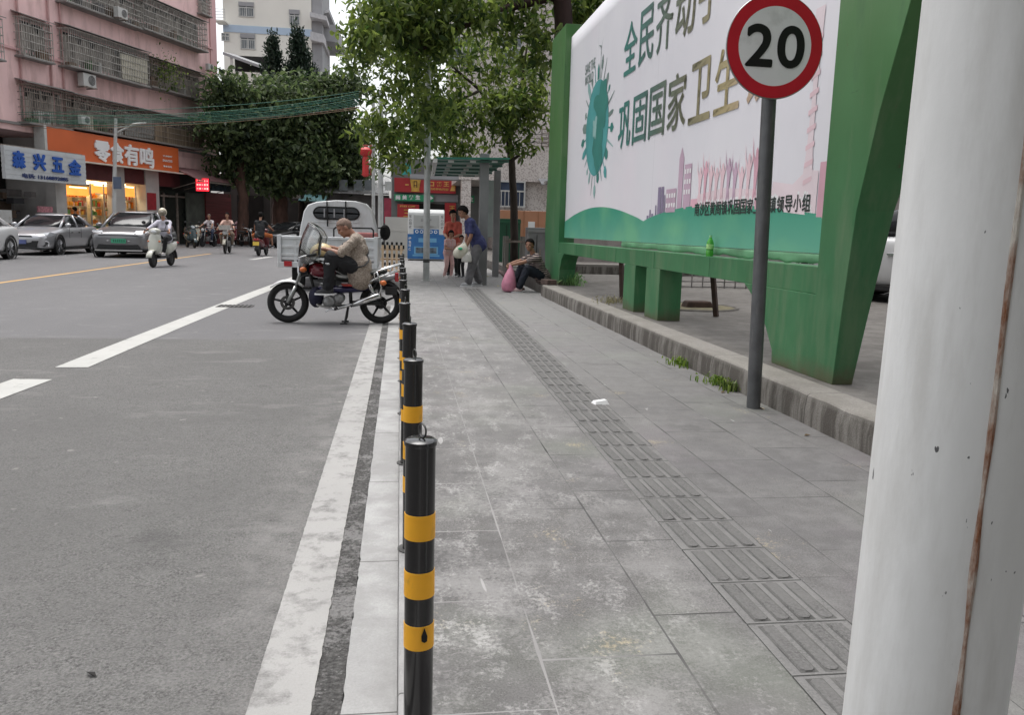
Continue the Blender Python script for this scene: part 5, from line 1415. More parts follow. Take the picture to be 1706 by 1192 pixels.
btree('biggest banyan with a thick reddish brown trunk behind the cyclists', (466, 0, 52), [(470, 172, 58, 36, 51, 1), (440, 215, 50, 45, 51, 1), (500, 215, 50, 45, 52, 1), (470, 265, 60, 40, 51, 1), (435, 290, 50, 24, 51, .9), (510, 275, 50, 34, 51, 1), (480, 310, 60, 14, 51, .7), (480, 142, 46, 20, 52, .9)], 9500, 22, [(((466, 420), (466, 350), (462, 280)), .55, .4), (((463, 310), (430, 240)), .2, .08), (((464, 300), (505, 230)), .22, .08)])
btree('dark tree left of the red lantern, reaching over the truck cab', (560, 0, 54), [(548, 170, 44, 40, 53, 1), (582, 138, 34, 28, 53, .9), (560, 215, 44, 42, 53, 1), (590, 240, 34, 40, 53, .9), (565, 275, 45, 34, 53, 1), (600, 290, 24, 28, 53, .7), (545, 300, 40, 20, 53, .7), (545, 138, 24, 18, 53, .8)], 7500, 23, [(((560, 420), (558, 330), (560, 260)), .35, .25), (((559, 300), (590, 230)), .15, .06)])
# cypresses behind
def cypress(label, base, tip, bw, Y, n, seed):
    o = V((AY(base[0], 420, Y).x, Y, ZR)); t = thing('cypress_tree', label, 'tree', o)
    bl = []; K = 8
    for i in range(K):
        f = i/(K-1); px = tip[0]+(base[0]-tip[0])*f; py = tip[1]+(base[1]-tip[1])*f; r = 1.2+bw*f**.9
        bl.append((px+1.5*math.sin(i*2.2), py, r, 9, Y, 1.2))
    crown(t, o, bl, n, .22, M_LF3, seed, 12, .15, -.7, .4, asp=.4)
    trunk(t, o, [((V((o.x, Y, ZR)), AY(base[0], base[1], Y), AY(tip[0], tip[1]+12, Y)), .22, .04)])
cypress('slim pointed cypress, left and shorter of two before the cream block', (456, 135), (454, 60), 20, 56, 5200, 31)
cypress('taller fuller cypress, right of two before the cream block', (502, 140), (494, 46), 33, 56, 9500, 32)
# dim hanging plants on the cages
pz = V(FO+FD*FP(270, 120, .6)[0]+FN*.7+V((0, 0, FP(270, 120, .6)[1])))
hp = thing('balcony_plant', 'trailing green plant growing through the right third floor cage', 'plant', pz)
rng = np.random.default_rng(5); P = rng.normal(size=(420, 3))*np.array([.5, .25, .5]); v_, q_, t_ = leaves_np(P, P*.3, .16, rng, .5); np_mesh('foliage', v_, q_, t_, M_LF1, hp)
b = MB(); b.tube([(0, 0, -.6), (.05, 0, 0), (0, 0, .4)], .02, 6); b.build('stem', M_BARK, hp)
# weeds at the step
def weed(label, p, n, h, spread, seed, m=M_LF4, grass=True):
    t = thing('weed', label, 'plant', p)
    b = MB(); r = random.Random(seed)
    for i in range(n):
        a = r.uniform(0, 2*PI); d = abs(r.gauss(0, spread)); x, y = d*math.cos(a)*.8, d*math.sin(a)*1.4
        hh = h*r.uniform(.4, 1.1); ln = r.uniform(.2, .8)*hh; a2 = r.uniform(0, 2*PI); wv = r.uniform(.003, .007)
        q1 = V((x, y, 0)); q2 = V((x+.35*ln*math.cos(a2), y+.35*ln*math.sin(a2), hh*.65)); q3 = V((x+ln*math.cos(a2), y+ln*math.sin(a2), hh*r.uniform(.6, 1)))
        s = V((-math.sin(a2), math.cos(a2), 0))*wv
        b.add([q1-s, q1+s, q2+s, q3, q2-s], [(0, 1, 2, 4), (4, 2, 3)])
    b.build('blades', m, t)
    rng = np.random.default_rng(seed); k = n//2
    P = rng.normal(size=(k, 3))*np.array([spread*.7, spread*1.3, h*.25])+np.array([0, 0, h*.4]); P[:, 2] = np.abs(P[:, 2])
    v, q, t_ = leaves_np(P, P*0, h*.28, rng, .1, asp=.55); np_mesh('small_leaves', v, q, t_, m, t)
p = G(951, 475, .2); weed('tuft of grassy weeds at the foot of the far billboard post', (p.x+.02, p.y, .2), 240, .3, .13, 1, leaf_mat('pale grass', (.1, .2, .07), (.2, .33, .13), .3))
p = G(1196, 640); weed('green weeds growing against the step just left of the sign pole', (XK-.035, p.y, 0), 150, .09, .075, 2)
p = G(1160, 612); weed('sparse weeds against the step farther from the sign pole', (XK-.03, p.y+.1, 0), 80, .1, .09, 3)
p = G(1236, 655); weed('dark small weeds touching the sign pole base', (XK-.06, p.y+.1, 0), 80, .1, .05, 4, M_LF1)
p = G(1018, 505, .2); weed('dry low weeds on the plaza edge left of the billboard middle legs', (p.x, p.y, .2), 90, .12, .18, 5, leaf_mat('dry grass', (.16, .15, .08), (.3, .27, .16), .2))
# ------------------------------------------------------------------ things on and beyond the pavement
# green roofed canopy
YC = 17.75
M_COLM = mat('grey painted column', (.2, .2, .2), .6, 0, .12, 3)
M_CGRN = mat('translucent green roof sheet', (.035, .17, .12), .35, 0, .2, 3)
co = V((AY(803, 470, YC).x, YC, 0))
cn_ = thing('canopy', 'green sheet roofed pavement canopy on grey square columns', 'canopy', co)
def cr(px, py, Y): return AY(px, py, Y)-co
zt = cr(803, 256, YC).z
b = MB(); b.box((0, 0, zt/2), (.19, .19, zt)); b.build('column', M_COLM, cn_, bevel=.01)
b = MB(); x2 = cr(826, 400, 21).x; b.box((x2, 3.2, 1.35), (.16, .16, 2.7)); b.build('column', M_COLM, cn_, bevel=.01)
b = MB(); c2 = cr(747, 300, 24); b.box((cr(769, 300, 22).x, 4.2, 1.4), (.14, .14, 2.8)); b.build('column', M_COLM, cn_, bevel=.01) if False else None
q = [cr(727, 265, YC-.3), cr(849, 266, YC-.3), cr(812, 292, YC+5.0), cr(722, 290, YC+5.0)]
b = MB(); b.add([tuple(p_) for p_ in q]+[(p_.x, p_.y, p_.z+.04) for p_ in q], [(0, 1, 2, 3), (7, 6, 5, 4), (0, 4, 5, 1), (1, 5, 6, 2), (2, 6, 7, 3), (3, 7, 4, 0)]); b.build('roof_sheet', M_CGRN, cn_)
b = MB()
for i in range(5):
    t = (i+.1)/4.2; a_, c_ = q[0].lerp(q[3], t), q[1].lerp(q[2], t); b.tube([a_-V((0, 0, .035)), c_-V((0, 0, .035))], .03, 4)
b.build('purlins', mat('green steel', (.05, .13, .1), .5), cn_)
b = MB()
for i in range(5):
    for j in range(3):
        t = (i+.1)/4.2; a_, c_ = q[0].lerp(q[3], t), q[1].lerp(q[2], t); p_ = a_.lerp(c_, .2+.3*j); b.box(p_-V((0, .04, .04)), (.12, .05, .04))
b.build('clips', M_WHT, cn_)
b = MB(); b.tube([q[0]-V((.02, 0, .03)), q[3]-V((.02, 0, .03))], .06, 4); b.build('edge_rail', M_WHT, cn_)
# recycling bin
YB_ = 31.0
g0 = AY(709, 432, YB_); bo = V((g0.x, YB_, 0)); k = YB_/F
bn = thing('recycling_bin', 'tall white and blue clothes recycling bin with a slanted loading hatch', 'recycling bin', bo)
Wb, Hb2, Db = 58*k, 82*k, .95
zb0 = 0.03
b = MB(); b.prism([(-Db/2, zb0), (-Db/2, Hb2*.93), (-Db/2+.12, Hb2), (Db/2, Hb2), (Db/2, zb0)], -Wb/2, Wb/2, 'YZ'); b.build('body', mat('white bin enamel', (.62, .63, .62), .5, 0, .05, 2), bn, bevel=.03)
b = MB(); b.box((0, 0, .015), (Wb*.98, Db*.98, .03)); b.build('base', M_DARK, bn)
M_BB = mat('blue bin panel', (.03, .14, .36), .45, 0, .18, 3); M_BB2 = mat('light blue print', (.14, .35, .55), .5, 0, .1, 3)
b = MB(); b.box((0, -Db/2-.008, Hb2*.275), (Wb*1.03, .03, Hb2*.48)); pl_ = b.build('blue_panel', M_BB, bn)
b = MB(); b.box((0, -Db/2-.007, Hb2*.565), (Wb*.7, .028, Hb2*.098)); b.build('icon_panel', M_BB, bn)
b = MB(); b.box((0, -Db/2-.01, Hb2*.77), (Wb*.7, .035, Hb2*.24)); ht = b.build('hatch', mat('grey hatch', (.4, .41, .4), .5, 0, .06, 2), bn, bevel=.01)
b = MB(); b.box((0, -Db/2-.05, Hb2*.67), (Wb*.4, .04, .04)); b.build('handle', M_ALU, ht)
def bt_(s, cx, cz, w_, h_, m, par, off, bold=.02):
    return text('lettering', s, frame_M(V((cx, -Db/2-off, cz)), (1, 0, 0), (0, 0, 1)), w_, h_, m, par, 0, bold)
bt_('旧衣回收', 0, Hb2*.79, Wb*.3, Hb2*.06, mat('grey ink', (.2, .2, .2), .6), ht, .03)
b = MB()
for i in range(5):
    b.M = Matrix.Translation(V((-Wb*.26+Wb*.13*i, -Db/2-.0215, Hb2*.565))); b.ring(.05, .012, axis='Y', n=14, m=4)
b.build('icons', M_WH, pl_)
b = MB(); b.box((0, -Db/2-.0245, Hb2*.2), (Wb*.66, .002, Hb2*.15)); b.box((.05, -Db/2-.0245, Hb2*.4), (Wb*.5, .002, Hb2*.08)); b.box((0, -Db/2-.0245, Hb2*.1), (Wb*.75, .002, Hb2*.03)); b.build('info_print', M_BB2, pl_)
b = MB(); b.box((0, -Db/2-.0265, Hb2*.2), (Wb*.58, .0015, Hb2*.11)); b.build('photo_print', mat('photo print', (.1, .13, .16), .5, 0, .8, 6), pl_)
for i, ch in enumerate('爱心回收'):
    for sx in (-1, 1): bt_(ch, sx*Wb*.44, Hb2*(.86-.07*i), .1, .1, mat('grey ink', (.2, .2, .2), .6), bn, .004) if True else None
for i, ch in enumerate('绿色环保'): bt_(ch, -Wb*.45, Hb2*(.43-.07*i), .1, .1, M_WH, pl_, .026)
# pale fibre boards left of the bin
wl_ = thing('site_board', 'low pale grey board leaning left of the recycling bin', 'board', AY(661, 434, 32)*1.0); wl_.location.z = 0
k = 32/F
b = MB(); b.box((0, 0, 34*k), (38*k, .06, 66*k)); b.box((0, -.035, 45*k), (38*k, .02, .03)); b.build('panel', mat('pale grey board', (.46, .45, .42), .8, 0, .06, 2), wl_)
# slatted barrier
YF = 24.0
f0 = AY(652, 440, YF); k = YF/F
M_WOOD = mat('pale wooden slat', (.62, .46, .3), .7, 0, .15, 6, stretch=(1, 1, .2)); M_BLKR = mat('black rubber', (.012, .012, .012), .8)
fb = thing('slatted_barrier', 'pale slatted road barrier with black blocks beside the truck bed', 'barrier', (f0.x, YF, ZR))
for i in range(5):
    x = (-14+i*7.5)*k; b = MB(); b.box((x, 0, 24*k), (3.6*k, .05, 46*k)); s_ = b.build('slat', M_WOOD, fb)
    b = MB()
    for j in range(3): b.box((x+3.6*k, .02, (12+14*j)*k), (2.8*k, .06, 6*k))
    b.box((x, 0, 45.5*k), (3.62*k, .055, 5*k)); b.build('block', M_BLKR, s_)
b = MB(); b.box((1*k, .05, 36*k), (38*k, .04, 3*k)); b.box((1*k, .05, 20*k), (38*k, .04, 3*k)); b.box((1*k, .0, .02), (38*k, .3, .04)); b.build('rail', M_WOOD, fb)
# cabinets and boards behind the seated man
def cab(name, label, cat, q, Y, m, d=.5, z0=.2, extra=None):
    x0, x1, y0, y1 = q; a_, c_ = AY(x0, y0, Y), AY(x1, y1, Y); o_ = V(((a_.x+c_.x)/2, Y, z0)); t = thing(name, label, cat, o_)
    b = MB(); h_ = a_.z-z0; b.box((0, d/2, h_/2), (c_.x-a_.x, d, h_)); b.build('body', m, t, bevel=.008); 
    if extra: extra(t, c_.x-a_.x, h_)
    return t
def doors(m2, hn=True):
    def f(t, w_, h_):
        b = MB(); b.box((0, -.006, h_*.93), (w_*1.02, .03, h_*.05)); b.build('top_trim', m2, t)
        b = MB(); b.box((-w_*.1, -.008, h_*.45), (.012, .01, h_*.8)); b.build('door_gap', M_DARK, t)
        b = MB(); b.box((w_*.05, -.02, h_*.5), (.03, .03, .14)); b.build('handle', M_BARD, t)
    return f
cab('metal_cabinet', 'grey brushed metal cabinet right behind the seated man', 'cabinet', (880, 915, 379, 455), 18.3, mat('brushed grey metal', (.27, .27, .27), .35, .5, .2, 5), .4, .2, doors(M_ALU))
cab('wooden_hoarding', 'tan plywood hoarding with a small white notice behind the tree trunk', 'hoarding', (828, 912, 350, 425), 27.0, mat('tan plywood', (.44, .21, .12), .7, 0, .12, 2), .08, .2, lambda t, w_, h_: (MB().box((w_*.17, -.006, h_*.72), (w_*.13, .01, h_*.14)).build('notice', M_WH, t), [MB().box((w_*x_, -.006, h_*.5), (.03, .012, h_)).build('batten', mat('tan batten', (.36, .17, .09), .7), t) for x_ in (-.2, .02, .3)]))
cab('green_bin', 'dark green panel box standing left of the tree trunk', 'box', (829, 866, 364, 428), 25.5, mat('dark green board', (.012, .07, .035), .6, 0, .15, 3), .5, .2, doors(mat('green trim', (.02, .1, .05), .5)))
cab('notice_board', 'narrow pale glass notice board on a post beyond the canopy column', 'notice board', (813, 824, 300, 395), 22.0, mat('pale glass board', (.35, .4, .38), .25, 0, .15, 2), .08, 1.0, lambda t, w_, h_: MB().box((w_*.6, .04, -.4), (.1, .1, .8+1.2)).build('post', M_COLM, t))
tg = thing('tree_guard', 'grey wooden stake guard around the street tree foot', 'tree guard', (AY(856, 440, YT).x, YT, .2))
b = MB()
for sx in (-.24, .24):
    for sy in (-.2, .2): b.box((sx, sy, .42), (.1, .1, .84))
b.build('stakes', mat('grey timber', (.2, .19, .17), .9, 0, .2, 5, stretch=(1, 1, .2)), tg)
b = MB(); b.box((0, -.255, .7), (.58, .01, .06)); b.box((0, .255, .7), (.58, .01, .06)); b.build('tie', M_BARD, tg)
# low kerb behind the standing man
b = MB(); a_, c_ = G(815, 442), G(858, 484); d_ = (c_-a_); b.M = Matrix.Translation(V((a_.x+.05, a_.y, 0))) ; b.loft([[V((0, 0, .0)), V((0, 0, .05)), V((.15, 0, .05)), V((.15, 0, 0))], [V((d_.x*.5, d_.y*.5, 0)), V((d_.x*.5, d_.y*.5, .05)), V((d_.x*.5+.15, d_.y*.5, .05)), V((d_.x*.5+.15, d_.y*.5, 0))], [V((d_.x, d_.y, 0)), V((d_.x, d_.y, .05)), V((d_.x+.15, d_.y, .05)), V((d_.x+.15, d_.y, 0))]]); struct('low_kerb', b, mat('dark brick kerb', (.09, .055, .05), .85, 0, .3, 5))
# plaza: tree pit, stump, white line, crate fence, rubble
p = G(1150, 512, .2)
tp_ = thing('tree_pit', 'round earth pit in the plaza cement with a dark stump', 'tree pit', (p.x, p.y, .2))
b = MB(); b.lathe([(0, .006), (.62, .006), (.63, .0)], 30); b.build('soil', mat('dry soil', (.12, .105, .06), .95, 0, .4, 6), tp_)
b = MB(); b.ring(.64, .03, (0, 0, .005), n=30, m=6, flat=.6); b.build('rim', M_PLAZA, tp_)
b = MB(); b.box((.1, 0, .04), (.42, .25, .1), taper=.8); b.build('stump', mat('rotten stump', (.045, .025, .018), .9, 0, .4, 9), tp_, bevel=.02)
wf = thing('mesh_crate', 'low wire mesh panel lying across the plaza behind the billboard', 'mesh panel', (AX(1230, 470, 6.5).x, AX(1230, 470, 6.5).y, .2))
b = MB()
for i in range(15): b.box((-1.6+i*.22, 0, .17), (.02, .02, .34))
for j in range(4): b.box((-.06, -.012, .02+j*.1), (3.1, .02, .02))
b.build('mesh', M_CONC, wf)
pw = thing('parapet', 'low cement parapet across the back of the plaza', 'wall', (9, 19.5, .2))
b = MB(); b.box((0, 0, .12), (11, .3, .24)); b.build('body', M_STEP, pw, bevel=.01)
bw = thing('boundary_wall', 'stained tall cement wall closing the back of the plaza', 'wall', (16, 28, .2))
b = MB(); b.box((0, 0, 1.3), (22, .25, 2.6)); b.build('body', mat('stained wall', (.3, .27, .25), .85, 0, .2, 1, dirt=((.12, .1, .09), .5, .75, 1.5, (1, 1, .3))), bw)
b = MB(); b.box((0, 0, 2.65), (22.2, .35, .1)); b.build('coping', M_CONC, bw)
rb_ = thing('loose_brick', 'loose dark brick on the step end beside the seated man', 'brick', (XK+.16, 15.1, .204)); b = MB(); b.box((0, 0, .05), (.2, .28, .1), rz=.3); b.build('body', mat('dark brick', (.09, .06, .05), .9, 0, .4, 9), rb_, bevel=.012)
# litter
def litter(name, label, cat, p, fn, m, rz=0):
    t = thing(name, label, cat, p, rz); b = MB(); fn(b); b.build('body', m, t); return t
p = G(1000, 673)
litter('paper_box', 'crumpled white paper box lying beside the tactile strip', 'litter', (p.x, p.y, 0), lambda b: (b.add([(-.055, -.04, 0), (.05, -.045, 0), (.06, .04, 0), (-.05, .045, 0), (-.045, -.03, .022), (.035, -.03, .03), (.045, .03, .026), (-.04, .035, .018)], [(0, 3, 2, 1), (4, 5, 6, 7), (0, 1, 5, 4), (1, 2, 6, 5), (2, 3, 7, 6), (3, 0, 4, 7)])), M_WH, .2)
def leaf_litter(px, py, z, s, label, m, rz):
    p = G(px, py, z); litter('fallen_leaf', label, 'leaf', (p.x, p.y, z+.001), lambda b: b.add([(-s, 0, .002), (-s*.2, -s*.4, .008), (s, 0, .006), (-s*.2, s*.4, .012), (0, 0, .001), (0, 0, .004)], [(0, 1, 4), (1, 2, 4), (2, 3, 4), (3, 0, 4), (0, 5, 1), (1, 5, 2), (2, 5, 3), (3, 5, 0)]), m, rz)
M_DL = mat('dry leaf', (.16, .11, .06), .8, 0, .4, 30); M_YL = mat('yellow leaf', (.42, .36, .08), .7, 0, .3, 30)
leaf_litter(812, 461, 0, .07, 'yellow fallen leaf behind the standing man', M_YL, .3)
leaf_litter(830, 477, 0, .06, 'yellow green fallen leaf between the standing and the seated man', M_YL, 1.3)
leaf_litter(1205, 655, 0, .03, 'dry leaf below the weeds left of the sign pole', M_DL, .6)
leaf_litter(1268, 682, 0, .035, 'pale dry leaf against the step right of the sign pole', mat('pale leaf', (.4, .33, .24), .8), 2)
leaf_litter(1345, 727, 0, .025, 'small leaf at the step nearest the white pole', M_DL, .2)
leaf_litter(152, 1127, ZR, .022, 'thin dark twig on the near road surface', mat('dark twig', (.015, .013, .012), .8), 2.6)
leaf_litter(850, 455, 0, .05, 'brown leaf on the pavement near the canopy column', M_DL, 2.2)
# ------------------------------------------------------------------ people
M_SKIN = mat('skin', (.38, .2, .13), .55, 0, .08, 12); M_SKIN2 = mat('tanned skin', (.30, .15, .095), .55, 0, .1, 12)
M_HAIR = mat('black hair', (.006, .005, .005), .85, 0, .4, 30, spec=.15); M_HAIRG = mat('grey cropped hair', (.16, .12, .095), .8, 0, .25, 40)
M_EYE = mat('eye', (.01, .008, .007), .2); M_LIP = mat('lip', (.28, .1, .08), .5)
def ik(a, c, l1, l2, hint):
    a, c = V(a), V(c); d = c-a; L = d.length
    if L > (l1+l2)*.999: c = a+d*((l1+l2)*.999/L); d = c-a; L = d.length
    dn = d.normalized(); x = (l1*l1-l2*l2+L*L)/(2*L); h = math.sqrt(max(0, l1*l1-x*x))
    hv = V(hint); hv = (hv-hv.dot(dn)*dn)
    hv = hv.normalized() if hv.length > 1e-6 else dn.orthogonal()
    return a+dn*x+hv*h, c
def orient(fwd, up):
    f = V(fwd).normalized(); u = V(up); u = (u-u.dot(f)*f).normalized(); l = u.cross(f)
    return Matrix((f, l, u)).transposed()        # columns: forward, left, up
def folds(o):        # creases pressed into the cloth itself
    me = o.data; nn = [v.normal.copy() for v in me.vertices]
    for v, n in zip(me.vertices, nn):
        p = v.co
        r = 1-abs(mnoise.noise(V((p.x*7, p.y*7, p.z*11+mnoise.noise(p*5)*2))))*2
        v.co = p+n*(.009*max(0, r)**2-.002+.006*mnoise.noise(p*13))
    me.update(); return o
def person(label, loc, rz, pose, cl, s=1.0, vox=.011, group=None):
    """local frame: x forward, y left, z up. pose gives joints in metres for a 1.70 m adult, s scales them."""
    t = thing('person', label, 'person', loc, rz, group)
    t.scale = (s, s, s)
    P = {k: V(v) if hasattr(v, '__len__') else v for k, v in pose.items()}
    pel, neck, head = P['pelvis'], P['neck'], P['head']
    lat = P.get('lat', V((0, 1, 0))).normalized(); plat = P.get('plat', lat).normalized()
    face = P.get('face', V((1, 0, 0))).normalized(); hup = P.get('hup', V((0, 0, 1)))
    sp = (neck-pel).normalized(); fw = lat.cross(sp).normalized()    # torso front
    bulk = cl.get('bulk', 1.0); SHW = .165*cl.get('shw', 1.0)
    shL, shR = neck-sp*.065+lat*SHW, neck-sp*.065-lat*SHW
    hipL, hipR = pel+plat*.09, pel-plat*.09
    aL, fL = .285, .245; th, sh_ = .43, .41
    elL, wrL = ik(shL, P['handL'], aL, fL, P.get('elL', V((-.6, .6, -.6)))); elR, wrR = ik(shR, P['handR'], aL, fL, P.get('elR', V((-.6, -.6, -.6))))
    knL, anL = ik(hipL, P['footL'], th, sh_, P.get('knL', V((1, .1, .3)))); knR, anR = ik(hipR, P['footR'], th, sh_, P.get('knR', V((1, -.1, .3))))
    # ---- body: one skin
    b = MB()
    def torso(b, g):
        c1 = pel+sp*.10; c2 = pel.lerp(neck, .55); bl = .012*(bulk-1)*10
        for sg in (-1, 1):
            b.capsule(pel+plat*.065*sg, c1+lat*.06*sg+fw*bl*.5, .105*bulk+g, .098*bulk+g)
            b.capsule(c1+lat*.06*sg+fw*bl, c2+lat*.07*sg+fw*.012, .098*bulk+g, .108+g)
            b.capsule(c2+lat*.07*sg+fw*.012, neck-sp*.10+lat*.085*sg, .108+g, .075+g)
            b.capsule(neck-sp*.045+lat*.03*sg, (shL if sg > 0 else shR), .058+g, .056+g)
        b.capsule(c1+fw*bl, c2, .1*bulk+g, .105+g)
        if cl.get('hunch'): b.capsule(c2-fw*.03, neck-sp*.1-fw*.02, .1+g, .085+g)
    torso(b, 0)
    b.capsule(neck-sp*.06, neck.lerp(head, .55), .056, .05)
    O = orient(face, hup)
    H = lambda x, y, z: head+O @ V((x, y, z))
    b.ball(H(-.008, 0, .025), (.097, .077, .095), 18, 12, rot=O); b.ball(H(.02, 0, -.045), (.072, .058, .07), 14, 10, rot=O); b.ball(H(.058, 0, -.088), (.028, .03, .022), rot=O)
    b.tube([H(.084, 0, .02), H(.1, 0, -.018), H(.09, 0, -.03)], [.009, .0165, .012], 8); b.ball(H(.094, 0, -.022), (.016, .019, .012), 10, 7, rot=O)
    b.ball(H(.083, 0, -.058), (.014, .026, .011), 10, 7, rot=O)
    for sg in (-1, 1): b.ball(H(-.005, .079*sg, -.005), (.017, .010, .03), 10, 7, rot=O); b.ball(H(.078, .03*sg, .026), (.014, .03, .008), 10, 7, rot=O); b.ball(H(.063, .042*sg, -.022), (.022, .02, .022), 10, 7, rot=O)
    for S_, E_, W_, sd, key in ((shL, elL, wrL, 1, 'L'), (shR, elR, wrR, -1, 'R')):
        b.capsule(S_, E_, .05, .039); b.capsule(E_, E_.lerp(W_, .35), .039, .041); b.capsule(E_.lerp(W_, .35), W_, .041, .026)
        fd = P.get('finger'+key); fd = V(fd).normalized() if fd else (W_-E_).normalized()
        fd = (fd).normalized(); pn = P.get('palm'+key, V((0, 0, -1))); pn = (V(pn)-V(pn).dot(fd)*fd).normalized(); sd_ = pn.cross(fd)
        curl = P.get('curl'+key, .5)
        for q in (-1.5, -.5, .5, 1.5): b.capsule(W_+sd_*q*.008, W_+fd*.085+sd_*q*.0195, .017, .0135, 8)
        for q, ln in ((-1.5, .062), (-.5, .078), (.5, .083), (1.5, .072)):
            p0 = W_+fd*.088+sd_*q*.0205; a_ = fd
            for j in range(3):
                a_ = (fd*math.cos(curl*(j+.6))+pn*math.sin(curl*(j+.6))).normalized(); p1 = p0+a_*ln*(.45, .32, .23)[j]; b.capsule(p0, p1, .0095-.0008*j, .009-.0008*j, 8); p0 = p1
        ts = P.get('thumb'+key, sd)  # thumb leaves the side of the palm
        q0 = W_+fd*.03+sd_*.022*ts; q1 = q0+(fd*.6+sd_*ts*.75+pn*.3).normalized()*.04; q2 = q1+(fd*.85+sd_*ts*.25+pn*.45).normalized()*.035
        b.capsule(q0, q1, .013, .0115, 8); b.capsule(q1, q2, .0115, .009, 8)
    toe = {}
    for S_, K_, A_, key in ((hipL, knL, anL, 'L'), (hipR, knR, anR, 'R')):
        b.capsule(S_, K_, .086*bulk**.5, .056); b.capsule(K_, K_.lerp(A_, .35), .055, .056); b.capsule(K_.lerp(A_, .35), A_, .056, .034)
        td = P.get('toe'+key, P.get('toe', V((1, 0, 0)))); td = V(td).normalized(); toe[key] = td
        b.capsule(A_-td*.03-V((0, 0, .03)), A_+td*.10-V((0, 0, .05)), .034, .026)
    bd = remesh(b, 'body', cl.get('skin', M_SKIN), vox, t)
    # ---- clothes
    if 'shirt' in cl:
        b = MB(); g = .014; torso(b, g); sl = cl.get('sleeve', .55)
        for S_, E_, W_ in ((shL, elL, wrL), (shR, elR, wrR)):
            if sl <= 1: b.capsule(S_, S_.lerp(E_, sl), .064, .058)
            else: b.capsule(S_, E_, .066, .052); b.capsule(E_, E_.lerp(W_, sl-1), .052, .043)
        hl = cl.get('hem', .04)
        b.capsule(pel-sp*hl+plat*.06, pel+plat*.06+sp*.05, .118*bulk+g*.8, .112*bulk+g, 14); b.capsule(pel-sp*hl-plat*.06, pel-plat*.06+sp*.05, .118*bulk+g*.8, .112*bulk+g, 14)
        folds(remesh(b, 'shirt', cl['shirt'], vox*1.1, t, 4))
    if cl.get('collar'):
        b = MB(); b.M = Matrix.Translation(neck-sp*.012) @ (orient(sp.cross(lat), sp)).to_4x4(); b.ring(.062, .012, n=18, m=8, flat=1.5); b.build('collar', cl['collar'], t, smooth='all')
    if 'trousers' in cl:
        b = MB(); ll = cl.get('leg', 1.0); wd_ = cl.get('wide', 0.0)
        for sg in (-1, 1): b.capsule(pel+plat*.06*sg+sp*.07, pel+plat*.065*sg-sp*.02, .108*bulk, .118*bulk)
        for S_, K_, A_ in ((hipL, knL, anL), (hipR, knR, anR)):
            b.capsule(S_, K_, .1*bulk**.5, .071+wd_)
            if ll >= 1: b.capsule(K_, A_+V((0, 0, .02)), .071+wd_, .052+wd_)
            elif ll > .5: b.capsule(K_, K_.lerp(A_, (ll-.5)*2), .071+wd_, .062+wd_)
        folds(remesh(b, 'trousers' if ll > .6 else 'shorts', cl['trousers'], vox*1.1, t, 4))
    for A_, key in ((anL, 'L'), (anR, 'R')):
        if 'shoes' not in cl: break
        td = toe[key]; sdv = V((-td.y, td.x, 0))
        b = MB(); b.capsule(A_-td*.035-V((0, 0, .032)), A_+td*.06-V((0, 0, .035)), .042, .040); b.capsule(A_+td*.05-V((0, 0, .04)), A_+td*.13-V((0, 0, .048)), .041, .031)
        sh1 = remesh(b, 'shoe', cl['shoes'], .012, t, 2)
        b = MB(); b.M = Matrix.Translation(A_+td*.045-V((0, 0, .079))) @ Matrix.Rotation(math.atan2(td.y, td.x), 4, 'Z'); b.lathe([(.0, -.008), (1, -.008), (1, .012), (0, .012)], 20)
        for i in range(len(b.v)): 
            v = b.M.inverted() @ b.v[i]; v.x *= .128; v.y *= .044*(1+.12*(v.x/.128)); b.v[i] = b.M @ v
        b.build('sole', cl.get('sole', M_WH), sh1, smooth=True)
    hs = cl.get('hair', 'short')
    if hs:
        hm = cl.get('hairmat', M_HAIR); Oi = O.transposed()
        th_ = cl.get('hair_t', .012)
        def kp(c_):
            q = Oi @ c_; lo = -.17 if hs == 'long' else -.085
            if hs == 'fringe': return q.x < .03 and q.z < .03+.02*mnoise.noise(c_*30) and q.z > (-.075 if q.x < -.02 else -.03+(q.x+.02)*.6)
            return q.z > (lo if q.x < -.02 else -.04+(q.x+.02)*.85)
        b = MB(); b.ball(H(-.012, 0, .027), (.1+th_, .08+th_, .098+th_), 24, 18, rot=O, keep=kp)
        if hs == 'bob': b.capsule(H(-.05, .06, -.02), H(-.045, .062, -.085), .04, .034); b.capsule(H(-.05, -.06, -.02), H(-.045, -.062, -.085), .04, .034); b.capsule(H(-.075, 0, 0), H(-.07, 0, -.09), .05, .04)
        if hs == 'bun': b.ball(H(-.11, 0, .05), .045)
        ho = b.build('hair', hm, t, smooth='all'); ho.modifiers.new('t', 'SOLIDIFY').thickness = .008
        for i, vtx in enumerate(ho.data.vertices):
            n_ = mnoise.noise(vtx.co*38)*.008; vtx.co += (vtx.co-head).normalized()*n_
    if cl.get('eyes', True):
        for sg in (-1, 1):
            b = MB(); b.ball(H(.081, .032*sg, .008), (.008, .0125, .006), 10, 6, rot=O); b.build('eye', M_EYE, t, smooth='all')
        b = MB(); b.ball(H(.092, 0, -.058), (.008, .021, .0045), 10, 6, rot=O); b.build('mouth', M_LIP, t, smooth='all')
        for sg in (-1, 1):
            b = MB(); b.tube([H(.086, .016*sg, .031), H(.087, .033*sg, .036), H(.078, .05*sg, .031)], [.003, .0042, .0025], 6); b.build('eyebrow', cl.get('hairmat', M_HAIR), t, smooth='all')
    t['_j'] = 0; del t['_j']
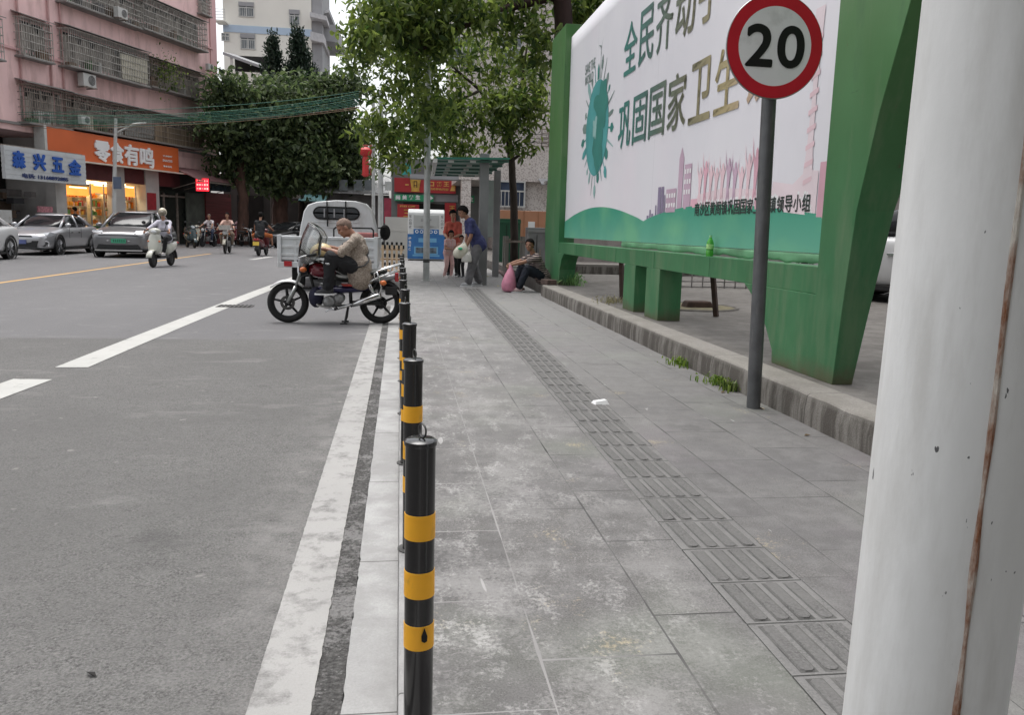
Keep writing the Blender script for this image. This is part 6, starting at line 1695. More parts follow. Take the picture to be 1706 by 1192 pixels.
    return t, dict(elL=elL, wrL=wrL, elR=elR, wrR=wrR, knL=knL, knR=knR, anL=anL, anR=anR, head=head, O=O, neck=neck, pel=pel, shL=shL, shR=shR, H=H, lat=lat, fw=fw, sp=sp)
def bag(name, label, cat, loc, rings, m, rz=0, crumple=.02, seed=0, extra=None):
    """soft bag: rings of (z, rx, ry, ox, oy)"""
    t = thing(name, label, cat, loc, rz); b = MB(); n = 22; secs = []
    for z, rx, ry, ox, oy in rings:
        secs.append([V((ox+rx*math.cos(2*PI*i/n)*(1+crumple*4*mnoise.noise((math.cos(2*PI*i/n)*2, math.sin(2*PI*i/n)*2, z*9+seed))), oy+ry*math.sin(2*PI*i/n)*(1+crumple*4*mnoise.noise((math.cos(2*PI*i/n)*2+9, math.sin(2*PI*i/n)*2, z*9+seed))), z)) for i in range(n)])
    b.loft(secs); b.build('sack', m, t, smooth='all', subd=1)
    if extra: extra(t)
    return t
def hue(name, c, **k): return mat(name, c, k.pop('rough', .85), 0, k.pop('var', .18), k.pop('scale', 5), k.pop('bump', .6), k.pop('bscale', 9), **k)
def stripes(name, a, c, freq, axis='z'):
    g = NG(name, .85); v = getattr(g, axis)
    t = g.math('FRACT', g.math('ADD', g.math('MULTIPLY', v, freq), g.math('MULTIPLY', g.noise(5, 2), .9)))
    m_ = g.mix(g.math('LESS_THAN', t, .34), a, c); g.bump(g.noise(8, 4), .7, .03); return g.done(m_)
def floral(name, a, c, sc):
    g = NG(name, .85); n = g.noise(sc, 3, .7); m_ = g.mix(g.rng(n, .46, .54), a, c); g.bump(g.noise(7, 5), .85, .035); return g.done(m_)
def yaw(dx, dy): return math.atan2(dy, dx)
# --- bent man in blue, standing, facing left and away a little, bag in his hand
p = G(791, 477)
pose = dict(pelvis=(-.06, 0, .89), neck=(.16, 0, 1.37), head=(.28, .0, 1.50), face=(.95, .12, -.4), hup=(.35, 0, 1), handL=(.24, .16, .80), handR=(.16, -.23, .79), elL=(-.7, .5, -.1), elR=(-.8, -.5, -.1), footL=(.17, .12, .085), footR=(-.12, -.13, .085), knL=(1, 0, .1), knR=(1, 0, .1), toe=(1, .05, 0), curlR=1.0, curlL=1.0, palmR=(0, 1, 0), palmL=(0, -1, 0), fingerR=(.35, 0, -.9), fingerL=(.35, 0, -.9))
man, J = person('man in a dark blue polo shirt and grey trousers stooping with bags in his hand', (p.x, p.y, 0), PI+.18, pose, dict(shirt=hue('navy polo', (.035, .04, .12)), collar=hue('navy polo', (.03, .035, .1)), trousers=hue('grey trousers', (.13, .125, .13), var=.3, scale=7), shoes=hue('pale shoes', (.42, .42, .43)), wide=.024, sleeve=.7, bulk=1.1, hair='short', hair_t=.018, skin=M_SKIN2), 1.03, .009)
MW = Matrix.Translation(V((p.x, p.y, 0))) @ Matrix.Rotation(PI+.18, 4, 'Z')
hw = MW @ (J['wrR']*1.03+V((.03, 0, -.10)))
def bag_extra(t):
    b = MB(); b.ball((-.03, -.135, .21), (.05, .03, .028), 12, 8); b.build('green_print', mat('green print', (.05, .5, .25), .5), t, smooth='all')
    b = MB(); b.tube([(-.02, 0, .27), (.06, 0, .36), (.1, 0, .3)], .009, 6); b.build('handle', M_WH, t)
q = AY(768, 431, p.y-.25)
bag('plastic_bag', 'cream plastic bag with a green print in the stooping man hand', 'bag', (q.x, q.y, q.z), [(.0, .05, .05, -.03, 0), (.02, .12, .09, -.03, 0), (.1, .165, .13, -.02, 0), (.2, .16, .13, 0, 0), (.28, .08, .07, .04, 0), (.33, .02, .02, .07, 0)], mat('cream plastic', (.6, .57, .47), .4, 0, .1, 8, .4, 20), 0, .05, 2, bag_extra)
q = AY(777, 437, p.y-.3)
bag('cloth_bag', 'small white cloth bag hanging below the cream plastic bag', 'bag', (q.x, q.y, q.z), [(.0, .1, .05, 0, 0), (.01, .112, .06, 0, 0), (.12, .105, .055, 0, 0), (.19, .09, .04, 0, 0), (.21, .02, .02, .02, .04), (.3, .012, .012, .03, .1)], mat('white cloth', (.56, .54, .5), .8, 0, .12, 6, .4, 20), 0, .02, 5)
# --- the woman in red standing behind the two children
pm = G(757, 461)
pose = dict(pelvis=(0, 0, .90), neck=(.05, 0, 1.40), head=(.11, 0, 1.58), face=(.85, .45, -.3), handL=(.36, .1, 1.02), handR=(.36, -.1, 1.0), footL=(.05, .11, .085), footR=(-.03, -.12, .085), knL=(1, 0, 0), knR=(1, 0, 0), toe=(1, 0, 0), curlL=.8, curlR=.8)
mom, _ = person('woman in an orange red top and black trousers standing behind the children', (pm.x-.02, pm.y+.3, 0), -PI/2-.25, pose, dict(shirt=hue('orange red top', (.5, .1, .07)), trousers=hue('black trousers', (.015, .015, .017)), shoes=hue('black shoes', (.03, .03, .03)), sleeve=.8, hair='bun', hair_t=.016, skin=M_SKIN), .98, .011)
pose = dict(pelvis=(0, 0, .9), neck=(.10, 0, 1.36), head=(.16, 0, 1.53), face=(.75, -.5, -.3), handL=(.34, .05, 1.0), handR=(.36, -.1, 1.02), footL=(.03, .12, .085), footR=(-.05, -.11, .085), knL=(1, 0, 0), knR=(1, 0, 0), toe=(1, 0, 0), curlL=1, curlR=1)
pg = G(745, 462)
girl, _ = person('small girl with bobbed black hair in pale pink clothes holding a snack', (pg.x, pg.y-.3, 0), -PI/2+.55, pose, dict(shirt=floral('pale pink print', (.72, .36, .34), (.62, .5, .48), 30), trousers=hue('pale pink leggings', (.68, .42, .4)), shoes=hue('white shoes', (.6, .56, .54)), sleeve=.5, hair='bob', hair_t=.022), .70, .012)
pose = dict(pelvis=(0, 0, .9), neck=(.02, 0, 1.38), head=(.05, 0, 1.56), face=(.9, .4, -.1), handL=(.25, .12, 1.12), handR=(.28, -.06, 1.16), footL=(.06, .1, .085), footR=(-.03, -.1, .085), knL=(1, 0, 0), knR=(1, 0, 0), toe=(1, 0, 0), curlL=1, curlR=1)
pk2 = G(768, 462)
kid, _ = person('little child in a red printed top between the woman and the stooping man', (pk2.x, pk2.y-.15, 0), -PI/2-.5, pose, dict(shirt=floral('red print top', (.45, .1, .08), (.6, .35, .25), 26), trousers=hue('black trousers', (.015, .015, .017)), shoes=hue('dark shoes', (.05, .05, .055)), sleeve=.6, hair='short', hair_t=.018), .62, .013)
# --- seated man with the striped shirt on the step
ps = G(872, 487)
pose = dict(pelvis=(-.36, 0, .315), neck=(-.14, .02, .74), head=(-.05, .03, .92), face=(.72, .68, -.05), handL=(.33, .03, .53), handR=(.34, -.06, .54), elL=(-.2, .9, -.3), elR=(-.2, -.9, -.3), footL=(.2, .12, .085), footR=(.2, -.11, .085), knL=(.6, .15, 1), knR=(.6, -.15, 1), toe=(1, .05, 0), curlL=.9, curlR=.9, palmL=(0, -1, -.3), palmR=(0, 1, -.3), fingerL=(.7, -.4, -.5), fingerR=(.7, .3, -.6))
sx_, sy_ = XK+.0, ps.y+.08
sman, J = person('man in a dark striped shirt and black trousers sitting hunched on the step', (XK-.15, ps.y+.1, 0), PI+.3, pose, dict(shirt=stripes('striped shirt', (.05, .035, .04), (.42, .34, .3), 26), trousers=hue('blue black trousers', (.012, .015, .025)), shoes=mat('woven pale shoes', (.55, .4, .4), .7, 0, .4, 60), wide=.012, sleeve=.75, bulk=1.1, hair='short', skin=M_SKIN2, hunch=True), 1.0, .009)
MW = Matrix.Translation(V((XK-.15, ps.y+.1, 0))) @ Matrix.Rotation(PI+.3, 4, 'Z')
hw = MW @ V((.36, 0, .5))
bag('plastic_bag', 'pink plastic bag hanging from the seated man hands to the pavement', 'bag', (hw.x-.02, hw.y-.04, 0), [(.004, .1, .1, .02, 0), (.03, .15, .13, .02, 0), (.16, .16, .14, 0, 0), (.3, .12, .11, .02, 0), (.42, .07, .07, .04, .01), (.5, .03, .03, .05, .02), (.55, .05, .03, .05, .03)], mat('pink plastic', (.62, .24, .34), .35, 0, .15, 9, .5, 22, trans=.15), .3, .03, 9)
# ------------------------------------------------------------------ vehicles
M_TYRE = mat('tyre rubber', (.014, .013, .013), .8, 0, .25, 12); M_RIMD = mat('dark alloy', (.03, .03, .032), .4, .6, .2, 8); M_RIMS = mat('silver alloy', (.35, .35, .36), .3, .8, .1, 8)
M_BLKP = mat('black plastic', (.015, .015, .016), .5, 0, .2, 10); M_CHR = mat('chrome', (.6, .6, .6), .15, 1.0, .06, 5); M_AUTOGL = mat('tinted car glass', (.014, .015, .017), .12, 0, .3, 1, spec=.35)
M_LAMPW = mat('lamp lens', (.62, .64, .66), .12, 0, .1, 12, coat=.6); M_LAMPR = mat('red lens', (.4, .012, .02), .2, 0, .15, 12, coat=.5); M_LAMPO = mat('orange lens', (.6, .14, .02), .2, 0, .1, 12, coat=.5)
M_PLG = mat('green plate', (.05, .36, .2), .4, 0, .08, 5); M_PLB = mat('blue plate', (.12, .15, .34), .4); M_PLY = mat('yellow plate', (.72, .5, .06), .4)
def paint(name, c, coat=.8, rough=.35, metal=.3): return mat(name, c, rough, metal, .04, 1.5, coat=coat)
def car_wheel(t, x, y, r, side):
    b = MB(); b.M = Matrix.Translation(V((x, y, r))); w_ = .1
    b.lathe([(r*.66, -w_), (r*.94, -w_), (r, -w_*.75), (r, w_*.75), (r*.94, w_), (r*.66, w_), (r*.66, -w_)], 28, axis='Y', cap=False); wh = b.build('wheel', M_TYRE, t, smooth=True)
    b = MB(); b.M = Matrix.Translation(V((x, y+side*w_*.55, r)))
    b.lathe([(r*.66, -.02), (r*.6, .03)] if side > 0 else [(r*.66, .02), (r*.6, -.03)], 28, axis='Y', cap=False)
    for k in range(5):
        a = 2*PI*k/5
        for da in (-.16, .16): b.tube([(r*.1*math.cos(a), side*.035, r*.1*math.sin(a)), (r*.64*math.cos(a+da), side*.028, r*.64*math.sin(a+da))], .022, 5)
    b.lathe([(0, side*.05), (.06, side*.045), (.06, side*.0)], 12, axis='Y', cap=False); b.build('rim', M_RIMS, wh)
    b = MB(); b.M = Matrix.Translation(V((x, y+side*w_*.3, r))); b.lathe([(0, 0), (r*.655, 0)], 24, axis='Y'); b.build('wheel_well', M_DARK, wh)
def car(label, loc, rz, body, prof, wb, r, W_, plate, group=None, cat='car', name='car', glass=M_AUTOGL):
    """x forward. prof: stations (x, z_low, z_belt, half width, hood crown); cab: greenhouse stations."""
    t = thing(name, label, cat, loc, rz, group)
    st, cab = prof['body'], prof['cab']
    secs = []
    for x, zl, zb, hw, cr in st:
        zm = zl+(zb-zl)*.55
        h = [(0, zl), (hw*.86, zl), (hw*.97, zl+.06), (hw, zm), (hw*.985, zb-.09), (hw*.93, zb-.012), (hw*.6, zb+cr*.7), (0, zb+cr)]
        ring_ = [V((x, y, z)) for y, z in h]+[V((x, -y, z)) for y, z in reversed(h[1:-1])]
        secs.append(ring_)
    b = MB(); b.loft(secs); bo_ = b.build('body', body, t, smooth='all', subd=2)
    # greenhouse: glass box with painted roof and pillars
    secs = []
    for x, zt, hb, htp, zb in cab:
        h = [(0, zb), (hb, zb), (htp+(hb-htp)*.45, zb+(zt-zb)*.6), (htp, zt-.03), (htp*.85, zt), (0, zt+.025)]
        secs.append([V((x, y, z)) for y, z in h]+[V((x, -y, z)) for y, z in reversed(h[1:-1])])
    b = MB(); b.loft(secs); b.build('windows', glass, t, smooth='all', subd=1)
    b = MB(); rs_ = []
    for x, zt, hb, htp, zb in cab[1:-1]:
        rs_.append([V((x, y, z)) for y, z in ((htp+.012, zt-.06), (htp*.96, zt+.004), (htp*.6, zt+.03), (0, zt+.04), (-htp*.6, zt+.03), (-htp*.96, zt+.004), (-htp-.012, zt-.06), (0, zt-.05))])
    b.loft(rs_); b.build('roof', prof.get('roof', body), t, smooth='all', subd=1)
    b = MB()
    n = len(cab)
    for sg in (-1, 1):
        def P(i, f):
            x, zt, hb, htp, zb = cab[i]; return V((x, sg*(htp*(f)+hb*(1-f)+.006), zb+(zt-.04-zb)*f))
        for a_, c_, ra, rb in [(P(0, 0), P(1, 1), .045, .04), (P(n-1, 0), P(n-2, 1), .06, .05)]+[(P(i, 0), P(i, 1), .035, .035) for i in prof.get('pillars', [])]:
            MB().tube([a_, c_], [ra, rb], 6).build('pillar', prof.get('roof', body), t, smooth='all')
    for x in wb:
        for sg in (-1, 1):
            car_wheel(t, x, sg*(W_-.11), r, sg)
            b = MB(); b.M = Matrix.Translation(V((x, sg*(W_+.004), r+.005))); b.ring(r+.035, .035, axis='Y', n=28, m=6, flat=.5); b.build('arch_trim', M_BLKP, t, smooth='all')
    for sg in (-1, 1):     # mirrors, handles, shut lines
        x, zt, hb, htp, zb = cab[0]
        b = MB(); b.ball((x-.28, sg*(hb+.17), zb+.1), (.08, .11, .075), 12, 8); m_ = b.build('mirror', body, t, smooth='all')
        b = MB(); b.tube([(x-.25, sg*hb, zb+.04), (x-.27, sg*(hb+.12), zb+.06)], .022, 6); b.build('mirror_arm', M_BLKP, m_)
        for xx in prof.get('doors', []):
            b = MB(); b.box((xx, sg*(W_+.001), st[0][1]+.42), (.012, .006, .5)); b.build('door_gap', M_DARK, t)
            b = MB(); b.box((xx-.2 if xx > -.2 else xx+.2, sg*(W_+.006), .78), (.17, .022, .03)); b.build('door_handle', M_CHR, t)
        b = MB(); b.box(((wb[0]+wb[1])/2, sg*(W_-.02), st[2][1]+.02), (abs(wb[0]-wb[1])-2*r-.12, .07, .07)); b.build('sill', M_BLKP, t)
    b = MB(); b.box((0, 0, .25), (abs(wb[0]-wb[1])+1.2, W_*1.7, .16)); b.build('underbody', M_DARK, t)
    return t
LONG = dict(body=[(2.36, .42, .60, .55, .02), (2.30, .24, .70, .74, .03), (2.1, .19, .76, .86, .04), (1.5, .2, .88, .905, .06), (.95, .2, .96, .91, .05), (0, .2, .96, .915, .03), (-1.1, .2, .98, .915, .03), (-1.9, .22, 1.02, .89, .02), (-2.3, .28, .98, .8, .02), (-2.42, .42, .85, .66, .02)],
            cab=[(.98, .95, .74, .70, .94), (.25, 1.38, .80, .6, .92), (-.4, 1.43, .80, .6, .92), (-1.0, 1.40, .79, .58, .92), (-1.95, 1.04, .72, .62, .94)], pillars=[2], doors=[.62, -.38])
M_SIL = paint('silver car paint', (.46, .46, .475), .8, .3, .55); M_GRY = paint('grey car paint', (.2, .2, .205), .8, .3, .5); M_WCP = paint('white car paint', (.6, .6, .6), .7, .35, 0); M_BCP = paint('black car paint', (.012, .012, .013), .9, .3, .2)
RZ = -PI/2
def front(t, items):
    for nm, fn, m in items:
        b = MB(); fn(b); b.build(nm, m, t)
def bolt(b, x, pts, th=.03):        # a patch on the nose: polygon in (y, z)
    b.prism(pts, x, x+th, 'YZ')
# silver sedan
g0 = G(100, 425, ZR)
sil = car('silver sedan with dark lower grille, between the white and the grey cars', (g0.x-.80, g0.y+1.35, ZR), RZ-.03, M_SIL, LONG, (1.42, -1.4), .335, .915, None)
for sg in (-1, 1):
    b = MB(); b.add([(2.30, sg*.40, .64), (2.12, sg*.80, .70), (1.80, sg*.895, .775), (2.02, sg*.84, .79), (2.24, sg*.5, .715), (2.27, sg*.40, .58), (2.1, sg*.78, .62), (1.8, sg*.87, .7)], [(0, 1, 2, 3, 4), (0, 5, 6, 1), (1, 6, 7, 2)]); o = b.build('headlight', M_LAMPW, sil); o.modifiers.new('t', 'SOLIDIFY').thickness = .05; o.modifiers['t'].offset = 0
    b = MB(); b.add([(2.31, sg*.42, .33), (2.24, sg*.76, .30), (2.16, sg*.84, .43), (2.3, sg*.58, .52)], [(0, 1, 2, 3)]); o = b.build('side_grille', M_BLKP, sil); o.modifiers.new('t', 'SOLIDIFY').thickness = .06; o.modifiers['t'].offset = 0
    b = MB(); b.tube([(2.29, sg*.6, .54), (2.17, sg*.86, .46), (2.2, sg*.86, .32)], .018, 6); b.build('grille_trim', M_CHR, sil)
front(sil, [('lower_grille', lambda b: bolt(b, 2.27, [(-.52, .28), (.52, .28), (.6, .5), (-.6, .5)], .08), M_BLKP), ('upper_grille', lambda b: bolt(b, 2.30, [(-.42, .62), (.42, .62), (.38, .67), (-.38, .67)], .05), M_BLKP), ('number_plate', lambda b: b.box((2.375, 0, .46), (.02, .44, .14)), M_PLB), ('splitter', lambda b: b.box((2.24, 0, .2), (.2, 1.5, .03)), M_CHR)])
# grey suv
SUV = dict(body=[(2.34, .5, .74, .66, .01), (2.28, .28, .84, .82, .02), (2.05, .22, .90, .90, .04), (1.5, .24, 1.0, .945, .05), (.95, .24, 1.05, .95, .04), (0, .24, 1.06, .95, .03), (-1.1, .24, 1.08, .95, .03), (-1.9, .28, 1.12, .93, .02), (-2.25, .36, 1.05, .86, .02), (-2.36, .5, .95, .74, .02)],
           cab=[(1.15, 1.03, .82, .76, 1.0), (.35, 1.54, .84, .64, 1.0), (-.4, 1.61, .85, .64, 1.0), (-1.4, 1.55, .84, .62, 1.0), (-2.15, 1.1, .78, .66, 1.02)], pillars=[2], doors=[.72, -.3], roof=None)
SUV['roof'] = M_GRY
g0 = G(172, 428, ZR); g1 = G(232, 431, ZR)
suv = car('dark grey electric suv with a green number plate behind the scooter rider', ((g0.x+g1.x)/2-.05, g0.y+1.5, ZR), RZ+.05, M_GRY, SUV, (1.42, -1.4), .365, .95, None)
for sg in (-1, 1):
    b = MB(); b.add([(2.27, sg*.5, .83), (2.13, sg*.82, .83), (1.86, sg*.93, .87), (1.95, sg*.86, .925), (2.16, sg*.52, .90)], [(0, 1, 2, 3, 4)]); o = b.build('headlight', M_LAMPW, suv); o.modifiers.new('t', 'SOLIDIFY').thickness = .05; o.modifiers['t'].offset = 0
    b = MB(); b.tube([(2.33, sg*.3, .58), (2.3, sg*.5, .57), (2.25, sg*.75, .44)], .014, 6); b.build('nose_trim', M_CHR, suv)
front(suv, [('lower_grille', lambda b: bolt(b, 2.2, [(-.7, .32), (.7, .32), (.62, .46), (-.62, .46)], .12), M_BLKP), ('nose_slot', lambda b: bolt(b, 2.3, [(-.62, .76), (.62, .76), (.62, .775), (-.62, .775)], .05), M_BLKP), ('number_plate', lambda b: b.box((2.37, .02, .58), (.02, .46, .15)), M_PLG), ('skid_plate', lambda b: b.box((2.22, 0, .26), (.2, 1.5, .05)), M_CHR)])
text('plate_characters', '粤A·D88', frame_M(V((2.3825, .02, .58)), (0, 1, 0), (0, 0, 1)), .38, .09, mat('dark plate ink', (.01, .05, .03), .5), suv, 0, .02) if False else None
b = MB(); rr = random.Random(2)
for i in range(6): b.box((2.381, -.15+.065*i+.02, .58), (.002, .035, .085))
b.build('plate_marks', mat('plate ink', (.02, .12, .07), .5), suv)
# white car cut by the frame
g0 = G(14, 432, ZR)
wc_ = car('white car half cut off at the left edge, front wheel showing', (g0.x-.81, g0.y-1.4, ZR), RZ, M_WCP, LONG, (1.42, -1.4), .335, .915, None)
for sg in (-1, 1):
    b = MB(); b.add([(2.30, sg*.40, .64), (2.12, sg*.80, .70), (1.80, sg*.895, .775), (2.02, sg*.84, .79), (2.24, sg*.5, .715)], [(0, 1, 2, 3, 4)]); o = b.build('headlight', M_LAMPW, wc_); o.modifiers.new('t', 'SOLIDIFY').thickness = .05; o.modifiers['t'].offset = 0
# black car parked under the trees, white one behind the billboard
g0 = G(478, 408, ZR); g0 = g0*(46/g0.y)
bc = car('black car parked in the shade behind the rear facing scooter', (g0.x, 47.5, ZR), RZ-.5, M_BCP, LONG, (1.42, -1.4), .335, .915, None)
for sg in (-1, 1):
    b = MB(); b.box((2.2, sg*.62, .68), (.16, .3, .09)); b.build('headlight', M_LAMPW, bc)
g0 = AX(1487, 400, 6.2)
wv = car('white car parked on the plaza, seen between the green post and the white pole', (8.6, 12.5, .2), PI*.62, M_WCP, SUV | dict(roof=M_WCP), (1.42, -1.4), .365, .95, None)
# ---- light truck seen from behind
YTK = 16.3
x0, x1 = AY(463, 445, YTK).x, AY(629, 445, YTK).x
TW = (x1-x0)/2; tx = (x0+x1)/2
tk = thing('pickup_truck', 'small white dropside truck parked at the kerb, seen from behind', 'truck', (tx, YTK, ZR))
M_TRK = mat('truck white', (.64, .655, .66), .4, 0, .04, 1.5, coat=.3, dirt=((.4, .385, .36), .5, .78, 2.6, (1, 1, .5)))
def tz(py, Y=YTK): return AY(560, py, Y).z-ZR
zt_, zb_ = tz(395), tz(447)
b = MB(); b.box((0, .03, (zt_+zb_+.14)/2), (TW*2-.09, .05, zt_-zb_-.14)); tg_ = b.build('tailgate', M_TRK, tk, bevel=.008)
b = MB()
for z in (zt_-.03, zt_-.2, zt_-.36, zb_+.17): b.box((0, -.005, z), (TW*2-.1, .03, .05))
for x in (-.5, 0, .5): b.box((x*TW*1.3, -.0065, (zt_+zb_)/2), (.05, .026, zt_-zb_-.2))
b.build('tailgate_ribs', M_TRK, tg_, bevel=.006)
b = MB(); b.box((0, .0, zb_+.055), (TW*2, .12, .11)); b.build('rear_bumper', M_TRK, tk, bevel=.01)
for sg in (-1, 1):
    b = MB(); b.box((sg*(TW-.02), 1.3, (zt_+zb_)/2+.05), (.04, 2.6, zt_-zb_-.1)); b.build('side_panel', M_TRK, tk, bevel=.006)
    b = MB(); b.box((sg*(TW-.035), -.01, (zt_+zb_)/2+.02), (.075, .09, zt_-zb_-.0)); b.build('corner_post', M_TRK, tk, bevel=.008)
    b = MB(); b.box((sg*(TW-.2), -.065, zb_+.07), (.15, .03, .1)); b.build('tail_lamp', M_LAMPR, tk, bevel=.005)
    b = MB(); b.box((sg*(TW-.34), .35, .38), (.24, .012, .5)); b.build('mud_flap', M_BLKR, tk)
    b = MB(); b.M = Matrix.Translation(V((sg*(TW-.32), .75, .29))); b.lathe([(.17, -.09), (.27, -.09), (.29, -.06), (.29, .06), (.27, .09), (.17, .09), (.17, -.09)], 24, axis='X', cap=False); wh = b.build('wheel', M_TYRE, tk, smooth=True)
    b = MB(); b.M = Matrix.Translation(V((sg*(TW-.32), .75, .29))); b.lathe([(0, .03*sg), (.175, .03*sg), (.175, -.03*sg)], 20, axis='X', cap=False); b.build('rim', M_RIMS, wh)
    b = MB(); b.M = Matrix.Translation(V((sg*(TW-.32), 3.6, .29))); b.lathe([(0, -.09), (.27, -.09), (.29, -.06), (.29, .06), (.27, .09), (0, .09)], 24, axis='X'); b.build('wheel', M_TYRE, tk, smooth=True)
b = MB(); b.box((0, 1.3, zb_+.12), (TW*2-.08, 2.55, .05)); b.build('bed_floor', M_GREYW, tk)
b = MB(); b.box((0, 2.2, .38), (1.0, 4.2, .14)); b.tube([(-TW+.3, .75, .29), (TW-.3, .75, .29)], .06, 8); b.build('chassis', M_DARK, tk)
YCB = 2.7
def cp(px, py): return AY(px, py, YTK+YCB)-V((tx, YTK, ZR))
ol = [(494, 447), (495, 420), (500, 380), (506, 352), (513, 341), (528, 336), (560, 333.5), (592, 335), (608, 339), (616, 347), (622, 362), (627, 385), (630, 415), (630, 447)]
P_ = [cp(*q) for q in ol]
b = MB(); secs = []
for dy, sc_ in ((0, .985), (.03, 1.0), (.9, 1.01), (1.3, 1.0)):
    secs.append([V(((q.x-.03)*sc_+.03, YCB+dy, .5+(q.z-.5)*(sc_ if dy else .99))) for q in P_])
# windscreen slope
secs.append([V((q.x*.98, YCB+1.75, min(q.z, 1.15))) for q in P_]); secs.append([V((q.x*.95, YCB+2.0, min(q.z, .9))) for q in P_])
b.loft(secs); cb_ = b.build('cab', M_TRK, tk, smooth=True, bevel=.01)
def rr_poly(cx, cz, hw, hh, r, n=6):
    pts = []
    for qx, qz, a0 in ((1, 1, 0), (-1, 1, PI/2), (-1, -1, PI), (1, -1, 1.5*PI)):
        for i in range(n+1):
            a = a0+PI/2*i/n; pts.append((cx+qx*(hw-r)+r*math.cos(a), cz+qz*(hh-r)+r*math.sin(a)))
    return pts
a_, c_ = cp(524, 346), cp(597, 365)
cx_, cz_, hw_, hh_ = (a_.x+c_.x)/2, (a_.z+c_.z)/2, (c_.x-a_.x)/2, (a_.z-c_.z)/2
b = MB(); b.prism(rr_poly(cx_, cz_, hw_+.035, hh_+.035, .16), YCB-.02, YCB+.005, 'XZ'); wf_ = b.build('window_seal', M_BLKR, cb_)
b = MB(); b.prism(rr_poly(cx_, cz_, hw_, hh_, .13), YCB-.026, YCB-.005, 'XZ'); b.build('rear_window', mat('truck rear glass', (.06, .065, .07), .06, 0, .7, 2.5, coat=.4), cb_)
b = MB()
for dx in (-.55, -.1, .35): MB().box((cx_+dx*hw_, YCB-.033, cz_), (.03, .006, hh_*1.7)).build('window_bar', M_GREYW, wf_)
b = MB()
for z in (.18, .3): b.box((cx_, YCB-.004, zt_+z), (hw_*2.1, .03, .025))
b.build('cab_ribs', M_TRK, cb_, bevel=.006)
b = MB()
for px in (545, 576): q = cp(px, 340); b.tube([(q.x, YCB-.03, q.z+.06), (q.x, YCB-.05, q.z-.2), (q.x+.01, YCB-.05, q.z-.5)], .016, 6)
b.build('rope', M_BLKR, cb_)
b = MB(); q = cp(640, 388); b.ball((q.x, YCB+1.25, q.z), (.13, .06, .19), 12, 8); mr_ = b.build('mirror', M_BLKR, tk, smooth='all')
b = MB(); b.tube([(TW*.9, YCB+1.2, q.z+.1), (q.x, YCB+1.2, q.z+.12)], .02, 6); b.tube([(TW*.9, YCB+1.2, q.z-.15), (q.x, YCB+1.2, q.z-.12)], .02, 6); b.build('mirror_arm', M_BLKR, mr_)
# load on the bed: a tubular frame with a folded pink quilt
ld = thing('metal_rack', 'black tubular rack standing on the truck bed under the rear window', 'rack', (tx, YTK+1.2, ZR+zb_+.145))
a_, c_ = AY(556, 379, YTK+1.2)-V(ld.location), AY(622, 396, YTK+1.2)-V(ld.location)
b = MB(); b.tube([(a_.x, 0, 0), (a_.x, 0, a_.z-.04), (a_.x+.04, 0, a_.z), (c_.x-.04, 0, a_.z), (c_.x, 0, a_.z-.04), (c_.x, 0, 0)], .018, 8); b.tube([(a_.x, 0, a_.z*.6), (c_.x, 0, a_.z*.6)], .014, 8); b.build('frame', M_BLKR, ld)
ql = thing('folded_quilt', 'folded dull pink quilt lying behind the black rack on the truck', 'quilt', (tx+(a_.x+c_.x)/2+.12, YTK+1.6, ZR+zb_+.145))
b = MB(); hq = a_.z*.86
for k in range(4): b.box((.02*(k % 2), 0, hq*(k+.5)/4), (.7, .5, hq/4*.97))
b.build('layers', mat('dull pink quilt', (.42, .17, .16), .9, 0, .3, 8), ql, bevel=.03)
# ------------------------------------------------------------------ the parked motorcycle with the old man
YMC = 10.92
mo_ = AY(553, 538, YMC); MO = V((mo_.x, YMC, ZR))
MS = (AY(634, 505, YMC)-AY(480, 505, YMC)).x
def mp(px, py, dy=0.0):
    p_ = AY(px, py, YMC); return V((p_.x-MO.x, dy, p_.z-ZR))
mc = thing('motorcycle', 'maroon and blue motorcycle with a big clear windshield, standing across the kerb', 'motorcycle', MO)
M_MAR = mat('maroon tank paint', (.16, .008, .02), .2, .2, .1, 4, coat=.8); M_BLUP = mat('dark blue side cover', (.022, .02, .075), .4, .1, .2, 6, coat=.3); M_SEAT = mat('black vinyl seat', (.014, .017, .015), .55, 0, .2, 10, .2, 40)
M_ENG = mat('cast engine', (.34, .34, .34), .4, .6, .2, 12); M_FRK = mat('fork steel', (.4, .41, .4), .3, .8, .1, 6)
def mwheel(cx, cy, rpx, front):
    c_ = mp(cx, cy); r = c_.z; tw = .05
    b = MB(); b.M = Matrix.Translation(c_); R1 = r-.042
    b.ring(R1, .042, axis='Y', n=40, m=10, flat=.95); wh = b.build('wheel', M_TYRE, mc, smooth='all')
    b = MB(); b.M = Matrix.Translation(c_)
    b.lathe([(R1-.028, -.028), (R1-.05, -.02), (R1-.05, .02), (R1-.028, .028), (R1-.028, -.028)], 36, axis='Y', cap=False)
    for k in range(5):
        a = 2*PI*k/5+.35; b.tube([(.03*math.cos(a), 0, .03*math.sin(a)), ((R1-.04)*math.cos(a+.06), 0, (R1-.04)*math.sin(a+.06))], [.03, .02], 6, flat=.7)
    b.lathe([(.0, -.06), (.042, -.06), (.042, .06), (0, .06)], 16, axis='Y'); b.build('rim', M_RIMD, wh, smooth=True)
    b = MB(); b.M = Matrix.Translation(c_)
    if front: b.lathe([(.055, -.052), (.095, -.052), (.095, -.047), (.055, -.047), (.055, -.052)], 24, axis='Y', cap=False)
    else: b.lathe([(0, .035), (.085, .035), (.085, .06), (0, .06)], 24, axis='Y')
    b.build('brake_disc' if front else 'brake_drum', M_IRON if front else M_RIMD, wh)
    return c_, r
fc, fr_ = mwheel(480, 504, 36, True); rc, rr_ = mwheel(634, 505, 35, False)
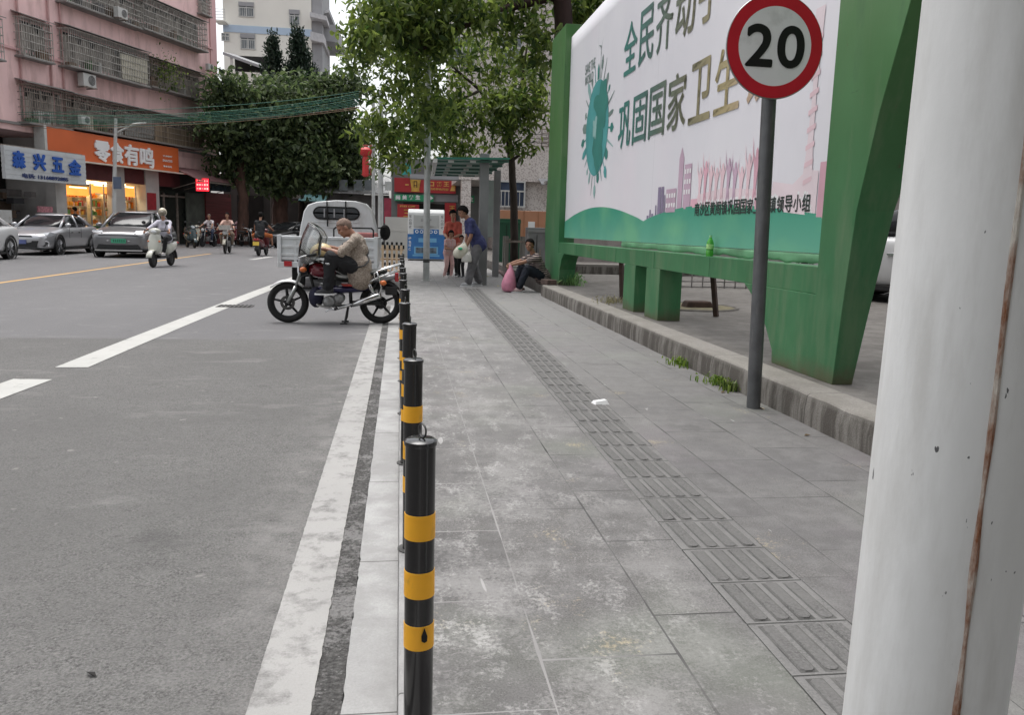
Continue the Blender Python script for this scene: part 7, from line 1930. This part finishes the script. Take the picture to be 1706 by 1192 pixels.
for sg in (-1, 1):
    b = MB(); y = .075*sg
    b.tube([V((fc.x, y, fc.z)), mp(494, 477, y)], [.026, .026], 10); b.tube([mp(494, 477, y), mp(505, 440, y)], .017, 8); b.build('fork', M_FRK, mc, smooth='all')
# mudguards
b = MB(); secs = []
for a_ in np.linspace(math.radians(48), math.radians(136), 14):
    R0 = fr_+.035; secs.append([V((fc.x+R0*math.cos(a_), y, fc.z+(R0-.03*(abs(y)/.06)**2)*math.sin(a_))) for y in (-.06, -.03, 0, .03, .06)])
b.loft(secs, closed=False); o = b.build('front_mudguard', mat('white mudguard', (.6, .6, .6), .25, .1, .05, 3, coat=.5), mc, smooth='all'); o.modifiers.new('t', 'SOLIDIFY').thickness = .006
b = MB(); secs = []
for a_ in np.linspace(math.radians(-2), math.radians(118), 14):
    R0 = rr_+.045; secs.append([V((rc.x+R0*math.cos(a_), y, rc.z+(R0-.05*(abs(y)/.075)**2)*math.sin(a_))) for y in (-.075, -.04, 0, .04, .075)])
b.loft(secs, closed=False); o = b.build('rear_mudguard', M_BLKP, mc, smooth='all'); o.modifiers.new('t', 'SOLIDIFY').thickness = .006
b = MB(); a0 = mp(640, 470); b.box((mp(652, 484).x, 0, mp(652, 484).z), (.16, .17, .12)); b.build('tail_box', M_BLKP, mc, bevel=.02)
# frame, engine, exhaust
b = MB()
b.tube([mp(510, 428), mp(516, 455), mp(527, 497), mp(548, 510), mp(580, 510)], .02, 8); b.tube([mp(510, 430), mp(535, 440), mp(585, 468), mp(628, 462)], .02, 8)
for sg in (-1, 1):
    b.tube([mp(583, 470, .09*sg), mp(585, 510, .09*sg)], .018, 8); b.tube([mp(585, 505, .1*sg), V((rc.x, .1*sg, rc.z))], .024, 8)
    b.tube([mp(585, 510, .1*sg), mp(612, 497, .1*sg), mp(628, 470, .1*sg)], .012, 8)
b.build('frame', M_BLKP, mc, smooth='all')
b = MB(); b.box(mp(556, 503), (.19, .2, .12)); b.ball(mp(549, 502, -.10), (.085, .05, .075), 16, 10); b.ball(mp(549, 502, .10), (.085, .05, .075), 16, 10); b.ball(mp(566, 497, -.09), (.07, .05, .07)); b.ball(mp(566, 497, .09), (.07, .05, .07)); en = b.build('engine', M_ENG, mc, smooth='all')
b = MB()
for k in range(6): q = mp(549-k*1.2, 490-k*3.0); b.box(q, (.15, .15, .012), ry=.25)
b.build('cylinder_fins', M_ENG, en)
b = MB(); b.tube([mp(540, 484, -.08), mp(528, 490, -.1), mp(530, 507, -.12), mp(560, 514, -.14), mp(590, 505, -.15)], .019, 8); b.build('exhaust_pipe', M_CHR, mc, smooth='all')
b = MB(); b.tube([mp(588, 507, -.16), mp(598, 503, -.16), mp(632, 491, -.165), mp(634, 490, -.165)], [.026, .04, .046, .03], 12); b.build('muffler', M_CHR, mc, smooth='all')
b = MB(); b.tube([mp(632, 491, -.165), mp(636, 478, -.17), mp(632, 462, -.17), mp(628, 452, -.17)], .012, 8); b.build('guard_rail', M_CHR, mc, smooth='all')
for sg in (-1, 1):
    b = MB(); b.tube([mp(610, 463, .12*sg), mp(628, 497, .12*sg)], [.028, .03], 10); b.build('shock_absorber', M_CHR, mc, smooth='all')
# tank, side covers, seat
def lens(name, pts, hw, m, parent=mc, subd=2):
    """body from a spine of (px, py_top, py_bottom, half width)"""
    b = MB(); secs = []
    for px, t_, bt_2, w_ in pts:
        top, bot = mp(px, t_), mp(px, bt_2); zc, hz = (top.z+bot.z)/2, (top.z-bot.z)/2
        secs.append([V((top.x, w_*math.cos(2*PI*i/12), zc+hz*math.sin(2*PI*i/12))) for i in range(12)])
    b.loft(secs); return b.build(name, m, parent, smooth='all', subd=1)
tank = lens('fuel_tank', [(514, 443, 452, .03), (518, 438, 461, .1), (530, 436, 464, .145), (545, 439, 465, .14), (556, 446, 464, .10), (560, 450, 460, .05)], 0, M_MAR)
b = MB(); b.lathe([(0, 0), (.035, 0), (.035, .02), (0, .025)], 16, mp(532, 436.5)); b.build('filler_cap', M_CHR, tank)
lens('seat', [(556, 455, 467, .08), (566, 458, 470, .12), (585, 460, 470, .135), (600, 453, 467, .14), (615, 449, 461, .14), (640, 446, 458, .13), (646, 449, 455, .08)], 0, M_SEAT)
lens('side_cover', [(528, 474, 486, .05), (545, 476, 488, .13), (575, 475, 490, .14), (605, 474, 487, .13), (618, 474, 483, .06)], 0, M_BLUP)
b = MB(); b.prism([(mp(569, 472).x, mp(569, 472).z), (mp(594, 473).x, mp(594, 473).z), (mp(600, 476).x, mp(600, 476).z), (mp(574, 476).x, mp(574, 476).z)], -.142, .142, 'XZ'); b.build('red_flash', mat('red flash', (.42, .04, .03), .4), mc)
lens('tail_cowl', [(612, 461, 471, .12), (635, 458, 472, .11), (655, 455, 468, .08), (662, 457, 464, .04)], 0, mat('silver plastic', (.3, .3, .31), .35, .4), mc)
b = MB(); b.box(mp(661, 462), (.05, .13, .12)); b.build('tail_lamp', M_LAMPR, mc, bevel=.012)
for cx_, cy_, sg in ((639, 470, -1), (639, 470, 1), (508, 448, -1), (508, 448, 1)):
    b = MB(); b.ball(mp(cx_, cy_, .2*sg), (.045, .035, .035), 12, 8); b.build('indicator', M_LAMPO, mc, smooth='all')
# luggage rack
b = MB()
for sg in (-1, 1):
    y = .15*sg
    b.tube([mp(612, 471, y), mp(625, 464, y), mp(662, 451, y)], .013, 8); b.tube([mp(625, 464, y), mp(624, 455, y), mp(630, 451, y), mp(667, 440, y)], .013, 8); b.tube([mp(650, 455, y), mp(652, 445, y)], .011, 8)
for q in ((640, 448), (652, 444.5), (667, 440)): b.tube([mp(*q, -.15), mp(*q, .15)], .011, 8)
b.build('luggage_rack', M_CHR, mc, smooth='all')
# front end
b = MB(); b.M = Matrix.Translation(mp(506, 449)) @ Matrix.Rotation(-PI/2, 4, 'Y'); b.lathe([(0, -.06), (.07, -.05), (.095, .02), (.1, .05)], 20); hl = b.build('headlamp', M_BLKP, mc, smooth=True)
b = MB(); b.M = Matrix.Translation(mp(506, 449)) @ Matrix.Rotation(-PI/2, 4, 'Y'); b.lathe([(.096, .05), (.06, .075), (0, .082)], 20); b.build('lens', M_LAMPW, hl, smooth=True)
b = MB(); b.tube([mp(503, 428, -.38), mp(518, 424, -.36), mp(520, 429, -.2), mp(511, 436, -.06), mp(511, 436, .06), mp(520, 429, .2), mp(518, 424, .36)], .012, 8); b.build('handlebar', M_CHR, mc, smooth='all')
for sg in (-1, 1):
    b = MB(); b.tube([mp(532, 422, .40*sg), mp(517, 425, .36*sg)], .018, 8); b.build('grip', M_BLKR, mc, smooth='all')
    b = MB(); b.tube([mp(518, 425, .34*sg), mp(506, 413, .39*sg)], .007, 6); mr2 = b.build('mirror_stalk', M_BLKP, mc)
b = MB(); b.tube([mp(545, 436, -.3), mp(550, 438, -.34)], .02, 6); b.ball(mp(551, 438, -.34), (.022, .03, .02)); b.build('lever', M_CHR, mc, smooth='all')
b = MB(); secs = []
def ws(u_, v_):     # clear windshield: u across, v up
    a_ = u_*1.4; w_ = .34
    base, top = mp(497, 444), mp(514, 370)
    hh = math.sqrt(max(0, 1-.86*abs(u_)**2.4)); v2 = .46+(v_-.46)*hh; p_ = base.lerp(top, v2)
    return V((p_.x+.40*(1-math.cos(a_))*(1-.15*v2)-.05*math.sin(PI*v2), w_*math.sin(a_), p_.z))
nu, nv = 14, 10
vs = [ws(-1+2*i/nu, j/nv) for j in range(nv+1) for i in range(nu+1)]
b.add(vs, [(j*(nu+1)+i, j*(nu+1)+i+1, (j+1)*(nu+1)+i+1, (j+1)*(nu+1)+i) for j in range(nv) for i in range(nu)])
def clear_mat():
    m = bpy.data.materials.new('clear acrylic'); m.use_nodes = True; N = m.node_tree.nodes; L = m.node_tree.links; N.clear()
    o = N.new('ShaderNodeOutputMaterial'); mx = N.new('ShaderNodeMixShader'); tr = N.new('ShaderNodeBsdfTransparent'); gl = N.new('ShaderNodeBsdfGlossy'); fr = N.new('ShaderNodeLayerWeight')
    gl.inputs['Roughness'].default_value = .12; gl.inputs['Color'].default_value = (.8, .8, .8, 1); tr.inputs[0].default_value = (.86, .87, .86, 1)
    fr.inputs['Blend'].default_value = .28
    nz = N.new('ShaderNodeTexNoise'); nz.inputs['Scale'].default_value = 5; mr = N.new('ShaderNodeMath'); mr.operation = 'MULTIPLY_ADD'; mr.inputs[1].default_value = .25; mr.inputs[2].default_value = .02
    L.new(nz.outputs['Fac'], mr.inputs[0]); ad = N.new('ShaderNodeMath'); ad.operation = 'ADD'; ad.use_clamp = True
    L.new(fr.outputs['Fresnel'], ad.inputs[0]); L.new(mr.outputs[0], ad.inputs[1])
    L.new(ad.outputs[0], mx.inputs[0]); L.new(tr.outputs[0], mx.inputs[1]); L.new(gl.outputs[0], mx.inputs[2]); L.new(mx.outputs[0], o.inputs[0]); return m
M_CLR = clear_mat()
wsd = b.build('windshield', M_CLR, mc, smooth='all'); wsd.modifiers.new('t', 'SOLIDIFY').thickness = .004
b = MB(); rim = [ws(-1, j/nv) for j in range(nv+1)]+[ws(-1+2*i/nu, 1) for i in range(1, nu)]+[ws(1, 1-j/nv) for j in range(nv+1)]
b.tube(rim, .006, 6); b.build('rim_trim', mat('grey rim', (.28, .28, .27), .4), wsd, smooth='all')
b = MB(); 
for y in (-.12, .12): b.tube([mp(509, 436, y), mp(503, 430, y*1.2)], .012, 6)
b.build('windshield_bracket', M_CHR, mc)
b = MB(); b.box(mp(505, 437), (.1, .3, .12)); b.build('fairing', mat('silver plastic', (.3, .3, .31), .35, .4), mc, bevel=.03)
# stand, leg shield bag, pedals
b = MB(); b.tube([mp(580, 511), mp(577, 530, -.1), mp(575, 537.5, -.14)], .016, 8); b.tube([mp(580, 511), mp(577, 530, .1), mp(574, 537.5, .14)], .016, 8); b.tube([mp(568, 538, -.14), mp(580, 537.8, -.14)], .014, 6); b.tube([mp(568, 538, .14), mp(580, 537.8, .14)], .014, 6); b.tube([mp(577, 528, -.1), mp(577, 528, .1)], .012, 6); b.build('stand', M_BLKP, mc)
b = MB(); b.ball(mp(527, 495, -.0), (.1, .17, .14), 14, 10); b.build('leg_bag', mat('navy pannier cloth', (.018, .018, .04), .9, 0, .3, 9), mc, smooth='all')
for sg in (-1, 1):
    b = MB(); b.tube([mp(563, 512, .1*sg), mp(561, 512, .27*sg)], .016, 8); b.build('footpeg', M_BLKR, mc)
b = MB(); b.tube([mp(563, 513, -.15), mp(548, 515, -.18), mp(545, 517, -.2)], .009, 6); b.build('gear_lever', M_CHR, mc)
# old man on it, leaning forward on his helmet. local x forward = -X of the scene
def ml(px, py, dy):        # photo point -> person local frame (facing -X)
    q = mp(px, py); return V((-(q.x-0), -dy, q.z))
k_ = 1.0
pose = dict(pelvis=ml(599, 448, 0), neck=ml(592, 391, 0), head=ml(574, 380, -.02), face=(.82, .25, -.55), hup=(.5, 0, 1), handL=ml(541, 414, -.20), handR=ml(538, 410, .15), elL=(-.3, .8, -.8), elR=(-.3, -.8, -.8), footL=ml(549, 478, -.22), footR=ml(549, 478, .22), knL=(.8, .6, 1), knR=(.8, -.6, 1), toe=(1, 0, -.1), fingerL=(.95, -.2, -.2), fingerR=(.95, .2, -.2), curlL=.35, curlR=.35, plat=(0, 1, 0))
old, JO = person('balding old man in a patterned shirt hunched over the motorcycle handlebar', MO, PI, pose, dict(shirt=floral('small print shirt', (.23, .18, .145), (.38, .32, .265), 62), trousers=hue('black trousers', (.015, .015, .017)), shoes=hue('dark shoes', (.05, .05, .055)), sleeve=.92, bulk=1.3, shw=1.12, hair='short', hair_t=.0, hairmat=mat('cropped grey brown hair', (.2, .135, .105), .8, 0, .3, 50), hunch=True, skin=mat('ruddy skin', (.34, .17, .115), .5, 0, .1, 12), hem=.12, wide=.014), 1.0, .0085)
def cross_strap():
    b = MB(); n = 40; pts = []; bpy.context.view_layer.update()
    shirt_ = [c for c in old.children if c.name.startswith('shirt')][0]
    c_ = JO['pel'].lerp(JO['neck'], .42); sp, fw, lat = JO['sp'], JO['fw'], JO['lat']
    ax = (sp*.82+lat*.57).normalized(); e1 = fw; e2 = ax.cross(e1)
    for i in range(n+1):
        a = 2*PI*i/n; dr = e1*math.cos(a)+e2*math.sin(a); ok, hit, nr, _ = shirt_.ray_cast(c_+dr*.8, -dr)
        pts.append((hit if ok else c_+dr*.2)+dr*.006)
    b.tube(pts, .014, 6, flat=.5); b.build('strap', mat('black strap', (.02, .02, .022), .7), old, smooth='all')
cross_strap()
hl_ = thing('helmet', 'pale yellow helmet resting behind the windshield under the old man hands', 'helmet', MO+mp(536, 417)-V((0, 0, .05)))
b = MB(); b.ball((0, 0, 0), (.155, .135, .145), 24, 14, keep=lambda c_: c_.z > -.03); o = b.build('shell', mat('pale yellow shell', (.68, .53, .27), .35, 0, .06, 5, coat=.3), hl_, smooth='all'); o.modifiers.new('t', 'SOLIDIFY').thickness = .012
b = MB(); b.tube([(-.15, 0, -.03), (-.22, 0, -.045)], [.09, .06], 10, flat=.15); b.build('peak', mat('pale yellow shell', (.68, .53, .27)), hl_, smooth='all')
b = MB(); b.ring(.14, .012, (0, 0, -.035), n=24, m=6); b.build('edge_trim', M_BLKR, hl_, smooth='all')
# ---------------------------------------------------------------- scooters and light motorcycles (x forward)
def sc_wheel(t, x, r, w_=.05, spokes=True):
    b = MB(); b.M = Matrix.Translation(V((x, 0, r))); b.ring(r-w_, w_, axis='Y', n=26, m=8); wh = b.build('wheel', M_TYRE, t, smooth='all')
    b = MB(); b.M = Matrix.Translation(V((x, 0, r))); b.lathe([(0, -.05), (r-w_*1.6, -.03), (r-w_*1.6, .03), (0, .05)], 18, axis='Y'); b.build('rim', M_RIMD, wh)
def scooter(label, loc, rz, m, m2=None, plate=None, basket=False, group=None, box=None, s=1.0, big_head=True):
    t = thing('scooter', label, 'scooter', loc, rz, group); t.scale = (s,)*3; m2 = m2 or M_BLKP
    sc_wheel(t, .62, .23); sc_wheel(t, -.6, .23, .055)
    b = MB(); secs = []          # front apron
    for z, x, w_, d in ((.34, .52, .12, .05), (.5, .50, .19, .07), (.7, .46, .2, .09), (.86, .42, .17, .1), (.98, .38, .12, .08)):
        secs.append([V((x+d*math.cos(2*PI*i/12), w_*math.sin(2*PI*i/12), z)) for i in range(12)])
    b.loft(secs); b.build('front_apron', m, t, smooth='all', subd=1)
    b = MB(); secs = []
    for a_ in np.linspace(.2, 2.7, 9): secs.append([V((.62+.27*math.cos(a_), y, .23+(.27-.03*(abs(y)/.08)**2)*math.sin(a_))) for y in (-.08, -.04, 0, .04, .08)])
    b.loft(secs, closed=False); o = b.build('front_mudguard', m, t, smooth='all'); o.modifiers.new('t', 'SOLIDIFY').thickness = .01
    b = MB(); b.box((.12, 0, .29), (.62, .3, .09)); b.build('footboard', m2, t, bevel=.03)
    b = MB(); secs = []
    for x, z0, z1, w_ in ((-.1, .28, .62, .13), (-.25, .3, .70, .17), (-.55, .36, .72, .18), (-.85, .5, .74, .13), (-.98, .6, .72, .06)):
        secs.append([V((x, w_*math.cos(2*PI*i/12), (z0+z1)/2+(z1-z0)/2*math.sin(2*PI*i/12))) for i in range(12)])
    b.loft(secs); b.build('rear_body', m, t, smooth='all', subd=1)
    b = MB(); secs = []
    for x, z, w_ in ((-.02, .70, .08), (-.15, .745, .13), (-.5, .77, .15), (-.8, .79, .12), (-.88, .79, .06)): secs.append([V((x, w_*math.cos(2*PI*i/12), z+.045*math.sin(2*PI*i/12))) for i in range(12)])
    b.loft(secs); b.build('seat', M_SEAT, t, smooth='all')
    b = MB(); b.tube([(.58, 0, .3), (.40, 0, .98)], .03, 8); b.tube([(.3, -.34, 1.02), (.38, -.16, 1.0), (.39, 0, .99), (.38, .16, 1.0), (.3, .34, 1.02)], .016, 8); b.build('handlebar', M_BLKP, t, smooth='all')
    b = MB(); b.ball((.42, 0, 1.0), (.1, .17, .085), 16, 10); hd = b.build('headset', m if big_head else M_BLKP, t, smooth='all')
    b = MB(); b.ball((.49, 0, .985), (.045, .09, .05), 12, 8); b.build('headlight', M_LAMPW, hd, smooth='all')
    for sg in (-1, 1):
        b = MB(); b.tube([(.34, .24*sg, 1.02), (.36, .3*sg, 1.2)], .008, 6); mm = b.build('mirror_stalk', M_BLKP, t); b = MB(); b.ball((.36, .32*sg, 1.23), (.02, .06, .045), 12, 8); b.build('mirror', M_BLKP, mm, smooth='all')
        b = MB(); b.ball((.5, .15*sg, .72), (.03, .035, .025)); b.build('indicator', M_LAMPO, t, smooth='all')
    b = MB(); b.tube([(-.75, 0, .78), (-1.0, .0, .86)], .05, 6, flat=3); b.build('grab_rail', M_BLKP, t, smooth='all')
    b = MB(); b.ball((-.96, 0, .66), (.04, .11, .05), 12, 8); b.build('tail_lamp', M_LAMPR, t, smooth='all')
    b = MB(); secs = []
    for a_ in np.linspace(.3, 2.9, 9): secs.append([V((-.6+.28*math.cos(PI-a_+.4), y, .23+.28*math.sin(PI-a_+.4))) for y in (-.09, 0, .09)])
    b.loft(secs, closed=False); o = b.build('rear_mudguard', M_BLKP, t, smooth='all'); o.modifiers.new('t', 'SOLIDIFY').thickness = .01
    if plate: b = MB(); b.box((-.98, 0, .5), (.015, .24, .15), ry=.15); b.build('number_plate', plate, t)
    if box: b = MB(); b.box((-.82, 0, .98), (.36, .38, .32)); b.build('top_box', box, t, bevel=.04)
    return t
def lightbike(label, loc, rz, m, tank, white_head=False, s=1.0, group=None):
    t = thing('motorcycle', label, 'motorcycle', loc, rz, group); t.scale = (s,)*3
    sc_wheel(t, .64, .29, .045); sc_wheel(t, -.62, .29, .05)
    for sg in (-1, 1):
        b = MB(); b.tube([(.64, .08*sg, .29), (.44, .08*sg, .95)], .02, 8); b.build('fork', M_FRK, t, smooth='all')
    b = MB(); secs = []
    for a_ in np.linspace(.3, 2.6, 9): secs.append([V((.64+.32*math.cos(a_), y, .29+.32*math.sin(a_))) for y in (-.06, 0, .06)])
    b.loft(secs, closed=False); o = b.build('front_mudguard', m, t, smooth='all'); o.modifiers.new('t', 'SOLIDIFY').thickness = .01
    b = MB(); b.ball((.2, 0, .78), (.24, .14, .12), 16, 10); b.build('fuel_tank', tank, t, smooth='all')
    b = MB(); b.box((.05, 0, .42), (.36, .24, .24)); b.build('engine', M_ENG, t, bevel=.05)
    b = MB(); b.tube([(.45, 0, .9), (.2, 0, .68), (-.4, 0, .66)], .03, 8); b.tube([(.4, 0, .8), (.28, 0, .4), (-.1, 0, .3), (-.62, .1, .29)], .022, 8); b.build('frame', M_BLKP, t)
    b = MB(); secs = []
    for x, z, w_ in ((.02, .76, .08), (-.2, .78, .13), (-.6, .8, .14), (-.78, .83, .1)): secs.append([V((x, w_*math.cos(2*PI*i/12), z+.05*math.sin(2*PI*i/12))) for i in range(12)])
    b.loft(secs); b.build('seat', M_SEAT, t, smooth='all')
    b = MB(); b.tube([(.25, -.36, 1.04), (.38, -.2, 1.02), (.42, 0, .96), (.38, .2, 1.02), (.25, .36, 1.04)], .015, 8); b.build('handlebar', M_CHR, t, smooth='all')
    b = MB(); b.ball((.54, 0, .88), (.1, .11, .11), 16, 10); hd = b.build('headlamp', M_BLKP if not white_head else M_WHT, t, smooth='all'); b = MB(); b.ball((.6, 0, .88), (.05, .085, .085), 12, 8); b.build('lens', M_LAMPW, hd, smooth='all')
    for sg in (-1, 1):
        b = MB(); b.ball((.5, .16*sg, .82), (.03, .035, .03)); b.build('indicator', M_LAMPO, t, smooth='all')
        b = MB(); b.tube([(.34, .26*sg, 1.03), (.36, .3*sg, 1.18)], .008, 6); mm = b.build('mirror_stalk', M_BLKP, t); b = MB(); b.ball((.36, .31*sg, 1.2), (.02, .055, .04), 10, 7); b.build('mirror', M_BLKP, mm, smooth='all')
        b = MB(); b.tube([(-.45, .12*sg, .7), (-.6, .12*sg, .34)], .025, 8); b.build('shock_absorber', M_CHR, t)
    b = MB(); b.tube([(.15, -.13, .34), (-.2, -.15, .3), (-.75, -.16, .38)], [.022, .03, .045], 8); b.build('muffler', M_CHR, t, smooth='all')
    b = MB(); b.tube([(-.6, 0, .62), (-.9, 0, .6), (-1.0, 0, .42)], [.06, .07, .05], 8, flat=1.4); b.build('rear_mudguard', M_BLKP, t, smooth='all')
    return t
SIT = dict(pelvis=(-.32, 0, .83), neck=(-.2, 0, 1.34), head=(-.15, 0, 1.54), face=(1, 0, -.1), handL=(.24, .33, 1.03), handR=(.24, -.33, 1.03), elL=(-.5, .8, -.6), elR=(-.5, -.8, -.6), footL=(.16, .12, .42), footR=(.16, -.12, .42), knL=(1, .3, .6), knR=(1, -.3, .6), toe=(1, 0, 0), curlL=1.1, curlR=1.1)
BIK = dict(SIT, pelvis=(-.34, 0, .87), neck=(-.2, 0, 1.38), head=(-.15, 0, 1.58), footL=(.02, .2, .38), footR=(.02, -.2, .38), knL=(1, .5, .6), knR=(1, -.5, .6))
def helmet(t, J, m, visor=True):
    H, O = J['H'], J['O']; Oi = O.transposed()
    b = MB(); b.ball(H(-.01, 0, .03), (.135, .115, .13), 24, 16, rot=O, keep=lambda c_: not ((Oi @ c_).x > .045 and (Oi @ c_).z < .045) and (Oi @ c_).z > -.09); o = b.build('helmet', m, t, smooth='all'); o.modifiers.new('t', 'SOLIDIFY').thickness = .012
    if visor: b = MB(); b.ball(H(-.004, 0, .02), (.14, .118, .125), 24, 16, rot=O, keep=lambda c_: (Oi @ c_).x > .05 and -.08 < (Oi @ c_).z < .05); o = b.build('visor', mat('smoked visor', (.2, .17, .12), .1, 0, .4, 3, coat=.5), t, smooth='all'); o.modifiers.new('t', 'SOLIDIFY').thickness = .004
def at_ground(px, py, z=ZR): return G(px, py, z)
# hero scooter
g0 = at_ground(258, 446); ang = RZ-.12
sc1 = scooter('white scooter ridden towards the viewer in front of the grey suv', (g0.x+.05, g0.y+.55, ZR), ang, mat('cream white plastic', (.5, .5, .44), .3, 0, .08, 4, coat=.5), M_BLKP, None)
P1 = dict(SIT, handL=(.25, .33, 1.04), handR=(.25, -.33, 1.04))
r1, J1 = person('scooter rider in a white shirt and black trousers with a pale visored helmet', (g0.x+.05, g0.y+.55, ZR), ang, P1, dict(shirt=hue('white blouse', (.55, .53, .6)), trousers=hue('black trousers', (.015, .015, .017)), shoes=hue('white shoes', (.6, .56, .54)), sleeve=1.6, hair=None, hem=.03), .97, .012)
helmet(r1, J1, mat('pale cream helmet', (.55, .5, .38), .3, 0, .05, 4, coat=.4))
# light bikes coming
g0 = at_ground(343, 412); ang = RZ-.25
lightbike('dark light motorcycle under the rider in the white shirt', (g0.x, g0.y+.6, ZR), ang, M_BLKP, M_BLKP)
person('rider in a white shirt and blue jeans on the dark motorcycle', (g0.x, g0.y+.6, ZR), ang, BIK, dict(shirt=hue('white shirt', (.6, .56, .58)), trousers=hue('blue jeans', (.04, .055, .1)), shoes=hue('black shoes', (.03, .03, .03)), sleeve=.7, hair='short', hair_t=.004, hairmat=M_HAIRG), 1.0, .013)
g0 = at_ground(374, 423); ang = RZ+.06
lightbike('brown light motorcycle with a white front basket coming head on', (g0.x, g0.y+.6, ZR), ang, mat('cream plastic', (.6, .55, .45), .4), mat('brown plastic', (.14, .1, .06), .4), True)
bk_ = [o for o in bpy.data.objects if o.name.startswith('motorcycle') and o.get('label', '').startswith('brown')][0]
b = MB(); b.box((.62, 0, 1.08), (.26, .4, .2), taper=1.15); b.build('basket', mat('white basket', (.5, .48, .44), .6, 0, .3, 40), bk_)
person('rider in a pale pink top on the brown motorcycle', (g0.x, g0.y+.6, ZR), ang, BIK, dict(shirt=hue('pale pink top', (.55, .36, .3)), trousers=hue('tan trousers', (.2, .15, .11)), shoes=hue('dark shoes', (.05, .05, .055)), sleeve=.7, hair='bun'), 1.0, .013)
g0 = at_ground(390, 408); ang = RZ-.1
scooter('pinkish red scooter half hidden behind the brown motorcycle', (g0.x+.1, g0.y+1.0, ZR), ang, mat('pinkish red plastic', (.4, .06, .09), .3, 0, .08, 4, coat=.4))
person('rider in a pink blouse and face mask behind the brown motorcycle', (g0.x+.1, g0.y+1.0, ZR), ang, SIT, dict(shirt=hue('pink blouse', (.55, .36, .4)), trousers=hue('black trousers', (.015, .015, .017)), shoes=hue('dark shoes', (.05, .05, .055)), sleeve=1.7, hair='bob', eyes=True), 1.02, .013)
pm_ = [o for o in bpy.data.objects if o.get('label', '').startswith('rider in a pink blouse')][0]
b = MB(); b.ball((-.15+.075, 0, 1.54-.05), (.035, .055, .045), 12, 8); b.build('face_mask', mat('pale mask', (.6, .62, .66), .8), pm_, smooth='all')
# the rider going away
g0 = at_ground(433, 427); ang = PI/2-.08
scooter('black and red scooter seen from behind with a yellow number plate', (g0.x, g0.y+.6, ZR), ang, mat('dark red plastic', (.12, .015, .02), .3, 0, .1, 4, coat=.5), M_BLKP, M_PLY)
person('rider in a black tee shirt and orange shorts riding away', (g0.x, g0.y+.6, ZR), ang, dict(SIT, footL=(.2, .34, .40), footR=(.2, -.34, .40), knL=(1, .9, .4), knR=(1, -.9, .4)), dict(shirt=hue('black tee', (.014, .015, .017)), trousers=hue('orange shorts', (.42, .12, .03)), leg=.55, shoes=hue('dark shoes', (.05, .05, .055)), sleeve=.6, hair='short', hair_t=.016), 1.04, .013)
# parked two wheelers along the far side
for i, (px, py, dy, a_, kind, lab, m_) in enumerate(((318, 405, 1.5, RZ+.5, 's', 'dark teal scooter parked behind the grey suv rear', mat('dark teal plastic', (.05, .075, .08), .3, 0, .1, 4, coat=.4)), (329, 400, 4.5, RZ+.2, 's', 'cream scooter parked beside the dark teal one', mat('cream plastic', (.6, .55, .45), .4)), (352, 399, 6.5, RZ+.3, 'm', 'black motorcycle parked against the red roller shutter', M_BLKP), (410, 396, 6, RZ+.6, 'm', 'dark motorcycle parked before the low dark shophouse', M_BLKP), (448, 398, 5, RZ-.6, 's', 'black scooter parked beside the black car', M_BLKP))):
    g0 = at_ground(px, py); Yq = 41+dy; g0 = V((g0.x*Yq/g0.y, Yq, ZR))
    if kind == 's': scooter(lab, g0, a_, m_, None, None, group='two wheelers parked along the far shops', s=1.02)
    else: lightbike(lab, g0, a_, m_, m_, group='two wheelers parked along the far shops')
# shopper inside the snack shop, seen dark against the shelves
u_, z_ = FP(133, 400, -.2)
sp_ = FO+FD*u_-FN*.35
person('shopper in black standing in the lit snack shop doorway', (sp_.x, sp_.y, ZR), FRZ+PI/2, dict(pelvis=(0, 0, .9), neck=(.03, 0, 1.42), head=(.06, 0, 1.61), face=(1, .2, -.1), handL=(.2, .16, .95), handR=(.3, -.1, 1.1), footL=(.02, .12, .085), footR=(-.02, -.12, .085), knL=(1, 0, 0), knR=(1, 0, 0)), dict(shirt=hue('black tee', (.014, .015, .017)), trousers=hue('black trousers', (.015, .015, .017)), shoes=hue('dark shoes', (.05, .05, .055)), sleeve=.7, hair='short', hair_t=.016), 1.05, .014)
# green refuse bin before the shop
gq = FO+FD*fu(160, .5)+FN*.6
gb = thing('litter_bin', 'green plastic bin before the snack shop window', 'litter bin', (gq.x, gq.y, ZR), FRZ)
b = MB(); b.box((0, 0, .45), (.5, .5, .9), taper=1.15); b.build('body', mat('green bin plastic', (.03, .14, .06), .5), gb, bevel=.03); b = MB(); b.box((0, 0, .94), (.6, .6, .08)); b.build('lid', mat('green bin lid', (.03, .12, .05), .5), gb, bevel=.02)
